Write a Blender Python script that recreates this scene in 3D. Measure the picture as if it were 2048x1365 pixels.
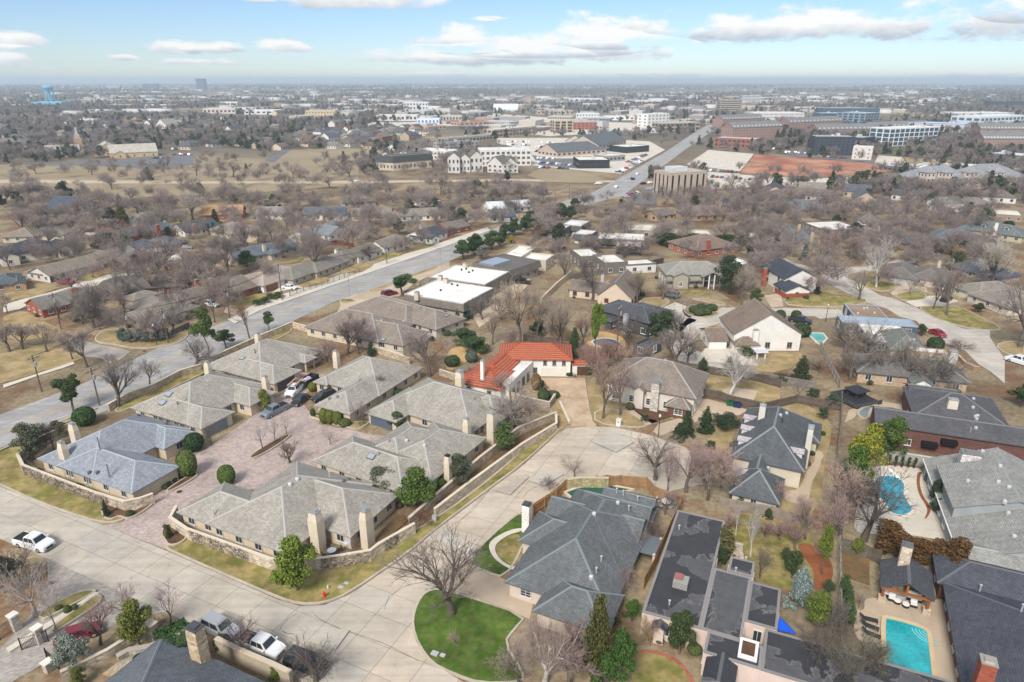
# Aerial view over a winter suburb: procedural Blender scene (bpy 4.5)
import bpy,math,random
import numpy as np
from mathutils import Vector,Matrix

for o in list(bpy.data.objects):bpy.data.objects.remove(o,do_unlink=True)
SC=bpy.context.scene
COL=SC.collection
R=math.radians

# ---------------------------------------------------------------- camera
cam=bpy.data.cameras.new("camera");cam.lens=23.994;cam.sensor_width=36.0
cam.clip_start=0.5;cam.clip_end=90000.0
camo=bpy.data.objects.new("camera",cam);COL.objects.link(camo)
camo.location=(0,0,60.0);camo.rotation_euler=(R(90-20.946),0,0)
SC.camera=camo

# ---------------------------------------------------------------- sun, sky, exposure
SUN_EL,SUN_AZ=44.0,205.0          # azimuth clockwise from +Y
sun=bpy.data.lights.new("sun",'SUN');sun.energy=2.5;sun.angle=R(18.0);sun.color=(1.0,0.945,0.875)
suno=bpy.data.objects.new("sun",sun);COL.objects.link(suno)
az=R(SUN_AZ)
sd=Vector((math.sin(az)*math.cos(R(SUN_EL)),math.cos(az)*math.cos(R(SUN_EL)),math.sin(R(SUN_EL))))
suno.rotation_euler=sd.to_track_quat('Z','Y').to_euler()
suno.location=(0,0,300)

W=bpy.data.worlds.new("World");SC.world=W;W.use_nodes=True
nt=W.node_tree;nt.nodes.clear()
def N(t,**k):
 n=nt.nodes.new(t)
 for a,b in k.items():setattr(n,a,b)
 return n
def L(a,b):nt.links.new(a,b)
def val(x,sock):
 if hasattr(x,'links') or hasattr(x,'is_linked'):L(x,sock)
 else:sock.default_value=x
def mth(op,a,b=0.0,c=0.0):
 n=N('ShaderNodeMath',operation=op)
 for i,v in enumerate((a,b,c)):
  val(v,n.inputs[i])
 return n.outputs[0]
out=N('ShaderNodeOutputWorld')
sky=N('ShaderNodeTexSky',sky_type='NISHITA');sky.sun_disc=False
sky.sun_elevation=R(SUN_EL);sky.sun_rotation=R(SUN_AZ);sky.air_density=1.0;sky.dust_density=0.1;sky.ozone_density=2.0
bg1=N('ShaderNodeBackground');bg1.inputs['Strength'].default_value=0.07
skm=N('ShaderNodeMix',data_type='RGBA',blend_type='MULTIPLY');skm.inputs[0].default_value=1.0;skm.inputs[7].default_value=(0.74,0.87,1.12,1)
L(sky.outputs[0],skm.inputs[6]);L(skm.outputs[2],bg1.inputs['Color'])
tc=N('ShaderNodeTexCoord');sx=N('ShaderNodeSeparateXYZ');L(tc.outputs['Generated'],sx.inputs[0])
dx,dy,dz=sx.outputs
azn=mth('ARCTAN2',dx,dy)                       # radians, 0 = +Y
hyp=mth('SQRT',mth('ADD',mth('MULTIPLY',dx,dx),mth('MULTIPLY',dy,dy)))
eln=mth('ARCTAN2',dz,hyp)
# noise that warps the cloud outlines (in direction space, stretched towards the horizon)
cmb=N('ShaderNodeCombineXYZ');L(azn,cmb.inputs[0]);L(mth('MULTIPLY',eln,2.2),cmb.inputs[1])
nz=N('ShaderNodeTexNoise');nz.inputs['Scale'].default_value=17.0;nz.inputs['Detail'].default_value=10.0;nz.inputs['Roughness'].default_value=0.62
L(cmb.outputs[0],nz.inputs['Vector'])
wob=mth('MULTIPLY',mth('SUBTRACT',nz.outputs[0],0.5),3.4)
CLOUDS=[(-.063,.0488,.0528,.0183),(.0377,.0427,.1051,.0169),(.1369,.0581,.0736,.0224),(.105,.0326,.1038,.0169),(-.1173,.0264,.0777,.0116),(-.0163,.0253,.0853,.014),(.2837,.0563,.0666,.0189),(.3671,.0593,.0884,.0239),(.4567,.057,.0603,.0217),(.571,.0616,.0549,.0266),(.5997,.0762,.0369,.0196),(-.1978,.0927,.0912,.0129),(-.3176,.0921,.0264,.0049),(-.4294,.0343,.0344,.0099),(-.3721,.0358,.0311,.0079),(-.2999,.0379,.0405,.0089),(-.591,.0396,.0424,.0115),(-.5978,.0188,.0297,.0117),(-.4827,.0241,.018,.0042),(-.4062,.0204,.0428,.005),(-.0259,.0755,.0251,.0045),(.1862,.0063,.1016,.0047),(.5685,.0054,.0493,.006),(-.098,.0063,.0427,.004)]
best=None;shade=None
for (ca,ce,ra,re) in CLOUDS:
 u=mth('DIVIDE',mth('SUBTRACT',azn,ca),ra)
 v=mth('DIVIDE',mth('SUBTRACT',eln,ce),re)
 dn=mth('COMPARE',v,-50.0,50.0)            # 1 below the cloud's axis: flat base
 vv=mth('MULTIPLY',v,mth('ADD',1.0,mth('MULTIPLY',dn,0.7)))
 d=mth('SQRT',mth('ADD',mth('MULTIPLY',u,u),mth('MULTIPLY',vv,vv)))
 m=mth('SUBTRACT',1.0,d)
 best=m if best is None else mth('SMOOTH_MAX',best,m,0.15)
 s=mth('MULTIPLY',v,mth('GREATER_THAN',m,-0.6))
 shade=s if shade is None else mth('ADD',shade,s)
# broken clouds over the unseen sky, cover raised to whiten the ambient light
n2=N('ShaderNodeTexNoise');n2.inputs['Scale'].default_value=3.2;n2.inputs['Detail'].default_value=6.0
pl=N('ShaderNodeCombineXYZ');zz=mth('MAXIMUM',dz,0.08)
L(mth('DIVIDE',dx,zz),pl.inputs[0]);L(mth('DIVIDE',dy,zz),pl.inputs[1]);L(pl.outputs[0],n2.inputs['Vector'])
n2.inputs['Scale'].default_value=0.55
hi=N('ShaderNodeMapRange');hi.inputs[1].default_value=0.2;hi.inputs[2].default_value=0.4;L(dz,hi.inputs[0])
gen=mth('MULTIPLY',mth('SUBTRACT',n2.outputs[0],0.40),mth('MULTIPLY',hi.outputs[0],3.0))
m_in=mth('ADD',best,wob)
den=N('ShaderNodeMapRange');den.interpolation_type='SMOOTHSTEP';den.inputs[1].default_value=-0.2;den.inputs[2].default_value=0.5;L(m_in,den.inputs[0])
den2=N('ShaderNodeMapRange');den2.inputs[1].default_value=0.0;den2.inputs[2].default_value=0.35;L(gen,den2.inputs[0])
dens=mth('MAXIMUM',den.outputs[0],den2.outputs[0])
dens=mth('MULTIPLY',dens,0.96)
# cloud brightness: white tops, grey bases
nz3=N('ShaderNodeTexNoise');nz3.inputs['Scale'].default_value=40.0;nz3.inputs['Detail'].default_value=5.0;L(cmb.outputs[0],nz3.inputs['Vector'])
sh=mth('ADD',mth('MULTIPLY',shade,0.9),mth('MULTIPLY',mth('SUBTRACT',nz3.outputs[0],0.5),1.3))
cr=N('ShaderNodeValToRGB');cr.color_ramp.elements[0].position=0.0;cr.color_ramp.elements[0].color=(0.52,0.58,0.66,1)
cr.color_ramp.elements[1].position=1.0;cr.color_ramp.elements[1].color=(1.0,0.99,0.97,1)
rg=N('ShaderNodeMapRange');rg.inputs[1].default_value=-0.7;rg.inputs[2].default_value=0.45;L(sh,rg.inputs[0]);L(rg.outputs[0],cr.inputs[0])
bg2=N('ShaderNodeBackground');bg2.inputs['Strength'].default_value=0.60;L(cr.outputs[0],bg2.inputs['Color'])
mx=N('ShaderNodeMixShader');L(dens,mx.inputs[0]);L(bg1.outputs[0],mx.inputs[1]);L(bg2.outputs[0],mx.inputs[2])
L(mx.outputs[0],out.inputs['Surface'])

SC.view_settings.view_transform='Standard';SC.view_settings.look='None'
SC.view_settings.gamma=1.0;SC.view_settings.exposure=0.80;SC.view_settings.use_curve_mapping=False
SC.render.engine='CYCLES'
SC.cycles.use_denoising=True
SC.cycles.max_bounces=4;SC.cycles.diffuse_bounces=2;SC.cycles.glossy_bounces=2
SC.cycles.transmission_bounces=2;SC.cycles.volume_bounces=1;SC.cycles.transparent_max_bounces=4
SC.cycles.caustics_reflective=False;SC.cycles.caustics_refractive=False
# ---------------------------------------------------------------- materials
MATS={}
def newmat(name,rough=0.85,spec=0.25):
 m=bpy.data.materials.new(name);m.use_nodes=True
 t=m.node_tree;b=t.nodes['Principled BSDF']
 b.inputs['Roughness'].default_value=rough;b.inputs['Specular IOR Level'].default_value=spec
 MATS[name]=m
 return m,t,b
def nd(t,ty,**k):
 n=t.nodes.new(ty)
 for a,v in k.items():setattr(n,a,v)
 return n
def setin(t,sock,v):
 if isinstance(v,bpy.types.NodeSocket):t.links.new(v,sock)
 else:sock.default_value=v
def nmath(t,op,a,b=0.0):
 n=nd(t,'ShaderNodeMath',operation=op);setin(t,n.inputs[0],a);setin(t,n.inputs[1],b);return n.outputs[0]
def noise(t,scale,detail=4,vec=None,rough=0.55,dist=0.0):
 n=nd(t,'ShaderNodeTexNoise');n.inputs['Scale'].default_value=scale;n.inputs['Detail'].default_value=detail
 n.inputs['Roughness'].default_value=rough;n.inputs['Distortion'].default_value=dist
 if vec is not None:t.links.new(vec,n.inputs['Vector'])
 return n.outputs['Fac']
def rng(t,x,a,b,c,d):
 n=nd(t,'ShaderNodeMapRange');t.links.new(x,n.inputs[0])
 for i,v in enumerate((a,b,c,d)):n.inputs[1+i].default_value=v
 return n.outputs[0]
def mixc(t,f,a,b,mode='MIX'):
 n=nd(t,'ShaderNodeMix',data_type='RGBA',blend_type=mode)
 setin(t,n.inputs[0],f)
 for s,v in ((n.inputs[6],a),(n.inputs[7],b)):
  if isinstance(v,bpy.types.NodeSocket):t.links.new(v,s)
  else:s.default_value=(*v,1) if len(v)==3 else v
 return n.outputs[2]
def bump(t,b,h,strength=0.4,dist=0.02):
 n=nd(t,'ShaderNodeBump');n.inputs['Strength'].default_value=strength;n.inputs['Distance'].default_value=dist
 t.links.new(h,n.inputs['Height']);t.links.new(n.outputs[0],b.inputs['Normal'])
def geo_pos(t):return nd(t,'ShaderNodeNewGeometry').outputs['Position']
def obj_col(t):return nd(t,'ShaderNodeObjectInfo').outputs['Color']
def obj_rnd(t):return nd(t,'ShaderNodeObjectInfo').outputs['Random']
def scale_col(t,col,f):
 n=nd(t,'ShaderNodeVectorMath',operation='SCALE')
 setin(t,n.inputs[0],col);setin(t,n.inputs[3],f);return n.outputs[0]

def mottled(name,col,amp=0.25,s1=0.15,s2=3.0,rough=0.9,b=0.0,col2=None,s3=0.5,spec=0.2):
 """plain rough surface in two scales of blotches; col None = object colour"""
 m,t,bs=newmat(name,rough,spec);p=geo_pos(t)
 base=obj_col(t) if col is None else None
 n1=noise(t,s1,5,p);n2=noise(t,s2,4,p)
 f=nmath(t,'ADD',rng(t,n1,0.3,0.7,1-amp,1+amp),rng(t,n2,0.25,0.75,-amp*0.6,amp*0.6))
 if base is None:
  if col2 is not None:c=mixc(t,rng(t,noise(t,s3,6,p,0.6),0.42,0.58,0,1),col,col2)
  else:
   r=nd(t,'ShaderNodeRGB');r.outputs[0].default_value=(*col,1);c=r.outputs[0]
 else:c=base
 t.links.new(scale_col(t,c,f),bs.inputs['Base Color'])
 if b:bump(t,bs,n2,b,0.03)
 return m

def uvn(t):return nd(t,'ShaderNodeUVMap').outputs[0]
def shingle(name,bw=0.42,rh=0.26,amp=0.15,rough=0.92,streak=True):
 m,t,bs=newmat(name,rough,0.15);uv=uvn(t);p=geo_pos(t)
 br=nd(t,'ShaderNodeTexBrick');t.links.new(uv,br.inputs['Vector'])
 br.inputs['Scale'].default_value=1.0;br.inputs['Brick Width'].default_value=bw;br.inputs['Row Height'].default_value=rh
 br.inputs['Mortar Size'].default_value=0.022;br.inputs['Mortar Smooth'].default_value=0.3;br.offset=0.5
 br.inputs['Color1'].default_value=(1-amp,1-amp,1-amp,1);br.inputs['Color2'].default_value=(1+amp,1+amp,1+amp,1)
 br.inputs['Mortar'].default_value=(0.55,0.55,0.55,1)
 n1=noise(t,0.35,5,p);n2=noise(t,2.2,5,p)
 f=nmath(t,'MULTIPLY',rng(t,n1,0.3,0.7,0.88,1.1),rng(t,n2,0.3,0.7,0.92,1.08))
 mp=nd(t,'ShaderNodeMapping');mp.inputs['Scale'].default_value=(1.4,0.12,1);t.links.new(uv,mp.inputs[0])
 f=nmath(t,'MULTIPLY',f,rng(t,noise(t,1.0,4,mp.outputs[0],0.6),0.35,0.65,0.91,1.07))
 c=mixc(t,1.0,scale_col(t,obj_col(t),f),br.outputs['Color'],'MULTIPLY')
 t.links.new(c,bs.inputs['Base Color']);bump(t,bs,br.outputs['Fac'],-0.5,0.03)
 return m
def brickm(name,bw=0.28,rh=0.1,amp=0.3,mortar=1.25):
 m,t,bs=newmat(name,0.9,0.15);uv=uvn(t);p=geo_pos(t)
 br=nd(t,'ShaderNodeTexBrick');t.links.new(uv,br.inputs['Vector'])
 br.inputs['Scale'].default_value=1.0;br.inputs['Brick Width'].default_value=bw;br.inputs['Row Height'].default_value=rh
 br.inputs['Mortar Size'].default_value=0.012
 br.inputs['Color1'].default_value=(1-amp,)*3+(1,);br.inputs['Color2'].default_value=(1+amp,)*3+(1,);br.inputs['Mortar'].default_value=(mortar,)*3+(1,)
 n1=noise(t,0.6,5,p)
 c=mixc(t,1.0,scale_col(t,obj_col(t),rng(t,n1,0.3,0.7,0.85,1.15)),br.outputs['Color'],'MULTIPLY')
 t.links.new(c,bs.inputs['Base Color']);bump(t,bs,br.outputs['Fac'],-0.4,0.02)
 return m
def stonem(name,sc=2.2,dark=0.45):
 m,t,bs=newmat(name,0.9,0.15);uv=uvn(t)
 mp=nd(t,'ShaderNodeMapping');mp.inputs['Scale'].default_value=(sc,sc*1.7,1);t.links.new(uv,mp.inputs[0])
 v=nd(t,'ShaderNodeTexVoronoi',feature='F1');t.links.new(mp.outputs[0],v.inputs['Vector']);v.inputs['Scale'].default_value=1.0
 e=nd(t,'ShaderNodeTexVoronoi',feature='DISTANCE_TO_EDGE');t.links.new(mp.outputs[0],e.inputs['Vector']);e.inputs['Scale'].default_value=1.0
 sp=nd(t,'ShaderNodeSeparateColor');t.links.new(v.outputs['Color'],sp.inputs[0])
 f=nmath(t,'MULTIPLY',rng(t,sp.outputs[0],0,1,0.72,1.25),rng(t,e.outputs[0],0.0,0.09,dark,1.0))
 t.links.new(scale_col(t,obj_col(t),f),bs.inputs['Base Color']);bump(t,bs,e.outputs[0],0.5,0.04)
 return m

mottled('stucco',None,0.07,0.5,2.5,0.9,0.1)
mottled('paint',None,0.05,0.4,3.0,0.6,0.0)
mottled('membrane',None,0.16,0.22,1.3,0.75,0.0)
shingle('shingle');shingle('far_shingle',1.2,0.7,0.15)
brickm('brick');stonem('stone');stonem('ledge_stone',1.6,0.6)
m,t,bs=newmat('clay_tile',0.75,0.3);uv=uvn(t)
wv=nd(t,'ShaderNodeTexWave',wave_type='BANDS',bands_direction='Y');t.links.new(uv,wv.inputs['Vector']);wv.inputs['Scale'].default_value=0.5
wv.inputs['Distortion'].default_value=0.0
w2=nd(t,'ShaderNodeTexWave',wave_type='BANDS',bands_direction='X');t.links.new(uv,w2.inputs['Vector']);w2.inputs['Scale'].default_value=1.1
f=nmath(t,'MULTIPLY',rng(t,wv.outputs['Fac'],0,0.6,0.5,1.08),rng(t,noise(t,2.0,4,geo_pos(t)),0.3,0.7,0.85,1.15))
t.links.new(scale_col(t,obj_col(t),f),bs.inputs['Base Color'])
bump(t,bs,nmath(t,'ADD',w2.outputs['Fac'],nmath(t,'MULTIPLY',wv.outputs['Fac'],2.0)),0.5,0.05)
# ponding flat roof: wet dark puddle stains on grey membrane
m,t,bs=newmat('stained_membrane',0.7,0.35);p=geo_pos(t)
n1=noise(t,0.16,6,p,0.55,0.6);f1=rng(t,n1,0.475,0.485,0,1)
n2=rng(t,noise(t,1.1,5,p),0.3,0.7,0.85,1.15)
c=mixc(t,f1,(0.038,0.039,0.044),(0.085,0.085,0.09))
edge=nmath(t,'SUBTRACT',1.0,rng(t,nmath(t,'ABSOLUTE',nmath(t,'SUBTRACT',n1,0.486)),0.0,0.012,0,1))
c=mixc(t,nmath(t,'MULTIPLY',edge,0.45),c,(0.22,0.21,0.20))
t.links.new(scale_col(t,c,n2),bs.inputs['Base Color']);t.links.new(rng(t,f1,0,1,0.35,0.85),bs.inputs['Roughness'])

mottled('dry_lawn',(0.36,0.265,0.14),0.22,0.25,1.3,0.95,0.4,(0.26,0.205,0.095),0.3)
mottled('park_grass',(0.33,0.265,0.17),0.15,0.02,0.3,0.95,0.1,(0.25,0.20,0.125),0.02)
mottled('mixed_lawn',(0.175,0.165,0.045),0.28,0.25,1.2,0.95,0.5,(0.30,0.235,0.10),0.45)
mottled('green_lawn',(0.058,0.112,0.014),0.38,0.25,1.2,0.95,0.6,(0.095,0.125,0.03),0.9)
mottled('mulch',(0.11,0.062,0.035),0.3,0.5,5.0,0.95,0.6)
mottled('red_mulch',(0.23,0.085,0.035),0.3,0.5,5.0,0.95,0.6)
mottled('leaf_litter',(0.20,0.12,0.055),0.3,0.3,4.0,0.95,0.5,(0.12,0.085,0.045),0.6)
mottled('red_dirt',(0.33,0.115,0.065),0.3,0.03,0.3,0.95,0.2,(0.40,0.22,0.14),0.05)
mottled('gravel',(0.42,0.36,0.27),0.35,2.0,9.0,0.95,0.7)
mottled('sand',(0.50,0.33,0.15),0.15,0.4,4.0,0.95,0.2)
m,t,bs=newmat('concrete',0.85,0.2);p=geo_pos(t)      # slabs: blotches, tyre-worn streaks along and across the streets
f=nmath(t,'ADD',rng(t,noise(t,0.16,5,p),0.3,0.7,0.86,1.12),rng(t,noise(t,0.9,5,p),0.25,0.75,-0.09,0.09))
for rz_ in (24.5,-65.5):
 mp=nd(t,'ShaderNodeMapping');mp.inputs['Rotation'].default_value=(0,0,R(rz_));mp.inputs['Scale'].default_value=(0.035,0.9,1);t.links.new(p,mp.inputs[0])
 f=nmath(t,'MULTIPLY',f,rng(t,noise(t,1.0,4,mp.outputs[0],0.6),0.35,0.65,0.92,1.06))
f=nmath(t,'MULTIPLY',f,rng(t,noise(t,0.5,3,p,0.5,2.0),0.66,0.72,1.0,0.86))
t.links.new(scale_col(t,obj_col(t),f),bs.inputs['Base Color'])
mottled('kerb_concrete',(0.44,0.385,0.31),0.18,0.3,3.0,0.9)
mottled('drive_concrete',(0.50,0.40,0.295),0.12,0.12,1.2,0.88,0.05,(0.43,0.34,0.25),0.15)
mottled('pale_concrete',(0.56,0.51,0.43),0.10,0.15,1.2,0.88)
mottled('rust_concrete',(0.43,0.30,0.19),0.18,0.2,1.0,0.88,0.0,(0.49,0.38,0.27),0.3)
mottled('asphalt',(0.15,0.15,0.155),0.14,0.05,1.5,0.9)
mottled('joint',(0.16,0.135,0.105),0.2,0.4,3.0,0.95)
mottled('crack',(0.07,0.06,0.05),0.2,0.4,3.0,0.95)
mottled('wood',None,0.22,1.2,6.0,0.85,0.2)
mottled('bark',None,0.25,1.0,8.0,0.95,0.4)
mottled('rock',None,0.3,0.8,4.0,0.95,0.6)
m,t,bs=newmat('pavers',0.85,0.2);p=geo_pos(t)
mp=nd(t,'ShaderNodeMapping');mp.inputs['Rotation'].default_value=(0,0,R(-24.5));t.links.new(p,mp.inputs[0])
br=nd(t,'ShaderNodeTexBrick');t.links.new(mp.outputs[0],br.inputs['Vector']);br.inputs['Scale'].default_value=1.0
br.inputs['Brick Width'].default_value=0.42;br.inputs['Row Height'].default_value=0.21;br.inputs['Mortar Size'].default_value=0.012
br.inputs['Color1'].default_value=(0.8,)*3+(1,);br.inputs['Color2'].default_value=(1.2,)*3+(1,);br.inputs['Mortar'].default_value=(0.7,)*3+(1,)
f=nmath(t,'MULTIPLY',rng(t,noise(t,0.12,6,p,0.6),0.3,0.7,0.86,1.12),rng(t,noise(t,0.9,5,p),0.3,0.7,0.88,1.12))
# damp streaks where the courtyard drains
st=rng(t,noise(t,0.07,5,p,0.5,1.5),0.60,0.66,1.0,0.72)
t.links.new(mixc(t,1.0,scale_col(t,obj_col(t),nmath(t,'MULTIPLY',f,st)),br.outputs['Color'],'MULTIPLY'),bs.inputs['Base Color'])
m,t,bs=newmat('glass',0.08,0.6)
t.links.new(scale_col(t,obj_col(t),1.0),bs.inputs['Base Color'])
m,t,bs=newmat('car_paint',0.28,0.5);t.links.new(obj_col(t),bs.inputs['Base Color']);bs.inputs['Coat Weight'].default_value=0.4;bs.inputs['Coat Roughness'].default_value=0.1
m,t,bs=newmat('metal',0.45,0.5);bs.inputs['Metallic'].default_value=0.6;t.links.new(obj_col(t),bs.inputs['Base Color'])
m,t,bs=newmat('rubber',0.8,0.3);bs.inputs['Base Color'].default_value=(0.018,0.018,0.018,1)
m,t,bs=newmat('lamp_lens',0.2,0.5);t.links.new(obj_col(t),bs.inputs['Base Color'])
m,t,bs=newmat('pool_water',0.06,0.5);p=geo_pos(t)
nw=noise(t,2.2,4,p,0.5,1.2);t.links.new(scale_col(t,obj_col(t),nmath(t,'MULTIPLY',rng(t,noise(t,0.3,3,p),0.3,0.7,0.72,1.2),rng(t,nw,0.35,0.65,0.85,1.15))),bs.inputs['Base Color']);bump(t,bs,nw,0.5,0.06)
def leafm(name,amp=0.45):
 m,t,bs=newmat(name,0.7,0.25)
 isl=nd(t,'ShaderNodeNewGeometry').outputs['Random Per Island']
 tc=nd(t,'ShaderNodeTexCoord').outputs['Object']
 f=nmath(t,'MULTIPLY',rng(t,isl,0,1,1-amp,1+amp),rng(t,noise(t,1.1,3,tc),0.3,0.7,0.8,1.2))
 t.links.new(scale_col(t,obj_col(t),f),bs.inputs['Base Color'])
 return m
leafm('leaf');leafm('twig',0.3)
# ---------------------------------------------------------------- object helpers
def mat(n):return MATS[n]
def link(o,parent=None):
 COL.objects.link(o)
 if parent is not None:o.parent=parent
 return o
def tag(o,label=None,cat=None,group=None,kind=None):
 if label:o['label']=label
 if cat:o['category']=cat
 if group:o['group']=group
 if kind:o['kind']=kind
 return o
def empty(name,loc=(0,0,0),rz=0.0,scale=1.0):
 o=bpy.data.objects.new(name,None);o.empty_display_size=0.5
 o.location=loc;o.rotation_euler=(0,0,rz);o.scale=(scale,scale,scale) if not hasattr(scale,'__len__') else scale
 return link(o)
class MB:
 """collects polygons with uv and material slots -> one mesh"""
 def __init__(s):s.v=[];s.f=[];s.uv=[];s.m=[]
 def poly(s,pts,uv=None,m=0):
  i=len(s.v);s.v.extend([tuple(p) for p in pts]);s.f.append(tuple(range(i,i+len(pts))))
  s.uv.append(uv if uv is not None else [(p[0],p[1]) for p in pts]);s.m.append(m)
 def wallquad(s,a,b,z0,z1,m=0,u0=0.0):
  l=math.hypot(b[0]-a[0],b[1]-a[1])
  s.poly([(a[0],a[1],z0),(b[0],b[1],z0),(b[0],b[1],z1),(a[0],a[1],z1)],[(u0,z0),(u0+l,z0),(u0+l,z1),(u0,z1)],m)
 def box(s,x0,y0,z0,x1,y1,z1,m=0,bottom=True):
  s.wallquad((x0,y0),(x1,y0),z0,z1,m);s.wallquad((x1,y0),(x1,y1),z0,z1,m)
  s.wallquad((x1,y1),(x0,y1),z0,z1,m);s.wallquad((x0,y1),(x0,y0),z0,z1,m)
  s.poly([(x0,y0,z1),(x1,y0,z1),(x1,y1,z1),(x0,y1,z1)],None,m)
  if bottom:s.poly([(x0,y1,z0),(x1,y1,z0),(x1,y0,z0),(x0,y0,z0)],None,m)
 def frustum(s,x0,y0,z0,x1,y1,z1,tx,ty,m=0):
  a=[(x0,y0,z0),(x1,y0,z0),(x1,y1,z0),(x0,y1,z0)];b=[(x0+tx,y0+ty,z1),(x1-tx,y0+ty,z1),(x1-tx,y1-ty,z1),(x0+tx,y1-ty,z1)]
  for i in range(4):
   j=(i+1) % 4;s.poly([a[i],a[j],b[j],b[i]],[(0,z0),(math.dist(a[i],a[j]),z0),(math.dist(a[i],a[j]),z1),(0,z1)],m)
  s.poly(b,None,m);s.poly(a[::-1],None,m)
 def tube(s,pts,rad,n=6,m=0,cap=True):
  pts=[Vector(p) for p in pts];rings=[]
  for i,p in enumerate(pts):
   d=(pts[min(i+1,len(pts)-1)]-pts[max(i-1,0)]).normalized()
   a=d.orthogonal().normalized();b=d.cross(a)
   r=rad[i] if hasattr(rad,'__len__') else rad
   rings.append([p+(a*math.cos(2*math.pi*k/n)+b*math.sin(2*math.pi*k/n))*r for k in range(n)])
  for i in range(len(rings)-1):
   for k in range(n):
    s.poly([rings[i][k],rings[i][(k+1) % n],rings[i+1][(k+1) % n],rings[i+1][k]],None,m)
  if cap:s.poly(rings[-1],None,m);s.poly(rings[0][::-1],None,m)
 def extrude(s,pts,z0,z1,m=0,ms=None,bottom=False):
  """pts ccw polygon -> prism"""
  n=len(pts);ms=m if ms is None else ms;u=0.0
  for i in range(n):
   a,b=pts[i],pts[(i+1) % n];s.wallquad(a,b,z0,z1,ms,u);u+=math.dist(a,b)
  s.poly([(p[0],p[1],z1) for p in pts],None,m)
  if bottom:s.poly([(p[0],p[1],z0) for p in pts[::-1]],None,m)
 def mesh(s,name,mats):
  me=bpy.data.meshes.new(name);me.from_pydata(s.v,[],s.f)
  for x in mats:me.materials.append(mat(x))
  if len(mats)>1:me.polygons.foreach_set('material_index',s.m)
  uvl=me.uv_layers.new(name='UVMap');flat=[c for f in s.uv for p in f for c in (p[0],p[1])]
  uvl.data.foreach_set('uv',flat);me.update()
  return me
 def build(s,name,mats,parent=None,color=None,loc=None,rz=None):
  if isinstance(mats,str):mats=[mats]
  o=bpy.data.objects.new(name,s.mesh(name,mats))
  if color is not None:o.color=(*color,1)
  if loc is not None:o.location=loc
  if rz is not None:o.rotation_euler=(0,0,rz)
  return link(o,parent)
MESH={}
def shared(key,fn):
 if key not in MESH:MESH[key]=fn()
 return MESH[key]
def put(name,me,parent=None,loc=(0,0,0),rz=0.0,color=None,scale=None):
 o=bpy.data.objects.new(name,me);o.location=loc;o.rotation_euler=(0,0,rz)
 if color is not None:o.color=(*color,1)
 if scale is not None:o.scale=scale
 return link(o,parent)
def area2(pts):return sum(pts[i][0]*pts[(i+1) % len(pts)][1]-pts[(i+1) % len(pts)][0]*pts[i][1] for i in range(len(pts)))
def ccw(pts):return list(pts) if area2(pts)>0 else list(pts)[::-1]
def smooth_closed(pts,it=2):
 for _ in range(it):
  q=[]
  for i in range(len(pts)):
   a,b=pts[i],pts[(i+1) % len(pts)]
   q+=[(0.75*a[0]+0.25*b[0],0.75*a[1]+0.25*b[1]),(0.25*a[0]+0.75*b[0],0.25*a[1]+0.75*b[1])]
  pts=q
 return pts
def smooth_open(pts,it=2):
 for _ in range(it):
  q=[pts[0]]
  for a,b in zip(pts[:-1],pts[1:]):
   q+=[(0.75*a[0]+0.25*b[0],0.75*a[1]+0.25*b[1]),(0.25*a[0]+0.75*b[0],0.25*a[1]+0.75*b[1])]
  pts=q+[pts[-1]]
 return pts
def clip_poly(poly,cell):
 """Sutherland-Hodgman: poly clipped by convex ccw cell"""
 out=poly
 for i in range(len(cell)):
  a,b=cell[i],cell[(i+1) % len(cell)]
  inp,out=out,[]
  sd=lambda p:(b[0]-a[0])*(p[1]-a[1])-(b[1]-a[1])*(p[0]-a[0])
  for j in range(len(inp)):
   p,q=inp[j-1],inp[j];sp,sq=sd(p),sd(q)
   if sp>=0 and sq>=0:out.append(q)
   elif sp>=0 or sq>=0:
    k=sp/(sp-sq);x=(p[0]+k*(q[0]-p[0]),p[1]+k*(q[1]-p[1]))
    out.append(x)
    if sq>=0:out.append(q)
  if len(out)<3:return []
 return out
def strip(pts,w,closed=False):
 """left/right offsets of a polyline"""
 l,r=[],[];n=len(pts)
 for i in range(n):
  a=pts[i-1] if (i>0 or closed) else pts[i];b=pts[(i+1) % n] if (i<n-1 or closed) else pts[i]
  d=(b[0]-a[0],b[1]-a[1]);k=math.hypot(*d) or 1;nx,ny=-d[1]/k,d[0]/k
  l.append((pts[i][0]+nx*w/2,pts[i][1]+ny*w/2));r.append((pts[i][0]-nx*w/2,pts[i][1]-ny*w/2))
 return l,r
def ribbon(mb,pts,w,z0,z1,closed=False,m=0,ms=None):
 l,r=strip(pts,w,closed);n=len(pts);ms=m if ms is None else ms;u=0.0
 for i in range(n if closed else n-1):
  j=(i+1) % n;d=math.dist(pts[i],pts[j])
  mb.poly([(*r[i],z1),(*r[j],z1),(*l[j],z1),(*l[i],z1)],[(u,0),(u+d,0),(u+d,w),(u,w)],m)
  if z1-z0>0.01:
   mb.wallquad(r[i],r[j],z0,z1,ms,u);mb.wallquad(l[j],l[i],z0,z1,ms,u)
  u+=d
 if not closed and z1-z0>0.01:
  mb.wallquad(l[0],r[0],z0,z1,ms);mb.wallquad(r[-1],l[-1],z0,z1,ms)
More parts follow.
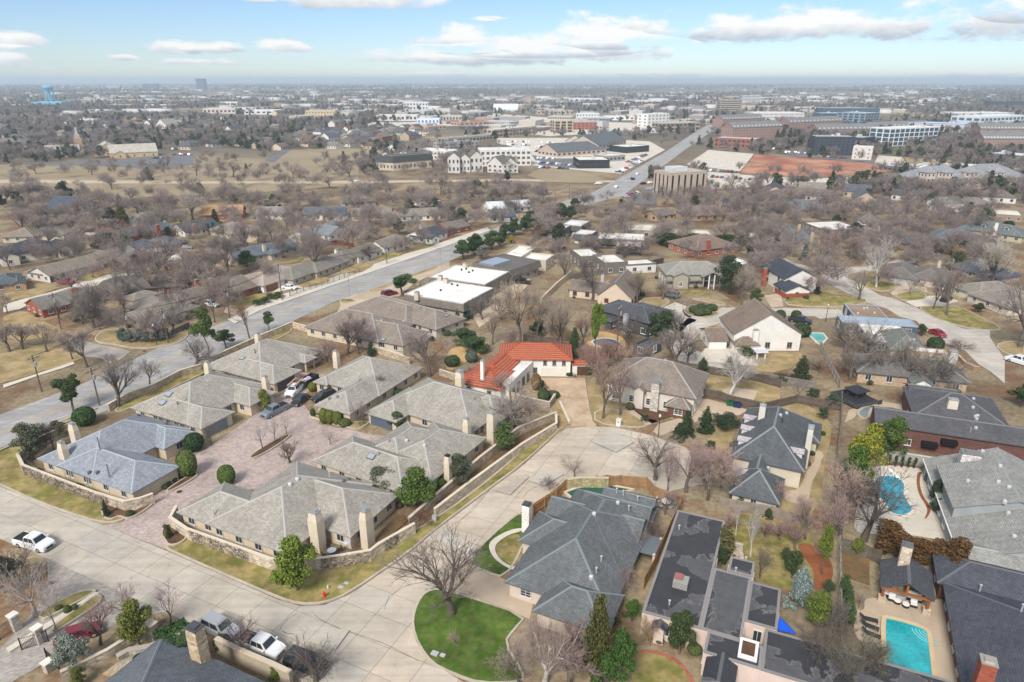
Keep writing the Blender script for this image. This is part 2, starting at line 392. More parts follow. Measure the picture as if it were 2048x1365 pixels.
# ---------------------------------------------------------------- buildings
def wing_h(w,e,n):
 ty,e0,e1,n0,n1,ez,sl=w[:7]
 if not (e0<=e<=e1 and n0<=n<=n1):return-1
 if ty=='h':return ez+sl*min(e-e0,e1-e,n-n0,n1-n)
 if ty=='ge':return ez+sl*min(n-n0,n1-n)
 if ty=='gn':return ez+sl*min(e-e0,e1-e)
 return ez
def roof_h(ws,e,n):return max(wing_h(w,e,n) for w in ws)
def roof_poly(mb,pts,m):
 """sloping face: uv u along the first edge, v up the slope, in metres"""
 a=Vector(pts[0]);u=(Vector(pts[1])-a).normalized();nrm=(Vector(pts[1])-a).cross(Vector(pts[2])-a).normalized();v=nrm.cross(u)
 o=a.x*0.7+a.y*0.3
 mb.poly(pts,[((Vector(p)-a).dot(u)+o,(Vector(p)-a).dot(v)) for p in pts],m)
def wing_roof(w):
 ty,e0,e1,n0,n1,ez,sl=w[:7]
 mb=MB();caps=[];th=0.2
 def skirt(ps):
  for i in range(len(ps)):
   a,b=ps[i],ps[(i+1) % len(ps)]
   mb.poly([(a[0],a[1],a[2]-th),(b[0],b[1],b[2]-th),b,a],None,1)
 A,B,C,D=(e0,n0,ez),(e1,n0,ez),(e1,n1,ez),(e0,n1,ez)
 L_,W_=e1-e0,n1-n0
 if ty=='h':
  if L_>=W_:
   h=W_/2;p,q=(e0+h,n0+h,ez+sl*h),(e1-h,n0+h,ez+sl*h)
   fs=[[A,B,q,p],[B,C,q],[C,D,p,q],[D,A,p]] if L_-W_>0.05 else [[A,B,p],[B,C,p],[C,D,p],[D,A,p]]
   caps=[(A,p),(D,p),(B,q),(C,q),(p,q)]
  else:
   h=L_/2;p,q=(e0+h,n0+h,ez+sl*h),(e0+h,n1-h,ez+sl*h)
   fs=[[A,B,p],[B,C,q,p],[C,D,q],[D,A,p,q]]
   caps=[(A,p),(B,p),(C,q),(D,q),(p,q)]
  for f in fs:roof_poly(mb,f,0)
  skirt([A,B,C,D]);mb.poly([(p[0],p[1],p[2]-th) for p in (D,C,B,A)],None,1)
 elif ty in ('ge','gn'):
  if ty=='ge':
   h=W_/2;p,q=(e0,n0+h,ez+sl*h),(e1,n0+h,ez+sl*h);fs=[[A,B,q,p],[C,D,p,q]];ring=[A,B,q,C,D,p]
  else:
   h=L_/2;p,q=(e0+h,n0,ez+sl*h),(e0+h,n1,ez+sl*h);fs=[[B,C,q,p],[D,A,p,q]];ring=[A,p,B,C,q,D][:]
   ring=[A,p,B,C,q,D]
  for f in fs:roof_poly(mb,f,0);mb.poly([(x[0],x[1],x[2]-th) for x in f[::-1]],None,1)
  skirt(ring);caps=[(p,q)]
 return mb,caps
def cap_mesh(caps,wd=0.36):
 mb=MB()
 for a,b in caps:
  a,b=Vector(a),Vector(b);d=b-a;h=Vector((d.x,d.y,0))
  if h.length<0.1:continue
  s=Vector((-h.y,h.x,0)).normalized()*wd/2;up=Vector((0,0,0.055));lo=Vector((0,0,-0.05 if abs(d.z)>0.2 else-0.07))
  mb.poly([a-s+lo,b-s+lo,b+up,a+up],None,0);mb.poly([b+s+lo,a+s+lo,a+up,b+up],None,0)
  mb.poly([b-s+lo,b+s+lo,b+up],None,0);mb.poly([a+s+lo,a-s+lo,a+up],None,0)
 return mb
def win_mesh(w,h,style=0):
 """frame of a window in the x-z plane, facing -y"""
 def fn():
  mb=MB();t=0.09
  for (x0,x1,z0,z1) in ((-w/2,-w/2+t,0,h),(w/2-t,w/2,0,h),(-w/2+t,w/2-t,0,t),(-w/2+t,w/2-t,h-t,h)):
   mb.box(x0,-0.10,z0,x1,0.03,z1)
  if style !=2:mb.box(-0.03,-0.07,t,0.03,0.02,h-t)
  if style==1:
   for k in (1,2):mb.box(-w/2+t,-0.06,h*k/3-0.02,w/2-t,0.02,h*k/3+0.02)
  mb.box(-w/2-0.08,-0.16,-0.08,w/2+0.08,0.02,0.0)
  return mb.mesh('window',['paint'])
 return shared(('win',round(w,2),round(h,2),style),fn)
def pane_mesh(w,h):
 def fn():
  mb=MB();mb.box(-w/2+0.05,-0.035,0.05,w/2-0.05,0.0,h-0.05);return mb.mesh('pane',['glass'])
 return shared(('pane',round(w,2),round(h,2)),fn)
def plain_win(w,h):
 def fn():
  mb=MB();mb.box(-w/2,-0.06,0,w/2,0.0,h);return mb.mesh('window',['glass'])
 return shared(('pwin',round(w,2),round(h,2)),fn)
def door_mesh(w,h,panels=3):
 def fn():
  mb=MB();mb.box(-w/2,-0.05,0,w/2,0.0,h)
  for k in range(panels):mb.box(-w/2+0.1,-0.085,h*k/panels+0.06,w/2-0.1,-0.045,h*(k+1)/panels-0.06)
  return mb.mesh('door',['paint'])
 return shared(('door',round(w,2),round(h,2),panels),fn)
def place_on_wall(o,seg,u,z,root_off=0.0):
 (a,b,nx,ny)=seg[:4];l=math.dist(a,b);k=u/l
 o.location=(a[0]+(b[0]-a[0])*k+nx*root_off,a[1]+(b[1]-a[1])*k+ny*root_off,z)
 o.rotation_euler=(0,0,math.atan2(ny,nx)+math.pi/2)
GLASS_C=(0.035,0.045,0.055)
def house(H):
 rs=random.Random(H['l'])
 root=empty(H.get('n','house'),(H['x'],H['y'],0),H['a'])
 tag(root,H['l'],H.get('c','house'),H.get('g'))
 ws=H['w'];lod=H.get('lod',0);rc=H['rc'];wc=H['wc'];tr=H.get('tr',(0.6,0.58,0.54));trf=H.get('fc',(0.12,0.11,0.10))
 rm=H.get('rm','shingle') if lod<2 else H.get('rm','far_shingle');wm=H.get('wm','stucco')
 ca,sa=math.cos(H['a']),math.sin(H['a']);segs=[]
 tol=lambda e,n:(H['x']+e*ca-n*sa,H['y']+e*sa+n*ca)
 for i,w in enumerate(ws):
  ty,e0,e1,n0,n1,ez,sl=w[:7];opt=w[7] if len(w)>7 else {}
  oh=opt.get('oh',0.5 if ty=='h' else 0.35 if ty in ('ge','gn') else 0.0)
  base=opt.get('base',0.0)
  if ty in ('h','ge','gn'):
   mb,caps=wing_roof(w);r=mb.build('roof',[rm,'paint'],root,opt.get('rc',rc))
   if lod==0 and caps:cap_mesh(caps,opt.get('cw',0.36)).build('ridge_cap','paint',r,H.get('cc',tuple(min(1,x*1.25) for x in rc)))
  a0,a1,b0,b1=e0+oh,e1-oh,n0+oh,n1-oh
  top=ez-0.16 if ty in ('h','ge','gn') else ez
  if not opt.get('open'):
   mb=MB()
   if ty in ('f','m'):
    P=0.3;ph=opt.get('ph',0.55)
    if ty=='m':
     md=0.9;mh=opt.get('mh',2.2)
     mb.box(a0+0.5,b0+0.5,base,a1-0.5,b1-0.5,ez-mh+0.1)
    else:mb.box(a0,b0,base,a1,b1,ez-ph)
    o=mb.build('wall',wm,root,opt.get('wc',wc))
    mb=MB();mb.box(a0+P,b0+P,ez-ph-0.1,a1-P,b1-P,ez-ph+0.06)
    mb.build('roof',H.get('rm','membrane'),root,opt.get('rc',rc))
    mb=MB()
    for (x0,y0,x1,y1) in ((a0,b0,a1,b0+P),(a0,b1-P,a1,b1),(a0,b0+P,a0+P,b1-P),(a1-P,b0+P,a1,b1-P)):
     mb.box(x0,y0,ez-ph+0.002,x1,y1,ez)
    mb.build('parapet',wm if ty=='f' else 'shingle',root,opt.get('pc',wc))
    if ty=='m':
     mb=MB();z0,z1=ez-mh,ez-ph
     q=[(a0-md*.4,b0-md*.4),(a1+md*.4,b0-md*.4),(a1+md*.4,b1+md*.4),(a0-md*.4,b1+md*.4)];p=[(a0,b0),(a1,b0),(a1,b1),(a0,b1)]
     for k in range(4):
      j=(k+1) % 4;roof_poly(mb,[(*q[k],z0),(*q[j],z0),(*p[j],z1+.003),(*p[k],z1+.003)],0)
     mb.poly([(*x,z0) for x in q[::-1]],None,0)
     mb.build('mansard_roof','shingle',root,opt.get('mc',(0.16,0.14,0.12)))
     a0+=.5;a1-=.5;b0+=.5;b1-=.5;top=ez-mh
   else:
    mb.box(a0,b0,base,a1,b1,top,bottom=False)
    if ty=='ge':
     hh=(b1-b0)/2*sl+oh*sl
     for x,s in ((a0,-1),(a1,1)):
      q=[(x,b0,top),(x,(b0+b1)/2,top+hh),(x,b1,top)]
      mb.poly(q if s<0 else q[::-1],[(p[1],p[2]) for p in (q if s<0 else q[::-1])],0)
    elif ty=='gn':
     hh=(a1-a0)/2*sl+oh*sl
     for y,s in ((b0,-1),(b1,1)):
      q=[(a0,y,top),((a0+a1)/2,y,top+hh),(a1,y,top)]
      mb.poly(q[::-1] if s<0 else q,[(p[0],p[2]) for p in (q[::-1] if s<0 else q)],0)
    mb.build('wall',opt.get('wm',wm),root,opt.get('wc',wc))
  else:                                  # open porch: posts only
   for (px,py) in ((a0+.15,b0+.15),(a1-.15,b0+.15),(a1-.15,b1-.15),(a0+.15,b1-.15)):
    if any(k !=i and wing_h(x,px,py)>0 for k,x in enumerate(ws)):continue
    mb=MB();mb.box(px-.15,py-.15,0,px+.15,py+.15,top);mb.build('post','paint',root,opt.get('wc',wc))
  for (p,q,nx,ny) in (((a0,b0),(a1,b0),0,-1),((a1,b0),(a1,b1),1,0),((a1,b1),(a0,b1),0,1),((a0,b1),(a0,b0),-1,0)):
   segs.append((p,q,nx,ny,top,i,opt,base))
 taken=[]
 inside=lambda e,n,i:any(k !=i and not x[7:8]==({'open':1},) and x[1]+.45<e<x[2]-.45 and x[3]+.45<n<x[4]-.45 for k,x in enumerate(ws))
 def nearest(e,n,solid=True):
  bd=None
  for s in segs:
   if s[6].get('open'):continue
   (ax,ay),(bx,by)=s[0],s[1];l=math.dist(s[0],s[1]);u=((e-ax)*(bx-ax)+(n-ay)*(by-ay))/l
   u=min(max(u,0.3),l-0.3);d=math.dist((e,n),(ax+(bx-ax)*u/l,ay+(by-ay)*u/l))
   if bd is None or d<bd[0]:bd=(d,s,u)
  return bd[1],bd[2]
 for d in H.get('d',()):
  k=d[0]
  if k in 'GD':
   s,u=nearest(d[1],d[2]);l=math.dist(s[0],s[1]);wd=min(d[3] if len(d)>3 else (4.9 if k=='G' else 1.1),l-0.3)
   u=min(max(u,wd/2+.15),l-wd/2-.15)
   col=d[4] if len(d)>4 else ((0.55,0.52,0.46) if k=='G' else (0.10,0.06,0.04))
   o=put('garage_door' if k=='G' else 'door',door_mesh(wd,min(2.15 if k=='G' else 2.05,s[4]-s[7]-.12),4 if k=='G' else 3),root,color=col)
   place_on_wall(o,s,u,s[7]+0.03,0.0);taken.append((id(s),u,wd/2+0.5))
  elif k=='C':                         # chimney: e, n, ztop, we, wn, material, colour, z base, splay
   e,n,zt,we,wn,cm,cc,zb,sp=d[1:10]
   mb=MB();zs=zt-1.3
   mb.box(e-we/2,n-wn/2,zb,e+we/2,n+wn/2,zs,bottom=False)
   mb.frustum(e-we/2,n-wn/2,zs,e+we/2,n+wn/2,zt-0.12,sp*we*.16,sp*wn*.16)
   c=mb.build('chimney',cm,root,cc)
   mb=MB();fw,fn_=we/2*(1-sp*.32)+.06,wn/2*(1-sp*.32)+.06
   mb.box(e-fw,n-fn_,zt-0.118,e+fw,n+fn_,zt);mb.box(e-fw*.55,n-fn_*.55,zt+.001,e+fw*.55,n+fn_*.55,zt+.16)
   mb.build('chimney_cap','metal',c,d[10] if len(d)>10 else (0.45,0.45,0.44))
  elif k in 'SVPB':
   e,n=d[1],d[2];z=roof_h(ws,e,n)
   if z<0:continue
   gx=(roof_h(ws,e+.1,n)-roof_h(ws,e-.1,n))/.2;gy=(roof_h(ws,e,n+.1)-roof_h(ws,e,n-.1))/.2
   nrm=Vector((-gx,-gy,1)).normalized();q=nrm.to_track_quat('Z','Y')
   if k=='S':
    sw=d[3] if len(d)>3 else 0.7
    me=shared(('sky',sw),lambda:(lambda m:(m.box(-sw,-sw*.8,-.05,sw,sw*.8,.14),m.mesh('skylight',['paint']))[1])(MB()))
    o=put('skylight',me,root,(e,n,z),color=(0.10,0.10,0.10))
    o.rotation_mode='QUATERNION';o.rotation_quaternion=q
    g=shared(('skyg',sw),lambda:(lambda m:(m.box(-sw+.1,-sw*.8+.1,.13,sw-.1,sw*.8-.1,.18),m.mesh('pane',['glass']))[1])(MB()))
    put('pane',g,o,color=(0.28,0.32,0.36))
   elif k=='P':
    hh=d[3] if len(d)>3 else 0.9
    me=shared(('pipe',hh),lambda:(lambda m:(m.tube([(0,0,-.3),(0,0,hh)],.1,7),m.tube([(0,0,hh),(0,0,hh+.08)],.16,7),m.mesh('vent_pipe',['metal']))[2])(MB()))
    put('vent_pipe',me,root,(e,n,z),color=d[4] if len(d)>4 else (0.55,0.56,0.56))
   elif k=='B':                    # rooftop unit
    me=shared('rtu',lambda:(lambda m:(m.box(-1,-.8,-.2,1,.8,1.1),m.box(-.6,-.5,1.101,.6,.5,1.25),m.mesh('roof_unit',['paint']))[2])(MB()))
    put('roof_unit',me,root,(e,n,z),color=d[3] if len(d)>3 else (0.5,0.5,0.48))
   else:
    me=shared('turbine',lambda:(lambda m:(m.tube([(0,0,-.2),(0,0,.15),(0,0,.32),(0,0,.4)],[.28,.3,.26,.08],10),m.mesh('roof_vent',['metal']))[1])(MB()))
    o=put('roof_vent',me,root,(e,n,z),color=d[3] if len(d)>3 else (0.72,0.72,0.70))
  elif k=='M':                        # dormer: e, n, facing angle, width
   e,n,fa,wd=d[1:5];z=roof_h(ws,e,n)
   mb=MB();wd2=wd/2
   mb.box(-wd2,0,-1.2,wd2,2.4,0.95)
   q=[(-wd2,0,.95),(wd2,0,.95),(0,0,.95+wd2*.55)];mb.poly(q)
   dm=mb.build('dormer',wm,root,tr,(e,n,z),fa)
   mb=MB();hh=wd2*.6;ex=.2
   roof_poly(mb,[(wd2+ex,-.25,.92),(wd2+ex,3.0,.92),(0,3.0,.97+hh),(0,-.25,.97+hh)],0)
   roof_poly(mb,[(-wd2-ex,3.0,.92),(-wd2-ex,-.25,.92),(0,-.25,.97+hh),(0,3.0,.97+hh)],0)
   mb.build('dormer_roof',rm,dm,d[5] if len(d)>5 else rc)
   pw=put('window',pane_mesh(wd*.7,.8),dm,(0,-.03,.05),color=GLASS_C)
  elif k=='X':                        # free box part: name, e0,n0,z0,e1,n1,z1, material, colour
   mb=MB();mb.box(*d[2:8]);mb.build(d[1],d[8],root,d[9])
  elif k=='W':                        # hand-placed window: e, n, z, w, h, style
   s,u=nearest(d[1],d[2]);l=math.dist(s[0],s[1]);wd=d[4];u=min(max(u,wd/2),l-wd/2)
   o=put('window',win_mesh(wd,d[5],d[6] if len(d)>6 else 1),root,color=tr);place_on_wall(o,s,u,d[3])
   put('pane',pane_mesh(wd,d[5]),o,color=GLASS_C);taken.append((id(s),u,wd/2+0.4))
 ww,wh,sp=H.get('win',(1.2,1.35,3.4))
 if ww:
  for s in segs:
   (p,q,nx,ny,top,i,opt,base)=s
   if opt.get('open') or opt.get('nowin'):continue
   l=math.dist(p,q)
   if l<2.2:continue
   wx,wy=tol((p[0]+q[0])/2,(p[1]+q[1])/2);gx,gy=nx*ca-ny*sa,nx*sa+ny*ca
   if gx*-wx+gy*-wy<(-0.15 if lod==0 else 0.12)*math.hypot(wx,wy):continue
   hh=top-base;wh=min(H['win'][1] if 'win' in H else 1.35,hh-1.0 if hh<3.4 else 1.5);rows=[base+0.75] if hh<3.7 else [base+0.7+k*hh/max(2,int(hh/2.3)) for k in range(max(2,int(hh/2.3)))]
   nn=max(1,int(l/sp))
   for k in range(nn):
    u=(k+0.5)*l/nn+rs.uniform(-.25,.25)
    e,n=p[0]+(q[0]-p[0])*u/l,p[1]+(q[1]-p[1])*u/l
    if inside(e+nx*.3,n+ny*.3,i):continue
    for r,z in enumerate(rows):
     if z+wh>top-0.05:continue
     if r==0 and any(t[0]==id(s) and abs(t[1]-u)<t[2]+ww/2 for t in taken):continue
     if lod>=1:
      o=put('window',plain_win(ww,wh),root,color=GLASS_C);place_on_wall(o,s,u,z)
     else:
      o=put('window',win_mesh(ww,wh,H.get('ws',0)),root,color=tr);place_on_wall(o,s,u,z)
      put('pane',pane_mesh(ww,wh),o,color=GLASS_C)
 return root
def block(B):
 """multi-storey or commercial building: rectangle footprint (x, y, a, L, W, h) with a grid of window openings"""
 root=empty(B.get('n','building'),(B['x'],B['y'],0),B['a']);tag(root,B['l'],B.get('c','building'),B.get('g'))
 L_,W_,h=B['L'],B['W'],B['h'];wc,rc=B['wc'],B['rc'];P=0.35
 mb=MB();mb.box(0,0,0,L_,W_,h-0.5,bottom=False);mb.build('wall',B.get('wm','stucco'),root,wc)
 if B.get('roof','flat')=='flat':
  mb=MB();mb.box(P,P,h-0.45,L_-P,W_-P,h-0.3);mb.build('roof','membrane',root,rc)
  mb=MB()
  for (x0,y0,x1,y1) in ((-.05,-.05,L_+.05,P),(-.05,W_-P,L_+.05,W_+.05),(-.05,P,P,W_-P),(L_-P,P,L_+.05,W_-P)):mb.box(x0,y0,h-0.498,x1,y1,h)
  mb.build('parapet',B.get('wm','stucco') if not B.get('pc') else 'paint',root,B.get('pc',wc))
  for k in range(B.get('units',2)):
   rs=random.Random(k*7+int(B['x']));ux,uy=rs.uniform(.15,.85)*L_,rs.uniform(.25,.75)*W_;s=rs.uniform(.8,1.8)
   me=shared('rtu',lambda:(lambda m:(m.box(-1,-.8,-.2,1,.8,1.1),m.box(-.6,-.5,1.101,.6,.5,1.25),m.mesh('roof_unit',['paint']))[2])(MB()))
   if L_>8 and W_>8:put('roof_unit',me,root,(ux,uy,h-.28),rs.choice((0,1.57)),(0.5,0.5,0.48),(s,s,s))
 elif B['roof'] in ('ge','gn','h'):
  w=(B['roof'],-.4,L_+.4,-.4,W_+.4,h-.35,B.get('sl',.5));mb,caps=wing_roof(w);mb.build('roof',[B.get('rm','far_shingle'),'paint'],root,rc)
  if B['roof'] !='h':
   sl=B.get('sl',.5)
   for q in (([[(x,0,h-.5),(x,W_/2,h-.5+W_/2*sl),(x,W_,h-.5)] for x in (0,L_)]) if B['roof']=='ge' else [[(0,y,h-.5),(L_/2,y,h-.5+L_/2*sl),(L_,y,h-.5)] for y in (0,W_)]):
    mb=MB();mb.poly(q);mb.build('gable',B.get('wm','stucco'),root,wc)
 elif B['roof']=='arch':
  mb=MB();n=14;r=W_/2
  for k in range(n):
   a0,a1=math.pi*k/n,math.pi*(k+1)/n
   p=[(r-r*math.cos(a),(h-.5)+B.get('rise',r)*math.sin(a)) for a in (a0,a1)]
   mb.poly([(0,p[0][0],p[0][1]),(L_,p[0][0],p[0][1]),(L_,p[1][0],p[1][1]),(0,p[1][0],p[1][1])][::-1])
  for x in (0,L_):mb.poly([(x,r-r*math.cos(math.pi*k/n),(h-.5)+B.get('rise',r)*math.sin(math.pi*k/n)) for k in range(n+1)])
  mb.build('arched_roof','paint',root,rc)
 fl,bays,fh=B.get('fl',1),B.get('bays',6),(h-0.8)/max(1,B.get('fl',1))
 ww,wh,style=B.get('ww',.5),B.get('wh',.5),B.get('style','grid')
 gc=B.get('gc',GLASS_C);ca,sa=math.cos(B['a']),math.sin(B['a']);join=B.get('join');jm=MB()
 for (p,q,nx,ny) in (((0,0),(L_,0),0,-1),((L_,0),(L_,W_),1,0),((0,W_),(0,0),-1,0)):
  l=math.dist(p,q);gx,gy=nx*ca-ny*sa,nx*sa+ny*ca
  mx_,my_=B['x']+((p[0]+q[0])/2)*ca-((p[1]+q[1])/2)*sa,B['y']+((p[0]+q[0])/2)*sa+((p[1]+q[1])/2)*ca
  if gx*-mx_+gy*-my_<0:continue
  nb=max(1,round(bays*l/L_)) if style !='band' else 1
  cw=l/nb*(ww if style !='band' else .96);ch=fh*wh
  for r in range(fl):
   for k in range(nb):
    u=(k+.5)*l/nb;z=r*fh+fh*(1-wh)*.55+.15
    cx,cy=p[0]+(q[0]-p[0])*u/l,p[1]+(q[1]-p[1])*u/l
    if join:
     tx,ty=(q[0]-p[0])/l*cw/2,(q[1]-p[1])/l*cw/2;o_=.06
     jm.poly([(cx-tx+nx*o_,cy-ty+ny*o_,z),(cx+tx+nx*o_,cy+ty+ny*o_,z),(cx+tx+nx*o_,cy+ty+ny*o_,z+ch),(cx-tx+nx*o_,cy-ty+ny*o_,z+ch)])
    else:
     o=put('window',plain_win(cw,ch),root,color=gc);place_on_wall(o,(p,q,nx,ny),u,z)
 if join and jm.v:tag(jm.build('window','glass',root,gc),kind='stuff')
 for k in range(B.get('dorm',0)):
  u=(k+.5)*L_/B['dorm'];mb=MB();mb.box(u-.8,1.2,h-.2,u+.8,4.5,h+1.7);mb.build('dormer','paint',root,(.66,.64,.61))
 for d in B.get('d',()):
  mb=MB();mb.box(*d[1:7]);mb.build(d[0],d[7],root,d[8])
 return root
# ---------------------------------------------------------------- trees
def segs_mesh(name,P,Q,r0,r1,n,material):
 """many straight tapered n-sided twigs -> one mesh (numpy)"""
 P,Q=np.asarray(P,float),np.asarray(Q,float);r0,r1=np.asarray(r0,float),np.asarray(r1,float);m=len(P)
 d=Q-P;d/=np.linalg.norm(d,axis=1,keepdims=True)+1e-9
 h=np.where(np.abs(d[:,2:3])<0.9,np.array([[0,0,1.0]]),np.array([[1.0,0,0]]))
 a=np.cross(d,h);a/=np.linalg.norm(a,axis=1,keepdims=True);b=np.cross(d,a)
 V=np.zeros((m,2*n,3))
 for k in range(n):
  c,s=math.cos(2*math.pi*k/n),math.sin(2*math.pi*k/n)
  V[:,k]=P+(a*c+b*s)*r0[:,None];V[:,n+k]=Q+(a*c+b*s)*r1[:,None]
 base=(np.arange(m)*2*n)[:,None]
 F=np.concatenate([np.stack([base[:,0]+k,base[:,0]+(k+1) % n,base[:,0]+n+(k+1) % n,base[:,0]+n+k],1)[:,None] for k in range(n)],1).reshape(-1,4)
 return np_mesh(name,V.reshape(-1,3),F,material)
def np_mesh(name,V,F,material,smooth=False):
 me=bpy.data.meshes.new(name);k=F.shape[1]
 me.vertices.add(len(V));me.vertices.foreach_set('co',np.ascontiguousarray(V,np.float32).ravel())
 me.loops.add(len(F)*k);me.loops.foreach_set('vertex_index',np.ascontiguousarray(F,np.int32).ravel())
 me.polygons.add(len(F));me.polygons.foreach_set('loop_start',np.arange(len(F),dtype=np.int32)*k)
 me.update(calc_edges=True)
 if smooth:me.polygons.foreach_set('use_smooth',np.ones(len(F),bool))
 me.materials.append(mat(material));return me
def grow(seed,spec):
 """skeleton of a leafless tree of height 1: list of (p, q, r0, r1, level)"""
 rs=random.Random(seed);out=[]
 lv,kids,ln,ang,up,wob=spec['lv'],spec['kids'],spec['len'],spec['ang'],spec['up'],spec.get('wob',.12)
 def branch(p,d,length,r,level):
  nseg=3 if level<2 else 2;pts=[p];cur=p.copy();dd=d.copy();rr=r
  for i in range(nseg):
   dd=(dd+Vector((rs.gauss(0,wob),rs.gauss(0,wob),rs.gauss(0,wob*.6)+up[min(level,len(up)-1)]*.12))).normalized()
   nx=cur+dd*length/nseg;r2=rr*(0.84 if level<lv else .6)
   out.append((cur.copy(),nx.copy(),rr,r2,level));cur=nx;rr=r2;pts.append(cur.copy())
  if level>=lv:return
  n=kids[min(level,len(kids)-1)];n=max(1,n+rs.choice((-1,0,0,1)))
  for k in range(n):
   t=1.0 if k==0 else rs.uniform(.35 if level else .72,1.0)
   i=min(int(t*nseg),nseg-1);f=t*nseg-i;o=pts[i].lerp(pts[i+1],f)
   az=2*math.pi*(k/n+rs.uniform(-.15,.15))+level;an=ang[min(level,len(ang)-1)]*rs.uniform(.6,1.25)
   if k==0:an*=.45
   a=dd.orthogonal().normalized();b=dd.cross(a)
   nd_=(dd*math.cos(an)+(a*math.cos(az)+b*math.sin(az))*math.sin(an)).normalized()
   branch(o,nd_,length*ln[min(level,len(ln)-1)]*rs.uniform(.75,1.15),rr*(.78 if k==0 else .62),level+1)
 branch(Vector((0,0,0)),Vector((rs.gauss(0,.05),rs.gauss(0,.05),1)).normalized(),spec['trunk'],spec['r'],0)
 return out
def bare_meshes(key,seed,spec,trunk_lv,rmin):
 sg=grow(seed,spec)
 xs=np.array([s[1] for s in sg]);top=xs[:,2].max();k=1.0/top
 rad=np.percentile(np.hypot(xs[:,0],xs[:,1]),96)*k
 A=[s for s in sg if s[4]<=trunk_lv];B=[s for s in sg if s[4]>trunk_lv]
 tm=segs_mesh('trunk',[tuple(s[0]*k) for s in A],[tuple(s[1]*k) for s in A],[max(s[2]*k,rmin*1.5) for s in A],[max(s[3]*k,rmin*1.3) for s in A],6 if trunk_lv>1 else 5,'bark')
 cm=segs_mesh('crown',[tuple(s[0]*k) for s in B],[tuple(s[1]*k) for s in B],[max(s[2]*k,rmin) for s in B],[max(s[3]*k,rmin*.7) for s in B],3,'twig')
 return tm,cm,rad
def leaf_cloud(name,seed,blobs,n,size,material='leaf',flat=0.0,droop=0.0):
 """n leaf-clump quads spread through ellipsoids (cx,cy,cz,rx,ry,rz), denser near their skins"""
 g=np.random.default_rng(seed);B=np.array(blobs,float)
 vol=B[:,3]*B[:,4]*B[:,5];pick=g.choice(len(B),n,p=(vol**.75)/(vol**.75).sum())
 v=g.normal(size=(n,3));v/=np.linalg.norm(v,axis=1,keepdims=True)
 r=g.uniform(.35,1.0,n)**.5*g.uniform(.9,1.12,n)
 C=B[pick,:3]+v*r[:,None]*B[pick,3:6]
 nrm=v*.6+g.normal(size=(n,3))*.6+np.array([0,0,.35]);nrm/=np.linalg.norm(nrm,axis=1,keepdims=True)
 h=g.normal(size=(n,3));a=np.cross(nrm,h);a/=np.linalg.norm(a,axis=1,keepdims=True);b=np.cross(nrm,a)
 s=size*g.uniform(.5,1.25,n);asp=g.uniform(.5,1.0,n)
 V=np.stack([C-a*s[:,None],C-b*(s*asp)[:,None],C+a*s[:,None]*g.uniform(.6,1,n)[:,None],C+b*(s*asp)[:,None]],1)
 V[:,:,2]-=droop*np.abs(g.normal(size=(n,4)))*size
 return np_mesh(name,V.reshape(-1,3),np.arange(n*4).reshape(-1,4),material)
TREES={}   # kind -> list of (trunk mesh, crown mesh, crown radius for height 1)
def simple_trunk(h,r,seed,n=5):
 rs=random.Random(seed);mb=MB();pts=[(0,0,0)]
 for k in range(1,5):pts.append((rs.gauss(0,.02),rs.gauss(0,.02),h*k/4))
 mb.tube(pts,[r*1.25,r,r*.85,r*.7,r*.4],7)
 for k in range(n):
  a=rs.uniform(0,6.28);z=h*rs.uniform(.45,.95);mb.tube([(0,0,z),(math.cos(a)*.12,math.sin(a)*.12,z+.1),(math.cos(a)*.22,math.sin(a)*.22,z+.2)],[r*.5,r*.35,r*.15],5)
 return mb.mesh('trunk',['bark'])
def crown_blobs(seed,n,R_,z0,z1,rb,cone=0.0):
 rs=random.Random(seed);out=[]
 for k in range(n):
  z=rs.uniform(0,1)**(.8 if cone==0 else 1.3);a=rs.uniform(0,6.28);lim=R_*((1-z)**.9 if cone else math.sqrt(max(.05,1-(2*z-.85)**2/1.4)))
  d=lim*rs.uniform(.3,.95);q=rb*rs.uniform(.6,1.25)*(1-.45*z if cone else 1)
  out.append((math.cos(a)*d,math.sin(a)*d,z0+(z1-z0)*z,q,q,q*rs.uniform(.6,.85)))
 out.append((0,0,(z0+z1)/2,R_*.55,R_*.55,(z1-z0)*.42));return out
BIG=dict(lv=5,kids=[6,5,4,4,4],len=[.95,.68,.64,.6,.55],ang=[.62,.6,.62,.7,.8],up=[1,.6,.4,.2,0],trunk=.26,r=.03)
VASE=dict(lv=5,kids=[7,5,4,4,3],len=[1.25,.62,.62,.6,.5],ang=[.6,.42,.5,.6,.7],up=[1,.8,.6,.4,.2],trunk=.2,r=.032)
WIDE=dict(lv=5,kids=[6,5,4,4,4],len=[1.05,.72,.62,.6,.55],ang=[.95,.75,.75,.8,.9],up=[1,.25,.2,.1,0],trunk=.2,r=.035,wob=.18)
UPR=dict(lv=5,kids=[5,5,4,4,3],len=[1.0,.5,.6,.6,.5],ang=[.35,.6,.6,.7,.7],up=[1.2,.8,.5,.3,.1],trunk=.34,r=.024)
MIDS=dict(lv=4,kids=[6,5,6,6],len=[1.0,.68,.66,.6],ang=[.62,.62,.66,.75],up=[1,.5,.3,.1],trunk=.24,r=.03)
MIDW=dict(lv=4,kids=[6,6,6,6],len=[1.05,.7,.66,.62],ang=[.9,.75,.75,.8],up=[1,.3,.2,0],trunk=.2,r=.032)
SPRS=dict(lv=4,kids=[5,5,4,4],len=[1.1,.68,.64,.6],ang=[.6,.6,.6,.7],up=[1,.6,.4,.2],trunk=.28,r=.024)
FARS=dict(lv=3,kids=[6,6,6],len=[1.0,.66,.62],ang=[.7,.75,.8],up=[1,.4,.2],trunk=.24,r=.032)
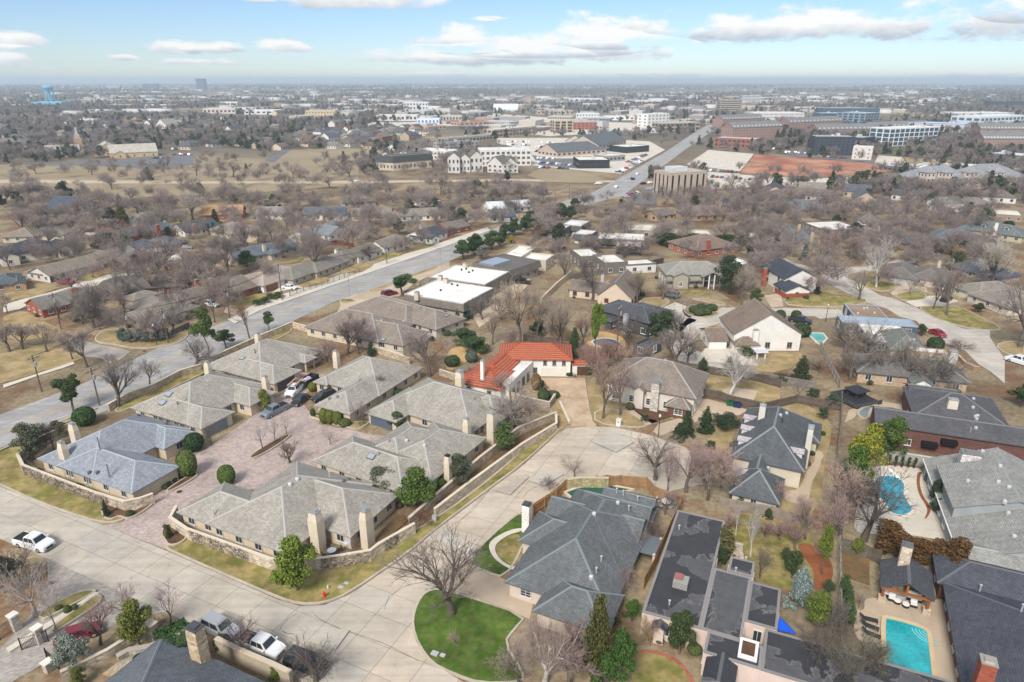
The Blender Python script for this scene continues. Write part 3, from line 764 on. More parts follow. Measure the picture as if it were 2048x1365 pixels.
SHRB=dict(lv=4,kids=[8,5,5,4],len=[3.2,.66,.62,.6],ang=[.75,.6,.65,.8],up=[1,.5,.3,.1],trunk=.07,r=.012)
for kind,spec,seeds,tl,rm_ in (('bare',BIG,(1,2,3),2,.0016),('vase',VASE,(4,5),2,.0016),('wide',WIDE,(6,7),2,.0016),('upright',UPR,(8,9),2,.0016),
        ('mid',MIDS,(11,12,13),1,.0026),('midwide',MIDW,(14,15),1,.0026),('sparse',SPRS,(16,17),1,.0022),('far',FARS,(18,19,20,21),0,.0075),('twigshrub',SHRB,(22,23),0,.003)):
 TREES[kind]=[bare_meshes(kind,s,spec,tl,rm_) for s in seeds]
def green(kind,seeds,n,size,R_,z0,z1,nb,rb,cone=0.0,th=.6,tr_=.022,droop=0.0):
 TREES[kind]=[(simple_trunk(th,tr_,s),leaf_cloud('crown',s,crown_blobs(s,nb,R_,z0,z1,rb,cone),n,size,droop=droop),R_+rb*.5) for s in seeds]
green('round',(31,32,33),7500,.021,.34,.25,.85,22,.13)
green('olive',(34,35),7500,.017,.36,.2,.85,30,.11)
green('pine',(36,37),5000,.021,.30,.36,.92,9,.12,th=.85)
green('cedar',(38,39),7000,.019,.30,.1,.96,34,.11,cone=1,th=.8,droop=.6)
green('spruce',(40,41),8000,.018,.38,.06,.96,40,.10,cone=1,th=.8,droop=.4)
green('column',(42,43),3400,.022,.13,.08,.92,16,.10,th=.5)
green('farround',(44,45),420,.085,.34,.2,.85,10,.18)
green('farcone',(46,47),420,.075,.26,.1,.95,12,.14,cone=1)
def skin_cloud(name,seed,f,n,size):
 """clipped plant: leaves on the skin of a surface f(u, v)"""
 g=np.random.default_rng(seed);C,nr=f(g.uniform(0,1,n),g.uniform(0,1,n),g)
 nr=nr+g.normal(size=(n,3))*.45;nr/=np.linalg.norm(nr,axis=1,keepdims=True)
 h=g.normal(size=(n,3));a=np.cross(nr,h);a/=np.linalg.norm(a,axis=1,keepdims=True);b=np.cross(nr,a);s=size*g.uniform(.6,1.3,n)
 C=C+nr*g.uniform(-.5,.4,n)[:,None]*size
 V=np.stack([C-a*s[:,None],C-b*s[:,None]*.7,C+a*s[:,None],C+b*s[:,None]*.7],1)
 return np_mesh(name,V.reshape(-1,3),np.arange(n*4).reshape(-1,4),'leaf')
def egg(rx,h,pw=1.0):
 def f(u,v,g):
  th=2*math.pi*u;c=1-2*v;s=np.sqrt(1-c*c)**pw
  nr=np.stack([np.cos(th)*s,np.sin(th)*s,c],1);return np.stack([rx*nr[:,0],rx*nr[:,1],h/2+(h/2-.01)*c],1),nr
 return f
def cube(rx,ry,h):
 def f(u,v,g):
  n=len(u);k=g.choice(5,n,p=np.array([rx*ry,rx*h,rx*h,ry*h,ry*h])/(rx*ry+2*rx*h+2*ry*h))
  x,y,z=(u*2-1)*rx,(v*2-1)*ry,u*h;nr=np.zeros((n,3));P=np.zeros((n,3));w=g.uniform(-1,1,n)
  for kk,ax,sg in ((0,2,1),(1,1,-1),(2,1,1),(3,0,1),(4,0,-1)):
   q=k==kk;nr[q,ax]=sg
   P[q,0]=x[q] if ax !=0 else sg*rx;P[q,1]=(y[q] if ax==2 else (sg*ry if ax==1 else (v[q]*2-1)*ry));P[q,2]=h if ax==2 else z[q]
  return P,nr
 return f
stub=(lambda mb:(mb.tube([(0,0,0),(0,0,.12),(0,0,.5)],[.06,.05,.03],6),mb.mesh('trunk',['bark']))[1])(MB())
TREES['topiary']=[(stub,skin_cloud('crown',50,egg(.42,1.0,.8),3000,.045),.42)]
TREES['ball']=[(stub,skin_cloud('crown',51,egg(.55,1.0),2400,.06),.55),(stub,skin_cloud('crown',52,egg(.5,1.0,.9),2400,.06),.5)]
TREES['hedgebox']=[(stub,skin_cloud('crown',53,cube(.65,.5,1.0),4200,.045),.62)]
def tree(T):
 """T = (kind, x, y, height, crown radius, rotation, variant, crown colour, bark colour, label, name, category, group)"""
 kind,x,y,h,rad,rz,var,cc,bc,label,name,cat,group=T
 vs=TREES[kind];tm,cm,r1=vs[var % len(vs)]
 tw=cm.materials[0].name=='twig';sxy=rad/r1*(1.18 if tw else 1.0);o=empty(name,(x,y,0),rz,(sxy,sxy,h*(1.08 if tw else 1.0)));tag(o,label,cat,group)
 f=1.28 if tw else 1.0
 put('trunk',tm,o,color=bc);put('crown',cm,o,color=tuple(v*f for v in cc))
 return o
# ---------------------------------------------------------------- vehicles
def loft(mb,sts,m=0,close=True):
 """sts: rings of equal point count"""
 n=len(sts[0])
 for a,b in zip(sts[:-1],sts[1:]):
  for k in range(n if close else n-1):
   j=(k+1) % n;mb.poly([a[k],b[k],b[j],a[j]],None,m)
 mb.poly(sts[0],None,m);mb.poly(sts[-1][::-1],None,m)
CARS={}
def car_parts(kind):
 if kind in CARS:return CARS[kind]
 S={'sedan':dict(L=4.8,W=1.84,H=1.45,hood=.92,belt=.95,cab=(-1.75,-1.05,.55,1.35),tail=.98),
  'suv':dict(L=4.95,W=1.95,H=1.82,hood=1.1,belt=1.12,cab=(-2.4,-2.1,.45,1.2),tail=1.12),
  'pickup':dict(L=5.8,W=2.0,H=1.92,hood=1.18,belt=1.2,cab=(-.75,-.55,.95,1.6),tail=1.2),
  'van':dict(L=5.9,W=2.05,H=2.4,hood=1.3,belt=1.35,cab=(-2.9,-2.85,1.4,2.2),tail=1.35)}[kind]
 L_,W_,Ht,hd,bl,cab,tl=S['L'],S['W'],S['H'],S['hood'],S['belt'],S['cab'],S['tail'];hl,hw=L_/2,W_/2
 P=[]
 def ring(x,zt,w,zl=.28):return [(x,-w,zl),(x,w,zl),(x,w,zt-.22),(x,w*.93,zt),(x,-w*.93,zt),(x,-w,zt-.22)]
 mb=MB();bed=kind=='pickup'
 loft(mb,[ring(-hl,tl-.12,hw*.9,.42),ring(-hl+.18,tl,hw),ring(cab[0],tl if not bed else bl,hw),ring(cab[3],hd+.04,hw),ring(hl-.5,hd-.06,hw),ring(hl-.08,hd-.22,hw*.93,.34),ring(hl,hd-.36,hw*.85,.4)])
 P.append(('body',mb.mesh('body',['car_paint']),(0,0,0),None,'paint'))
 a,b,c,d=cab;w0,w1=hw*.93,hw*.76
 mb=MB();q0=[(a,-w0,bl),(d,-w0,bl),(d,w0,bl),(a,w0,bl)];q1=[(b,-w1,Ht),(c,-w1,Ht),(c,w1,Ht),(b,w1,Ht)]
 for k in range(4):j=(k+1) % 4;mb.poly([q0[k],q0[j],q1[j],q1[k]])
 mb.poly([(x,y,z) for x,y,z in q1]);mb.box(b+.1,-w1+.06,Ht-.01,c-.1,w1-.06,Ht+.035)
 P.append(('cabin',mb.mesh('cabin',['car_paint']),(0,0,0),None,'paint'))
 def pane(k,sh,up=.012):
  j=(k+1) % 4;A,B,C,D=(Vector(v) for v in (q0[k],q0[j],q1[j],q1[k]));n=(B-A).cross(D-A).normalized()*up
  f=lambda u,v:(A.lerp(B,u)).lerp(D.lerp(C,u),v)+n
  mb=MB()
  for (u0,u1) in sh:mb.poly([f(u0,.12),f(u1,.12),f(u1,.88),f(u0,.88)])
  return mb
 P.append(('windscreen',pane(1,[(.06,.94)]).mesh('windscreen',['glass']),(0,0,0),(.03,.04,.045),None))
 P.append(('rear_window',pane(3,[(.1,.9)]).mesh('rear_window',['glass']),(0,0,0),(.03,.035,.04),None))
 for k in (0,2):P.append(('side_window',pane(k,[(.07,.49),(.52,.9)]).mesh('side_window',['glass']),(0,0,0),(.025,.03,.035),None))
 if bed:
  mb=MB();mb.box(-hl+.15,-hw*.82,tl-.02,a-.08,hw*.82,tl+.02);P.append(('truck_bed',mb.mesh('truck_bed',['rubber']),(0,0,0),None,'bed'))
 wx=L_*.31
 def wheel():
  mb=MB();mb.tube([(0,-.12,0),(0,.12,0)],.36,14);return mb.mesh('wheel',['rubber'])
 def rim():
  mb=MB();mb.tube([(0,-.135,0),(0,.135,0)],.21,10);return mb.mesh('rim',['metal'])
 wm_,rm_=shared('wheel',wheel),shared('rim',rim)
 for x in (-wx,wx):
  for y in (-hw+.1,hw-.1):P.append(('wheel',wm_,(x,y,.36),None,'wheel'))
 for s in (-1,1):
  mb=MB();mb.box(hl-.2,min(s*hw*.82,s*hw*.5),hd-.42,hl-.02,max(s*hw*.82,s*hw*.5),hd-.26);P.append(('headlight',mb.mesh('headlight',['lamp_lens']),(0,0,0),(.7,.72,.74),None))
  mb=MB();mb.box(-hl-.015,min(s*hw*.86,s*hw*.62),tl-.42,-hl+.14,max(s*hw*.86,s*hw*.62),tl-.14);P.append(('taillight',mb.mesh('taillight',['lamp_lens']),(0,0,0),(.35,.02,.02),None))
  mb=MB();mb.box(c+.35,min(s*hw,s*(hw+.2)),bl+.02,c+.55,max(s*hw,s*(hw+.2)),bl+.2);P.append(('wing_mirror',mb.mesh('wing_mirror',['car_paint']),(0,0,0),None,'paint'))
 mb=MB();mb.box(hl-.06,-hw*.48,.5,hl+.012,hw*.48,hd-.4);P.append(('grille',mb.mesh('grille',['rubber']),(0,0,0),None,None))
 mb=MB();mb.box(hl-.1,-hw*.84,.34,hl+.05,hw*.84,.5);P.append(('bumper',mb.mesh('bumper',['metal']),(0,0,0),(.3,.3,.3),None))
 CARS[kind]=P;return P
def far_car_mesh(kind):
 def fn():
  L_,W_,H_={'sedan':(4.7,1.8,1.42),'suv':(4.9,1.9,1.75),'pickup':(5.7,1.95,1.8),'van':(5.8,2.0,2.3)}[kind]
  mb=MB();mb.box(-L_/2,-W_/2,.3,L_/2,W_/2,.95,0);a,b=(-L_*.42,L_*.22) if kind !='pickup' else (-L_*.12,L_*.22)
  if kind in ('sedan',):a=-L_*.32
  mb.frustum(a,-W_/2+.05,.951,b,W_/2-.05,H_-.06,.35,.12,1);mb.box(a+.36,-W_/2+.18,H_-.058,b-.36,W_/2-.18,H_,0)
  for x in (-L_*.3,L_*.3):
   for y in (-W_/2+.02,W_/2-.02):mb.tube([(x,y-.1,.34),(x,y+.1,.34)],.34,8,2)
  return mb.mesh('car',['car_paint','glass','rubber'])
 return shared(('farcar',kind),fn)
def car(C):
 kind,x,y,rz,col,label,lod,group=C[:8];nm={'sedan':'parked_car','suv':'parked_suv','pickup':'pickup_truck','van':'delivery_van'}[kind];cat={'sedan':'car','suv':'suv','pickup':'pickup truck','van':'van'}[kind]
 if lod:
  o=put(nm,far_car_mesh(kind),None,(x,y,0.02),rz,col);return tag(o,label,cat,group)
 root=empty(nm,(x,y,0.02),rz);tag(root,label,cat,group)
 for (n,me,loc,c,special) in car_parts(kind):
  o=put(n,me,root,loc,color=col if special=='paint' else (c or (.02,.02,.02)))
  if special=='wheel':put('rim',MESH['rim'],o,color=(.45,.45,.46))
 return root
# ---------------------------------------------------------------- walls, fences, poles
def fence(F):
 """F = dict(pts, h, label, kind: plank/iron/panel, colour)"""
 pts=F['p'];x0,y0=pts[0];root=empty(F.get('n','fence'),(x0,y0,0));tag(root,F['l'],F.get('c','fence'),F.get('g'))
 rel=[(p[0]-x0,p[1]-y0) for p in pts];h=F['h'];col=F['col'];rs=random.Random(len(pts)+int(x0*7));kind=F['k']
 planks=MB();acc=0
 for a,b in zip(rel[:-1],rel[1:]):
  l=math.dist(a,b)
  if l<.05:continue
  dx_,dy_=(b[0]-a[0])/l,(b[1]-a[1])/l;px,py=-dy_,dx_
  n=max(1,int(l/2.4)) if F.get('posts',True) else 0
  for k in range(n+1 if n else 0):
   u=l*k/n;me=shared(('post',kind,h),lambda:(lambda m:(m.box(-.06,-.06,0,.06,.06,h+.08),m.mesh('post',['metal' if kind=='iron' else 'wood']))[1])(MB()))
   put('post',me,root,(a[0]+dx_*u,a[1]+dy_*u,0),math.atan2(dy_,dx_),col)
  if kind=='plank':
   u=0.0;w=F.get('pw',.16)
   while u<l:
    e=min(u+w-.012,l);z=h+rs.uniform(-.03,.03);o=rs.uniform(-.008,.008)
    q=[(a[0]+dx_*u+px*(.07+o),a[1]+dy_*u+py*(.07+o)),(a[0]+dx_*e+px*(.07+o),a[1]+dy_*e+py*(.07+o)),(a[0]+dx_*e+px*(.1+o),a[1]+dy_*e+py*(.1+o)),(a[0]+dx_*u+px*(.1+o),a[1]+dy_*u+py*(.1+o))]
    planks.extrude(q,.05,z);u+=w
  elif kind=='iron':
   u=0.0
   while u<l:
    c=(a[0]+dx_*u,a[1]+dy_*u);planks.box(c[0]-.012,c[1]-.012,.08,c[0]+.012,c[1]+.012,h);u+=.14
   for z in (.12,h-.12):planks.tube([(a[0],a[1],z),(b[0],b[1],z)],.022,4)
 if planks.v:
  o=planks.build('plank' if kind=='plank' else 'bar','wood' if kind=='plank' else 'metal',root,col);o['kind']='stuff'
 if kind=='plank' and F.get('rail',True):
  mb=MB()
  for z in (.4,h-.35):
   for a,b in zip(rel[:-1],rel[1:]):ribbon(mb,[a,b],.06,z,z+.09)
  mb.build('rail','wood',root,col)
 return root
def wall(F):
 """masonry garden wall with coping; pts polyline"""
 pts=F['p'];x0,y0=pts[0];root=empty(F.get('n','garden_wall'),(x0,y0,0));tag(root,F['l'],F.get('c','wall'),F.get('g'))
 rel=[(p[0]-x0,p[1]-y0) for p in pts];th=F.get('t',.35)
 mb=MB();ribbon(mb,rel,th,0,F['h']-.1);mb.build('wall',F.get('m','ledge_stone'),root,F['col'])
 mb=MB();ribbon(mb,rel,th+.12,F['h']-.098,F['h']);mb.build('coping',F.get('cm','stucco'),root,F.get('cc',F['col']))
 for (i,f0,f1) in F.get('ivy',()):      # leafless creeper on the street side
  a,b=rel[i],rel[i+1];l=math.dist(a,b);dx_,dy_=(b[0]-a[0])/l,(b[1]-a[1])/l;px,py=dy_*F.get('side',1),-dx_*F.get('side',1)
  g=random.Random(i*31+int(f0*100));P,Q=[],[]
  for k in range(int((f1-f0)*l*90)):
   u=l*g.uniform(f0,f1);z=g.uniform(.05,F['h']+.05);an=g.gauss(1.57,.7);ln=g.uniform(.15,.45);o=th/2+g.uniform(.0,.12)
   P.append((a[0]+dx_*u+px*o,a[1]+dy_*u+py*o,z));u2=u+math.cos(an)*ln
   Q.append((a[0]+dx_*u2+px*(o+g.uniform(-.02,.06)),a[1]+dy_*u2+py*(o+g.uniform(-.02,.06)),min(F['h']+.06,z+math.sin(an)*ln)))
  me=segs_mesh('creeper',P,Q,[.016]*len(P),[.009]*len(P),3,'twig');o=put('creeper',me,root,color=(.085,.06,.05));o['kind']='stuff'
 return root
def pole(x,y,h,rz,label,kind,group):
 wood=(.14,.10,.075)
 if kind=='wood':
  root=empty('utility_pole',(x,y,0),rz);tag(root,label,'pole',group)
  put('pole',shared(('pole',h),lambda:(lambda m:(m.tube([(0,0,0),(0,0,h)],[.17,.11],8),m.mesh('pole',['wood']))[1])(MB())),root,color=wood)
  put('crossarm',shared('xarm',lambda:(lambda m:(m.box(-1.3,-.07,0,1.3,.07,.16),m.mesh('crossarm',['wood']))[1])(MB())),root,(0,-.14,h-.7),color=(.2,.16,.12))
  for u in (-1.15,-.4,.4,1.15):put('insulator',shared('insul',lambda:(lambda m:(m.tube([(0,0,0),(0,0,.22)],[.07,.04],6),m.mesh('insulator',['paint']))[1])(MB())),root,(u,-.14,h-.54),color=(.5,.5,.5))
  put('transformer',shared('xform',lambda:(lambda m:(m.tube([(0,0,0),(0,0,.9),(0,0,1.0)],[.26,.26,.1],10),m.mesh('transformer',['metal']))[1])(MB())),root,(.0,-.42,h-2.4),color=(.45,.46,.46))
 else:
  root=empty('street_lamp',(x,y,0),rz);tag(root,label,'street lamp',group);c=(.03,.03,.03) if kind=='black' else (.45,.45,.44)
  put('pole',shared(('lpole',h),lambda:(lambda m:(m.tube([(0,0,0),(0,0,.5),(0,0,h)],[.13,.08,.06],8),m.mesh('pole',['metal']))[1])(MB())),root,color=c)
  if kind=='black':put('lantern',shared('lantern',lambda:(lambda m:(m.tube([(0,0,0),(0,0,.15),(0,0,.45),(0,0,.6)],[.1,.22,.2,.05],8),m.mesh('lantern',['paint']))[1])(MB())),root,(0,0,h),color=(.6,.6,.58))
  else:
   put('arm',shared('larm',lambda:(lambda m:(m.tube([(0,0,0),(.9,0,.25),(2.0,0,.3)],.045,6),m.mesh('arm',['metal']))[1])(MB())),root,(0,0,h-.35),color=c)
   put('lamp_head',shared('lhead',lambda:(lambda m:(m.box(-.35,-.14,-.08,.35,.14,.08),m.mesh('lamp_head',['metal']))[1])(MB())),root,(2.2,0,h-.05),color=c)
 return root
def cable(a,b,label,group,sag=.7):
 pts=[]
 for k in range(13):
  t_=k/12;pts.append((a[0]+(b[0]-a[0])*t_,a[1]+(b[1]-a[1])*t_,a[2]+(b[2]-a[2])*t_-4*sag*t_*(1-t_)))
 mb=MB();mb.tube([(p[0]-a[0],p[1]-a[1],p[2]) for p in pts],.025,4,cap=False)
 return tag(mb.build('power_cable','rubber',None,(.03,.03,.03),(a[0],a[1],0)),label,'cable',group)
# ---------------------------------------------------------------- measured layout (metres; x right, y away, camera above the origin)
D=dict
def unflat(l):
 for d in l:v=[float(x) for x in d['p'].split()];d['p']=list(zip(v[::2],v[1::2]))
 return l
ROADS=[
D(n='arterial_road',p='-89 88.8 -89.3 104.4 -78 119.7 -70 140.9 -64.7 155.9 -51 189.5 -37.5 206.1 -21.2 237.9 -2.9 278 20.7 328.7 49.6 388.9 38 385.3 3.7 314.8 -23.3 263.3 -52.3 213 -70.5 181.6 -83.6 156.2 -91 130.5 -98.2 117.2 -101.1 103.9',a=1.0993,w=3.9,l=6,cols=[(.335,.325,.315),(.315,.305,.295),(.35,.34,.325),(.325,.32,.31)],z=0),
D(n='avenue',p='20.7 328.7 61.2 381.8 99.3 484.6 158.8 647.8 252.6 897.6 297 1020.4 279.1 1020.4 214.8 846.5 135.6 624.6 82 484.6 47.8 398.1 27.2 352.6',a=1.2145,w=4,l=12,cols=[(.335,.325,.315),(.315,.305,.295),(.35,.34,.325),(.325,.32,.31)],z=.004),
D(n='residential_street',p='-88.2 95.9 -80.8 92.4 -66.9 85.6 -59.1 82.5 -46.8 76.5 -37.6 71.8 -29.1 67.4 -25.8 66.2 -22.9 66.4 -20.2 68.2 -13.8 76.2 -11.3 80.5 -3.5 91.4 1.7 98.5 8 109.1 10 111.6 14.6 112.5 19.2 112 24.9 109.1 30.2 104.8 33.2 98.2 31.6 93.7 23.8 90.8 22 93.5 15.5 95.9 8.1 92.5 3.6 88.2 1.6 85.8 -1.1 82.7 -5.3 76.6 -6.1 74.4 -11.4 67.4 -11.8 65.4 -11.7 62.9 -10.6 60.1 -8.8 57.4 -6.4 55.8 -2.3 52.8 -1.2 48.2 -15.8 48.2 -19.9 52.8 -23.5 55.9 -25.4 57 -33.9 61.3 -37.7 63.2 -48.7 68.5 -62.6 75.2 -65.5 76.6 -71.7 79.3 -77.8 82',a=-.4477,w=3.7,l=4.6,cols=[(.445,.405,.345),(.43,.39,.33),(.455,.41,.345),(.435,.4,.345),(.45,.405,.335),(.485,.415,.33),(.465,.395,.315),(.5,.43,.345),(.48,.405,.32),(.455,.405,.335),(.51,.445,.365)],z=0),
D(n='loop_street',p='39.9 158.7 41.8 164 47.1 173.5 49.7 175.8 53.6 177.3 59.4 183.1 64.1 182.6 61.3 173.5 58.6 172.7 50.8 166.8 47.2 162 42.6 153 45.7 147.6 51.1 141 47.5 138.9 39.3 141 37.4 146.5 38.3 153.6 45.9 168.3 48.5 171.2 47.1 176.6 47.5 180.6 49.6 183.9 47.2 188.2 43.3 183.9 41.6 180.6 40.9 177.3',a=.8315,w=4.2,l=5,cols=[(.47,.43,.37),(.45,.41,.355),(.49,.45,.39),(.44,.405,.36)],z=0),
D(n='loop_street_end',p='45.9 165.6 49.5 172.8 54 174.8 61.8 181.3 71 182.4 72.4 182.4 76.5 182.8 85 182.4 93 180.5 91.2 175.5 82.7 173.5 82.2 175.5 77.7 175.5 74.5 176.2 71.5 180.5 63.5 176.2 53.6 170.1 47.6 163.7 45.1 158.9 44 157.8',a=.145,w=4.2,l=5,cols=[(.47,.43,.37),(.45,.41,.355),(.49,.45,.39),(.44,.405,.36)],z=0),
D(n='side_street',p='108.5 211.8 109.7 201.4 109.7 194.6 111.8 191.9 112.8 188.5 114 182.8 114.3 175.2 115.4 168.8 116.6 165.4 122.4 164.1 119 159 116.5 153 113.4 145.2 104.2 131.6 105.4 138.1 105.3 142.1 107.5 150.7 105.6 155.3 106.2 162.8 106.1 165.4 107.7 171.6 105 175.2 105.2 182.1 102.6 186.9 102.7 191.9 100.8 197.3 99.8 209.7 101.6 218.1 109.5 229.5 108.9 218.1',a=-1.4154,w=4.2,l=5,cols=[(.47,.43,.37),(.45,.41,.355),(.49,.45,.39),(.44,.405,.36)],z=0),
D(n='upper_street',p='93 256.2 97.3 245.5 99.1 233.8 103.2 226.4 113.1 227.3 120 228.2 129.7 231.9 145.3 243.5 152.5 247.6 141.4 233.8 124.2 221.2 118.8 223 111.1 217.9 106.4 211.5 103.7 213 101 221.2 97 231.9 93.1 243.5 88.8 249.7',a=-.8538,w=4.2,l=5,cols=[(.47,.43,.37),(.45,.41,.355),(.49,.45,.39),(.44,.405,.36)],z=0),
D(n='cross_street',p='-109.8 157.2 -109.5 160.1 -102 155 -94.8 152.2 -90.2 149.8 -89.9 144.4 -91.1 142.5 -95.3 145.9 -98.7 146.4',a=-.4952,w=3.6,l=4.5,cols=[(.37,.33,.3),(.35,.315,.29),(.39,.345,.31)],z=0)
]
unflat(ROADS)
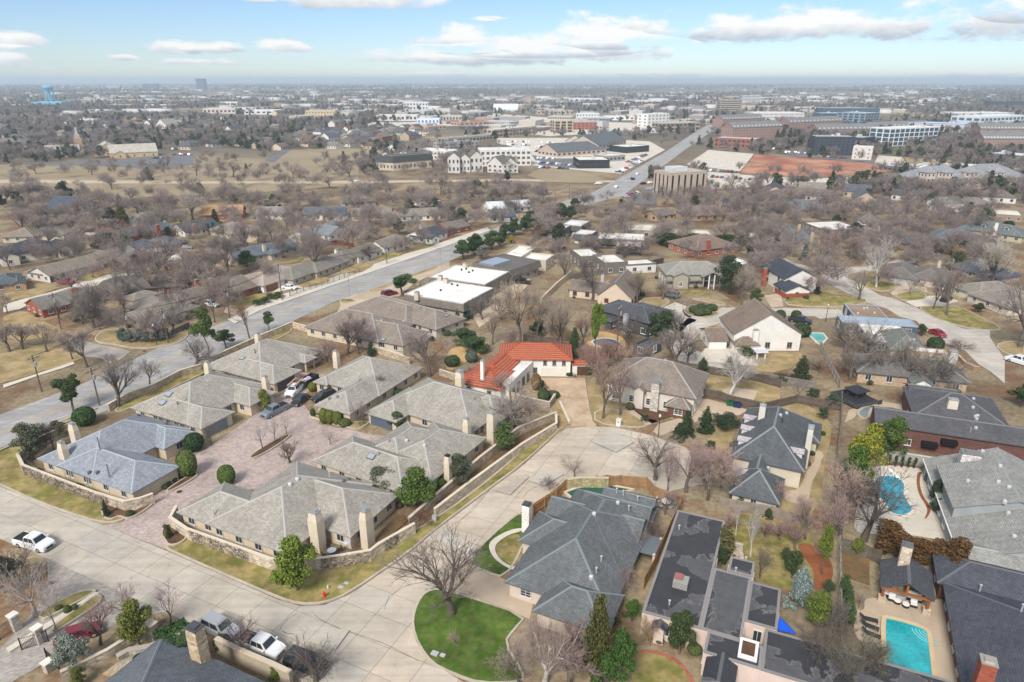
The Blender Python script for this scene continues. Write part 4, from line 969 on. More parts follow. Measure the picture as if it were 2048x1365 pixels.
SHEETS=[
D(n='brick_courtyard',m='pavers',p='-59 82.4 -47.3 77 -49.3 82.5 -43.1 90.8 -30.8 94.4 -28.5 105.7 -16.7 103.1 -11.1 107.5 -25.7 109.3 -29.7 111.2 -35.8 113.1 -42.6 123.8 -40.7 136.2 -46.6 137.6 -47.3 126.1 -49.3 117.2 -52.1 107.5 -54.4 101.4 -54.5 94.4 -54.8 90.8 -55.4 88.8 -56.3 86.2 -56.5 83.1',z=.006,col=(.41,.33,.3)),
D(n='paver_driveway',m='pavers',p='-62.6 75.2 -48.7 68.5 -41.9 65.2 -46 64 -49.7 60.1 -52.3 56.3 -55.1 52.8 -58.1 54 -57.7 59.4 -57.8 66 -59.4 70.5 -60.8 72.8',z=.006,col=(.33,.3,.27)),
D(n='front_lawn',m='mixed_lawn',p='-84.6 94.4 -81.2 93 -73.9 89.1 -67.2 86 -59.8 83 -57 83.2 -56.4 85.2 -55.7 89.5 -60.7 90.2 -70.2 94.4 -81.7 99 -84.8 105.7 -86 113.1 -79.2 121.9 -88.9 103.9 -89.4 99.8',kerb=1,r=.1),
D(n='front_lawn',m='mixed_lawn',p='-47.4 77.3 -46.6 76.7 -37.7 72.1 -29.1 67.7 -25.9 66.5 -23 66.7 -20.4 68.4 -14 76.4 -11.5 80.7 -3.7 91.7 1.5 98.8 7.8 109.5 8.7 111.6 7.1 113.1 -2 96.7 -10.6 84.3 -18.6 76.4 -22.2 74.3 -30.9 74.3 -48.7 82',kerb=1,r=.1),
D(n='verge',m='mixed_lawn',p='-78.2 120.2 -70.2 141.5 -63.9 157.3 -59.3 167.9 -55.5 164.1 -60.6 152.9 -68 136.2 -75.2 117.2',kerb=1,r=.1),
D(n='dirt_strip',m='sand',p='-67.8 141.5 -61.7 160.3 -57.6 169.1 -56.3 166.3 -61.4 155.8 -66.7 139.9',z=.01),
D(n='green_lawn',m='green_lawn',p='-11.4 67.4 -11.8 65.3 -11.7 62.9 -10.6 60 -8.8 57.4 -6.4 56 -3.4 54.7 1.1 54.9 1.2 56.2 -0.9 60.3 0.2 62.3 1.7 64.5 -6.1 68 -9.2 69.2 -10.7 68.7',kerb=1,r=.1),
D(n='green_lawn',m='green_lawn',p='1.6 85.8 -1.1 82.6 -5 76.5 -6.1 74.3 -3.3 72.2 -0.9 71.3 1.2 76.5 2.5 82.7',kerb=1,r=.09),
D(n='curved_walk',m='pale_concrete',p='1.5 81.7 -0.4 81.1 -2.1 79.7 -3.1 78.4 -3.2 77.1 -2.6 75.3 -1.5 73.8 0.1 72.6 1.4 72.2 3.4 73.8 3.5 74.4 1.2 74.1 0.3 73.2 -1.1 74.1 -2 75.5 -2.4 77.1 -2 78.4 -0.4 80.1 1.5 80.9',z=.12),
D(n='planting_bed',m='mixed_lawn',p='1.3 80.3 -0.4 79.9 -1.9 78.4 -2.3 77.1 -1.9 75.5 -1 74.3 0.3 73.4 3 74.4 3 75.8 1.2 75.8',z=.125),
D(n='gravel_bed',m='gravel',p='0.2 70.8 1.2 72.2 3 74.1 4.8 70.5 3.5 68.9',z=.03),
D(n='driveway',m='drive_concrete',p='-5.6 74.2 -0.9 70.9 2.9 68.2 2.1 64 -1.5 66 -5.9 68.2 -11.3 67.6',z=.012),
D(n='driveway',m='rust_concrete',p='6.2 134.4 15.7 134.4 15.1 117.8 15.7 112.5 11.1 112.2 10 119 8.6 126.1',z=.012),
D(n='driveway',m='drive_concrete',p='25.7 110.4 27.2 113.2 32 115.8 34.5 116.5 36.7 124 39.4 124 46 119.2 43.5 116.9 37.5 116.1 32.2 112.8 26.7 108.7',z=.012),
D(n='side_walk',m='drive_concrete',p='21.4 118.8 24.8 112.5 27.5 114.3 26.2 113.2 23.5 119.2',z=.02),
D(n='dry_lawn',m='dry_lawn',p='15.8 134.4 15.2 117.8 15.2 113.6 16.3 112.9 19.4 113.3 21.7 111.6 24.1 126.1 22.6 135.4',r=.05),
D(n='dry_lawn',m='dry_lawn',p='16.1 119.2 15.5 113.6 22.5 111.8 25.4 112.5 23.2 117.2 21.1 119.2',kerb=1,r=.1),
D(n='planting_bed',m='mulch',p='23 120.3 26.7 113.9 31.4 116.9 33.6 118.8 29.8 120.7 25.3 121.1',z=.02),
D(n='dry_lawn',m='dry_lawn',p='9 126.1 9.7 122.3 10.9 114.4 9.6 111.5 8.2 110.4 7.6 115.5',r=.04),
D(n='dry_yard',m='sand',p='-15.3 140.6 -15 151.9 -11.8 153.1 -7.8 154.9 -6.5 148.9 -10.1 144.3 -13.2 138',r=.02),
D(n='dry_lawn',m='dry_lawn',p='36.3 138.6 41.8 136.6 47.1 134.7 54.3 132.8 56.4 130.9 53 121.5 48.8 120.7 47.1 125.2 42.5 128.7 40.1 130',r=.02),
D(n='patio',m='drive_concrete',p='43.2 127.8 45.7 129.8 50.7 127.8 48.1 122.8 44.6 124.4',z=.035),
D(n='backyard_lawn',m='dry_lawn',p='42 113.2 39.3 107.5 37.6 104.1 35.8 102.8 34.2 102.8 34.6 107.5 38 110.6',r=.02),
D(n='backyard_lawn',m='dry_lawn',p='49.3 119.1 56.7 122.9 59.1 119.5 59.8 114.7 58.2 109.9 51.8 98.5 45.7 85.1 38.6 84.2 41.6 90.1 47.6 96.7 54.6 106.1 58.2 114.3',r=.01),
D(n='garden_path',m='drive_concrete',p='52.6 103.8 53.4 103.3 53.3 101.8 52.1 100.3 51.2 98.5 49.2 95.5 47.8 93.6 44.5 87.1 41.3 88.6 42.6 91.2 45.1 91.4 48.1 96.7 49.8 98.5 51.1 100.3',z=.03),
D(n='backyard_lawn',m='mixed_lawn',p='31.1 83.3 35.2 85.5 41 82.7 43.1 81.7 37.8 68 33.4 69.4 31.1 71.3 29.3 73.6 27.3 73.9',r=.02),
D(n='red_mulch_bed',m='red_mulch',p='39.3 78.2 41.7 78.2 40.9 76 42.8 75.7 41.7 71.3 37.8 68 39.6 72.8 39.1 75.5',z=.03),
D(n='front_garden',m='mixed_lawn',p='13.5 59.1 16.6 59.1 18.5 57.8 19.3 55.5 18.7 54 12.6 53.7',r=.02),
D(n='brick_path',m='brick',p='14.2 59.2 15.6 59.3 17.2 58.8 18.6 57.8 19.2 56.2 19.5 54.7 19 54.6 18.8 56.1 18.2 57.4 17 58.4 15.5 58.9 14.2 58.8',z=.04,col=(.32,.11,.075)),
D(n='pool_terrace',m='pale_concrete',p='58 97.1 61.8 98.9 67.4 98 66.9 96.4 69.2 97.1 66.5 90 64.2 85.7 62.7 82 61.1 78.5 58.6 79.3 56.4 80 52.8 80.1 48.5 80.4 49.6 83.1 53.7 90 56.9 94.3',z=.02),
D(n='mulch_strip',m='red_mulch',p='61 100 67.4 98 61.8 98.9 60.7 99.3',z=.03),
D(n='mulch_strip',m='red_mulch',p='65.9 96 66.6 96.6 67.2 96.6 66 95.3 64.6 92.9 63.3 89.7 63 87.2 62.3 85.7 60.5 83.8 60.2 83.8 61.8 85.7 62.4 87.2 62.8 89.7 64.1 92.9',z=.05),
D(n='pool_terrace',m='drive_concrete',p='43.6 67.6 45.7 67.4 51.2 66.9 53.6 67.6 52.2 65.1 47.9 55 46.9 53.2 36.4 53.2 40.2 60.2 39.4 61.3 41.4 65.6 42.6 65.3',z=.02),
D(n='dirt_yard',m='leaf_litter',p='44.8 76.8 48 75.3 45.4 69.8 43.4 71 42.6 72',z=.03),
D(n='gravel_yard',m='gravel',p='60.1 74.7 66.5 72 63.5 67.6 61.1 68.3 57.8 70.2',z=.02),
D(n='pool_terrace',m='sand',p='17.1 158.7 18.2 158.7 19.8 160.6 23 164 26 161.3 27.9 158.7 27.6 152.4 24.3 149.4 18.7 152.4',z=.02),
D(n='back_patio',m='drive_concrete',p='65.4 118.9 73.1 123.1 76.9 121.4 75.8 118.9 74.2 120.1 70.5 120.1 66.3 117.3 64.5 115.3 62.2 113.8',z=.02),
D(n='dry_lawn',m='mixed_lawn',p='78.8 191.4 91.5 198.2 94.7 198.2 103.6 191.4 101.8 186.9 93.8 183.8 78.7 183.8',kerb=1,r=.1),
D(n='dry_lawn',m='mixed_lawn',p='108.6 216.2 114.9 220.4 122.4 223 119.1 214.6 120.3 205.4 117.2 201 111.3 198.2 109 205.4',kerb=1,r=.1),
D(n='dry_lawn',m='mixed_lawn',p='113.2 194.7 123 199.6 123.5 194.1 119.7 190.1 113.6 188.8',kerb=1,r=.1),
D(n='dry_lawn',m='mixed_lawn',p='114.7 183.8 119.2 183.8 126.4 183.8 126.5 175.6 126.6 167 125 164.2 119.4 164.5 115.3 169.1 113.8 175.6',kerb=1,r=.1),
D(n='dry_lawn',m='dry_lawn',p='116.7 153.6 121.4 156.3 125 155.4 117.8 145.2 115.5 148.5',kerb=1,r=.1),
D(n='driveway',m='pale_concrete',p='113.6 188.2 123.9 194.1 128.3 194.1 129.5 188.8 121.1 183.8 116.9 184.4 114 183.2',z=.012),
D(n='driveway',m='drive_concrete',p='113.8 196.8 120.8 205.4 129.6 206.8 125.1 196.8 122.2 198.9 113.2 194.1',z=.012),
D(n='driveway',m='drive_concrete',p='74.7 194.1 80.8 196.8 76.8 183.8 73 182.6',z=.012),
D(n='dry_lawn',m='dry_lawn',p='60.4 149.5 67.7 149.5 67.6 146.4 60.3 137.3 49.1 138.2 54.8 141 54.6 144.9',r=.02),
D(n='driveway',m='pale_concrete',p='46.1 151.6 52 151.6 54.2 144.9 55.2 145.4 55.3 141 50 141.5 46.1 142.9 41.5 142.9',z=.02),
D(n='dry_lawn',m='dry_lawn',p='51 166.9 55.6 169.5 61 172.8 60.3 173.5 63.7 174.2 54.9 165.6',r=.05),
D(n='dry_lawn',m='dry_lawn',p='37.2 190.9 44.9 192.7 45.8 188.2 43.1 183.9 39.9 182.2 36.2 182.2',kerb=1,r=.08),
D(n='roundabout_bed',m='mixed_lawn',p='47.4 179.8 49.4 183.1 55.2 183.1 57.2 178.2 55.2 175.8 51.7 173.8 48.5 175',kerb=1,r=.12),
D(n='verge',m='dry_lawn',p='52.2 191.3 56 191.3 59.5 189.1 61.3 184.8 58.4 185.2 55.5 189.1',kerb=1,r=.08),
D(n='front_lawn',m='mixed_lawn',p='49.1 199.3 59.5 200.3 59.9 196.5 55.7 195.5 49.9 196.5',r=.06),
D(n='leafy_slope',m='leaf_litter',p='62.4 201.3 68.1 204.3 67.6 193.6 65.1 185.6 63.5 193.6',r=.05),
D(n='back_lawn',m='dry_lawn',p='40.1 221.9 47.9 226.8 46.3 218.4 40.9 219',r=.02),
D(n='back_lawn',m='dry_lawn',p='20.3 215.6 29.4 218.4 29 212.8 21.2 212.3',r=.02),
D(n='leafy_yard',m='leaf_litter',p='9.9 166.8 12.1 167.6 16.7 162 16.9 156.7 9.4 157.4',r=.02),
D(n='forecourt',m='drive_concrete',p='-48.8 184.6 -50.1 189.8 -46.6 196.2 -39.3 202.1 -37 209.3 -31.2 217 -22.1 235.4 -21.2 225.3 -27.3 214.8 -30.8 207.2 -33.4 193.4 -39.1 191.6 -44.6 184.6 -45.4 176.4 -47.7 173.3',z=.012),
D(n='verge',m='dry_lawn',p='-44.2 199.1 -39.8 205.1 -32.3 218.2 -26.1 229.6 -25.1 226.5 -31.2 217 -37 209.3 -39.9 199.1 -42.6 197.2',kerb=1,r=.1),
D(n='verge',m='mixed_lawn',p='-50.1 189.8 -48.8 191.2 -45.2 189.8 -46.8 187.2 -49.2 186.3',kerb=1,r=.1),
D(n='rear_court',m='drive_concrete',p='-11.8 181.2 -5.7 197.2 5.9 217 5.7 207.2 1.3 193.4 -3.9 176.4 -8.5 166',z=.012),
D(n='corner_verge',m='dry_lawn',p='-103 156.1 -104.5 163.8 -101.4 165 -88.7 166.3 -82.3 163.8 -80.5 156.7 -83.2 152.8 -89.5 151.1 -95.3 153.8',kerb=1,r=.1),
D(n='sidewalk',m='pale_concrete',p='-107 130.8 -104.7 134.6 -101.1 141 -99.9 143.4 -98.7 142 -99.8 139.6 -102.8 135.1 -105.8 129.1',z=.02),
D(n='corner_lawn',m='dry_lawn',p='-121.6 149 -119.4 154.4 -110 152.2 -109.2 156.1 -98.7 145.9 -100 142.9 -105 135.1 -108.5 130.4',r=.02),
D(n='corner_lawn',m='dry_lawn',p='-136.5 179.8 -133.1 178.4 -125.8 172.1 -115.9 165 -113.3 160.1 -120.9 156.7 -127.4 160.1 -138.2 175.6',r=.02),
D(n='brick_driveway',m='pavers',p='-110.8 160.1 -109.9 169.5 -109.6 172.8 -104.1 170.1 -104.1 166.9 -107 164.4 -107.6 159',z=.012,col=(.3,.2,.16)),
D(n='lane',m='pale_concrete',p='-144.8 185.1 -143.2 189.8 -137.9 200.7 -133 209.9 -127.1 218.9 -125.4 222 -123.5 218.9 -126 213.8 -129.8 204.3 -133.2 195.5 -137.7 185.1 -137.5 181.3 -140.1 178.4',z=.012),
D(n='golden_lawn',m='dry_lawn',p='-150.6 200.7 -147.5 207.1 -139.5 202.5 -140.6 194.7 -143.2 189.8 -147.8 193',r=.03),
D(n='patchy_lawn',m='mixed_lawn',p='-139.4 210.9 -139.2 219.9 -132.5 213.8 -132.9 208.9',r=.05),
D(n='driveway',m='drive_concrete',p='-137 205.2 -132.9 205.2 -135.7 211.8 -142.7 213.8',z=.02),
D(n='road_sidewalk',m='pale_concrete',p='-72.9 169.4 -70.1 180.3 -52 211.8 -23.2 262.4 -9.4 288 -10.7 295.3 -24.9 270.5 -54.1 220.9 -69 194.4 -74 183.4 -76.2 172.7',z=.02),
D(n='front_lawn',m='mixed_lawn',p='-86 189.9 -82.5 197 -71 195.5 -73.5 185.9 -79.5 184.6',r=.03),
D(n='front_lawn',m='dry_lawn',p='-68.7 207.7 -65.4 215.1 -58.3 212.6 -58 207.7 -63.8 201.4',r=.03),
D(n='front_lawn',m='dry_lawn',p='-58.6 221.2 -53.5 234.5 -51.5 224.9 -54.2 218.6',r=.03),
D(n='front_lawn',m='mixed_lawn',p='-79.7 234.5 -75 242.7 -74.8 236.5 -77.5 230.5',r=.03),
D(n='front_lawn',m='sand',p='-95.4 293.2 -88.5 299.4 -85.8 287.3 -91.6 284.5',r=.03),
D(n='front_lawn',m='mixed_lawn',p='-153.8 305.8 -151.1 312.4 -136.1 309 -138.4 299.4 -150.8 299.4',r=.03),
D(n='driveway',m='pale_concrete',p='-72.3 197 -63.8 202.9 -70.7 215.9',z=.014),
D(n='driveway',m='pale_concrete',p='-125.3 244.8 -116.4 236.5 -119.1 244.8 -127.4 251.5',z=.014),
D(n='driveway',m='drive_concrete',p='-80.6 183.3 -75.7 180.8 -75.4 175.9 -79.4 178.3',z=.014),
D(n='driveway',m='drive_concrete',p='-118.8 287.3 -100.4 278.9 -103 263.3 -114.1 273.5',z=.014),
D(n='front_lawn',m='mixed_lawn',p='-48.6 237.5 -41.8 241 -39.3 245.6 -48.6 252.4 -49.6 242.9',r=.03),
D(n='front_lawn',m='mixed_lawn',p='-40.5 250.4 -31 263.7 -29.3 261.5 -33.9 252.4',r=.03),
D(n='front_lawn',m='dry_lawn',p='-58.9 220.9 -58.1 237.5 -49.8 230.6 -47.3 230.6 -50.6 217.9',r=.03),
D(n='front_lawn',m='dry_lawn',p='-69 214.9 -64.6 216.4 -58.3 213.4 -59.3 205 -65.4 202.4',r=.03),
D(n='front_lawn',m='mixed_lawn',p='-188.3 276.4 -188.5 283.3 -181.9 276.4 -179.8 267.2',r=.04),
D(n='front_lawn',m='mixed_lawn',p='-170.7 287.6 -166.5 302.8 -159.8 298.1 -164.2 283.3',r=.04),
D(n='front_lawn',m='dry_lawn',p='-150.8 201.6 -148.3 207.8 -139.1 203.1 -141.2 194.2',r=.04),
D(n='front_lawn',m='mixed_lawn',p='-140.5 212.7 -139.9 219.6 -133.2 214.4 -134.9 207.8',r=.04),
D(n='front_lawn',m='mixed_lawn',p='-137.2 221.4 -133.5 226.9 -127.2 223.2 -130.5 216.1',r=.04),
D(n='front_lawn',m='dry_lawn',p='-153.2 195.6 -150.1 198.6 -142.8 192.8 -145.8 188.7',r=.04),
D(n='lane',m='pale_concrete',p='-137.4 204.6 -135.8 209.4 -124.6 242.8 -117.4 242.8 -118.9 230.7 -130.4 207.8 -133 201.6',z=.014),
D(n='lane',m='pale_concrete',p='-181.1 284.7 -173.1 283.3 -172.7 276.4',z=.014),
D(n='lane',m='pale_concrete',p='-128.7 242.8 -124 247.2 -116.2 240.7 -117.3 232.6',z=.014),
D(n='parkland',m='park_grass',p='-396.6 524.9 -333 547.6 -255.7 524.9 -261.3 599.3 -172.9 547.6 -114.8 524.9 -92.6 419.1 -145.3 392.4 -219.4 368.7 -279.6 363.2',z=.002),
D(n='open_field',m='park_grass',p='-184 524.9 -202.3 644.7 -151.7 661.3 -106.1 628.8 -96.9 572.3 -126.5 547.6 -166 524.9',z=.006),
D(n='park_road',m='drive_concrete',p='-342.1 449.5 -328.2 445.5 -272 443.1 -216.1 439.9 -161.1 437.6 -102.6 439.9 -65 443.1 0.5 449.5 65.6 441.5 64.3 432.3 0.4 437.6 -63.4 432.3 -99.9 427.8 -210.4 427.8 -317.9 430.8 -330.7 433.8',z=.012),
D(n='car_park',m='asphalt',p='-377.1 541.7 -312.9 559.7 -305 599.3 -277.8 613.7 -239 524.9 -255.8 498.8 -303.9 519.4 -365.9 524.9',z=.008),
D(n='old_tennis_court',m='asphalt',p='-195.6 553.6 -211.7 644.7 -202.3 644.7 -184.9 547.6',z=.012),
D(n='red_earth_lot',m='red_dirt',p='206.9 599.2 235 581.6 281.1 529.6 269.8 491 245.2 471.2 196.3 457.4 155.9 478',z=.02),
D(n='car_park',m='pale_concrete',p='179.4 644.4 209.1 608.4 158.4 485.9 132 529.6',z=.008),
D(n='car_park',m='asphalt',p='249.4 644.4 272.6 635.9 250.1 581.6 288 554.5 278.6 535.6 236.1 584.5 233.9 611.5',z=.01),
D(n='cross_road',m='pale_concrete',p='120 431.9 153.8 471.2 192.7 448.6 242.9 466.5 265.8 448.6 247.6 416.3 203.7 416.3 148.8 416.3 112.1 401.8',z=.012),
D(n='car_park',m='pale_concrete',p='135.5 485.9 155.3 476 143 440.1 122.3 431.9',z=.014),
D(n='sports_field',m='green_lawn',p='354.1 690.7 381 671.4 350.8 619.4 332.8 644.4',z=.012),
D(n='dry_field',m='dry_lawn',p='324.2 581.6 351.1 561 330.8 529.6 294.1 518',z=.012),
D(n='promenade',m='pale_concrete',p='310.3 596.2 322.7 581.6 279.2 485.9 269.1 491 281.1 529.6 280.2 541.8',z=.01),
D(n='shopping_car_park',m='pale_concrete',p='-17.7 781.5 46.2 781.5 76.3 781.5 143.2 737 139.9 644.7 74.1 475.2 47.8 493.9 13.6 524.9 17.6 628.8 -14.6 716.6',z=.006),
D(n='shopping_car_park',m='asphalt',p='16.9 599.3 35.6 572.3 53.7 572.3 47.5 503.8 20 524.9',z=.01),
D(n='vacant_lot',m='park_grass',p='9.8 466.3 23.3 514.1 46.6 493.9 60.3 449.5 49.3 430 22 433.8',z=.008),
D(n='street_lot',m='asphalt',p='60.9 380.2 75.7 405.3 86 412.1 74.3 352.6 62 352.6',z=.014),
D(n='far_street',m='pale_concrete',p='-202.9 1069.4 -51.7 1114.7 54.8 1114.7 180.3 1069.4 225.7 989 210.2 919.5 39.9 805.8 -69.6 989 -187.9 989',z=.004),
D(n='far_street',m='pale_concrete',p='-65.2 1411.7 59.7 1217.4 184 1276 262.7 1217.4 246.1 1138.7 54.8 1114.7 -60.4 1307.5',z=.004),
D(n='far_street',m='pale_concrete',p='-245.8 1490.8 -68.8 1490.8 -63.5 1375.2 -221.4 1340.5',z=.004),
D(n='road_patch',m='concrete',p='14.1 106.5 17.1 110 17.5 111 21.8 106.5 17.9 102.7',z=.02,col=(.455,.42,.36)),
D(n='road_patch',m='concrete',p='2.5 93.9 4.5 96.4 8.6 95.9 5.1 92.4',z=.02,col=(.455,.42,.36)),
D(n='road_patch',m='concrete',p='-2.7 91 -1.1 92.9 2.5 95.9 2.7 94.9 -0.3 89.8',z=.02,col=(.425,.375,.31)),
D(n='road_patch',m='concrete',p='-23.4 60.4 -21.6 62.6 -18.9 62.1 -19.8 59.3',z=.02,col=(.455,.42,.36)),
D(n='road_patch',m='concrete',p='-11 79.5 -9.3 81.4 -5.9 78.4 -7.9 76.2',z=.02,col=(.455,.42,.36)),
D(n='timber_deck',m='wood',p='22 86.9 23.3 89.2 25.5 87.2 23.7 83.6',z=.08,col=(.24,.2,.17)),
D(n='dirt_yard',m='leaf_litter',p='-19.6 76.5 -18.5 81 -17.1 84.7 -14.6 84.3 -16.5 80.7 -18.8 77.2',z=.02),
D(n='dirt_yard',m='leaf_litter',p='-11.4 87.8 -5.4 98 1.8 109 8 114.3 7.8 111.6 1.8 104.1 -6.7 91.4 -10.9 85.1',z=.02)
]
unflat(SHEETS)
FENCES=[
D(p='3.1 84.7 6.7 88.6 8.5 91.4',h=2,k='plank',col=(.4,.23,.1),l='new orange plank fence at the left of the green pool'),
D(p='15.2 92 17.1 92.5 21.1 91.9 21.8 89.2 25.5 87 22.3 80.7 18.8 73.3 16.5 69.1',h=2,k='plank',col=(.33,.2,.1),l='plank fence wrapping the deck of the grey-green shingled house'),
D(p='33.8 141.7 38.3 138.6 43.6 136.1 52.2 132.3 55.8 129.2',h=1.9,k='plank',col=(.13,.105,.085),l='dark plank fence behind the fieldstone-chimney house'),
D(p='38.3 124.8 41.2 124 43 121.9 48.3 118.8',h=1.9,k='plank',col=(.13,.105,.085),l='dark plank fence behind the row of wheeled bins'),
D(p='45.6 117.5 49.2 118.7 56.4 122 63.6 118.7',h=1.9,k='plank',col=(.13,.105,.085),l='dark plank fence behind the dormered pyramid-roof house'),
D(p='66 123.8 60.4 111.7 53.5 97.9 48.5 87.6',h=1.9,k='plank',col=(.22,.195,.17),l='grey plank fence beside the yellow-green pines'),
D(p='31.1 86.8 38 84.5 42.8 81.3',h=1.8,k='plank',col=(.27,.23,.19),l='pale fence at the end of the birch garden',rail=False),
D(p='44.7 77.3 40.4 67.4 36.8 59.3 35 55',h=2,k='plank',col=(.36,.33,.29),l='long pale fence left of the turquoise pool'),
D(p='44.7 76.9 46.9 75.8 48.6 73.8',h=2,k='plank',col=(.13,.105,.085),l='dark fence behind the timber pavilion'),
D(p='73.5 151.6 70.4 139.1 67.9 128.5',h=2,k='plank',col=(.33,.3,.26),l='weathered fence running down beside the white gable house'),
D(p='53.5 132.9 56.8 131.2 62.6 128.3',h=1.9,k='plank',col=(.22,.195,.17),l='grey plank fence below the brown lawn'),
D(p='2.8 156.8 7.3 154.9 12.2 154',h=1.8,k='plank',col=(.13,.105,.085),l='dark fence behind the red-tiled villa'),
D(p='35 220.8 47.7 229.3 53 233.1',h=1.9,k='plank',col=(.075,.075,.075),l='black fence behind the half-timbered tan house'),
D(p='19.9 211.7 27 216.2 34.8 219.6',h=1.8,k='plank',col=(.22,.195,.17),l='grey fence behind the bare yard tree'),
D(p='-91 207.7 -89.6 215.9 -85 226.7',h=1.8,k='plank',col=(.22,.195,.17),l='grey plank fence behind the pink-roofed white ranch'),
D(p='-65.7 193.4 -63 198.4 -55.2 210.9 -50.6 220.3',h=1.5,k='iron',col=(.16,.15,.14),l='thin iron fence along the arterial road'),
D(p='-85.2 160.1 -83.8 164.4 -83.4 166.3',h=1.6,k='plank',col=(.14,.12,.11),l='dark fence beside the blue-green corner shrubs'),
D(p='77.1 119.3 78.6 123.1 79.4 125.3',h=2.2,k='plank',col=(.05,.05,.05),l='dark screen fence beside the grey-roofed brick house'),
D(p='44.7 76.6 47.8 74.9 48.9 74.5',h=1.8,k='plank',col=(.15,.135,.11),l='plank fence behind the dirt yard'),
D(p='-72.5 259.4 -68.5 262.6 -60.7 257.4',h=1.6,k='plank',col=(.2,.035,.025),l='dark red fence behind the road-side ranch row')
]
unflat(FENCES)
WALLS=[
D(p='-80.8 109 -82.8 104.1 -82.3 99.3 -79.1 95.9 -63.3 88.2 -57.4 85.8 -55.4 86.6 -54.1 87.8',h=1.9,col=(.5,.41,.31),l='pale stone wall with dark creepers around the blue-grey roofed house',cc=(.6,.52,.42),ivy=[(3,0,1),(4,0,.5)],side=1),
D(p='-49.1 84.6 -48.7 81.8 -45.2 79.2 -31.4 72.8 -25.5 72.8 -22.7 73.4 -18.8 74.5 -17.9 75.9 -13.7 80.4',h=1.9,col=(.56,.47,.36),l='pale stone wall with creepers along the corner stucco house',cc=(.62,.54,.43),ivy=[(2,.05,.75),(4,.2,1),(5,0,1),(7,.1,.5)],side=1),
D(p='-14.7 81.8 -11.4 87.8 -5.4 98.5 1.2 109 8.4 115',h=1.8,col=(.5,.4,.3),l='inner of two parallel stone walls beside the concrete street',cc=(.56,.47,.36)),
D(p='-11.3 84.3 -6.9 91 1.8 103.5 8.1 111 8.3 115.3',h=1.6,col=(.56,.47,.36),l='outer of two parallel stone walls beside the concrete street',cc=(.62,.54,.43)),
D(p='-78 118.5 -76.8 123.8 -73.9 127.9 -71.6 135.2 -68.6 138.5',h=1.6,col=(.5,.41,.31),l='stone wall behind the skylit stucco house along the road',cc=(.6,.52,.42)),
D(p='-67.9 142.4 -62.5 154.8 -56.8 166.3 -49 160.9',h=1.7,col=(.58,.47,.34),l='tan wall behind the stucco house at the courtyard end',cc=(.62,.54,.43)),
D(p='-32 149 -26.3 144.9 -23 141.9',h=1.6,col=(.5,.41,.31),l='stone wall between the clipped-shrub house and the taupe-roofed house',cc=(.6,.52,.42)),
D(p='-15.7 135.9 -9.3 131.1 2.3 122.3 7.3 119.8 8.6 123.5',h=1.5,col=(.42,.36,.28),l='stone wall below the red-tiled villa',cc=(.55,.48,.39)),
D(p='9.5 122.3 10.1 117.8 10.7 113.6',h=.5,col=(.6,.52,.42),l='low stone kerb wall beside the villa driveway'),
D(p='-32.9 59 -29.8 57.4 -25.2 55.3 -23.2 54.3',h=2.2,col=(.42,.36,.27),l='tall tan garden wall behind the parked cars',cc=(.52,.44,.34),m='stucco',t=.45),
D(p='-47.8 54.9 -44.5 57.9 -43.4 59.5',h=1.6,col=(.48,.41,.32),l='pale wall beside the driveway gate',cc=(.55,.49,.4)),
D(p='-43.6 57.9 -42.8 58.8 -40.7 59.3 -39.4 60.3',h=.7,col=(.4,.37,.31),l='low curved stone seat wall around the fire pit',t=.6),
D(p='102.5 145.2 101.5 141.1 101.9 138.6 102.8 138.1',h=1.1,col=(.3,.17,.11),l='curved brown brick wall beside the side street',m='brick',cc=(.45,.33,.25)),
D(p='8.3 186.4 13.8 202.4 20 217.9',h=1.8,col=(.55,.46,.34),l='cream wall beside the paved rear court',m='stucco'),
D(p='8.6 91.4 10.8 92 15.1 91.9',h=2,col=(.45,.38,.22),l='flagstone garden wall at the back of the green pool',m='stone',cc=(.5,.42,.3)),
D(p='62.6 100.8 66.2 99.3 69.7 98',h=1.9,col=(.36,.35,.31),l='grey garden wall behind the kidney-shaped pool',m='stucco',cc=(.5,.48,.43))
]
unflat(WALLS)
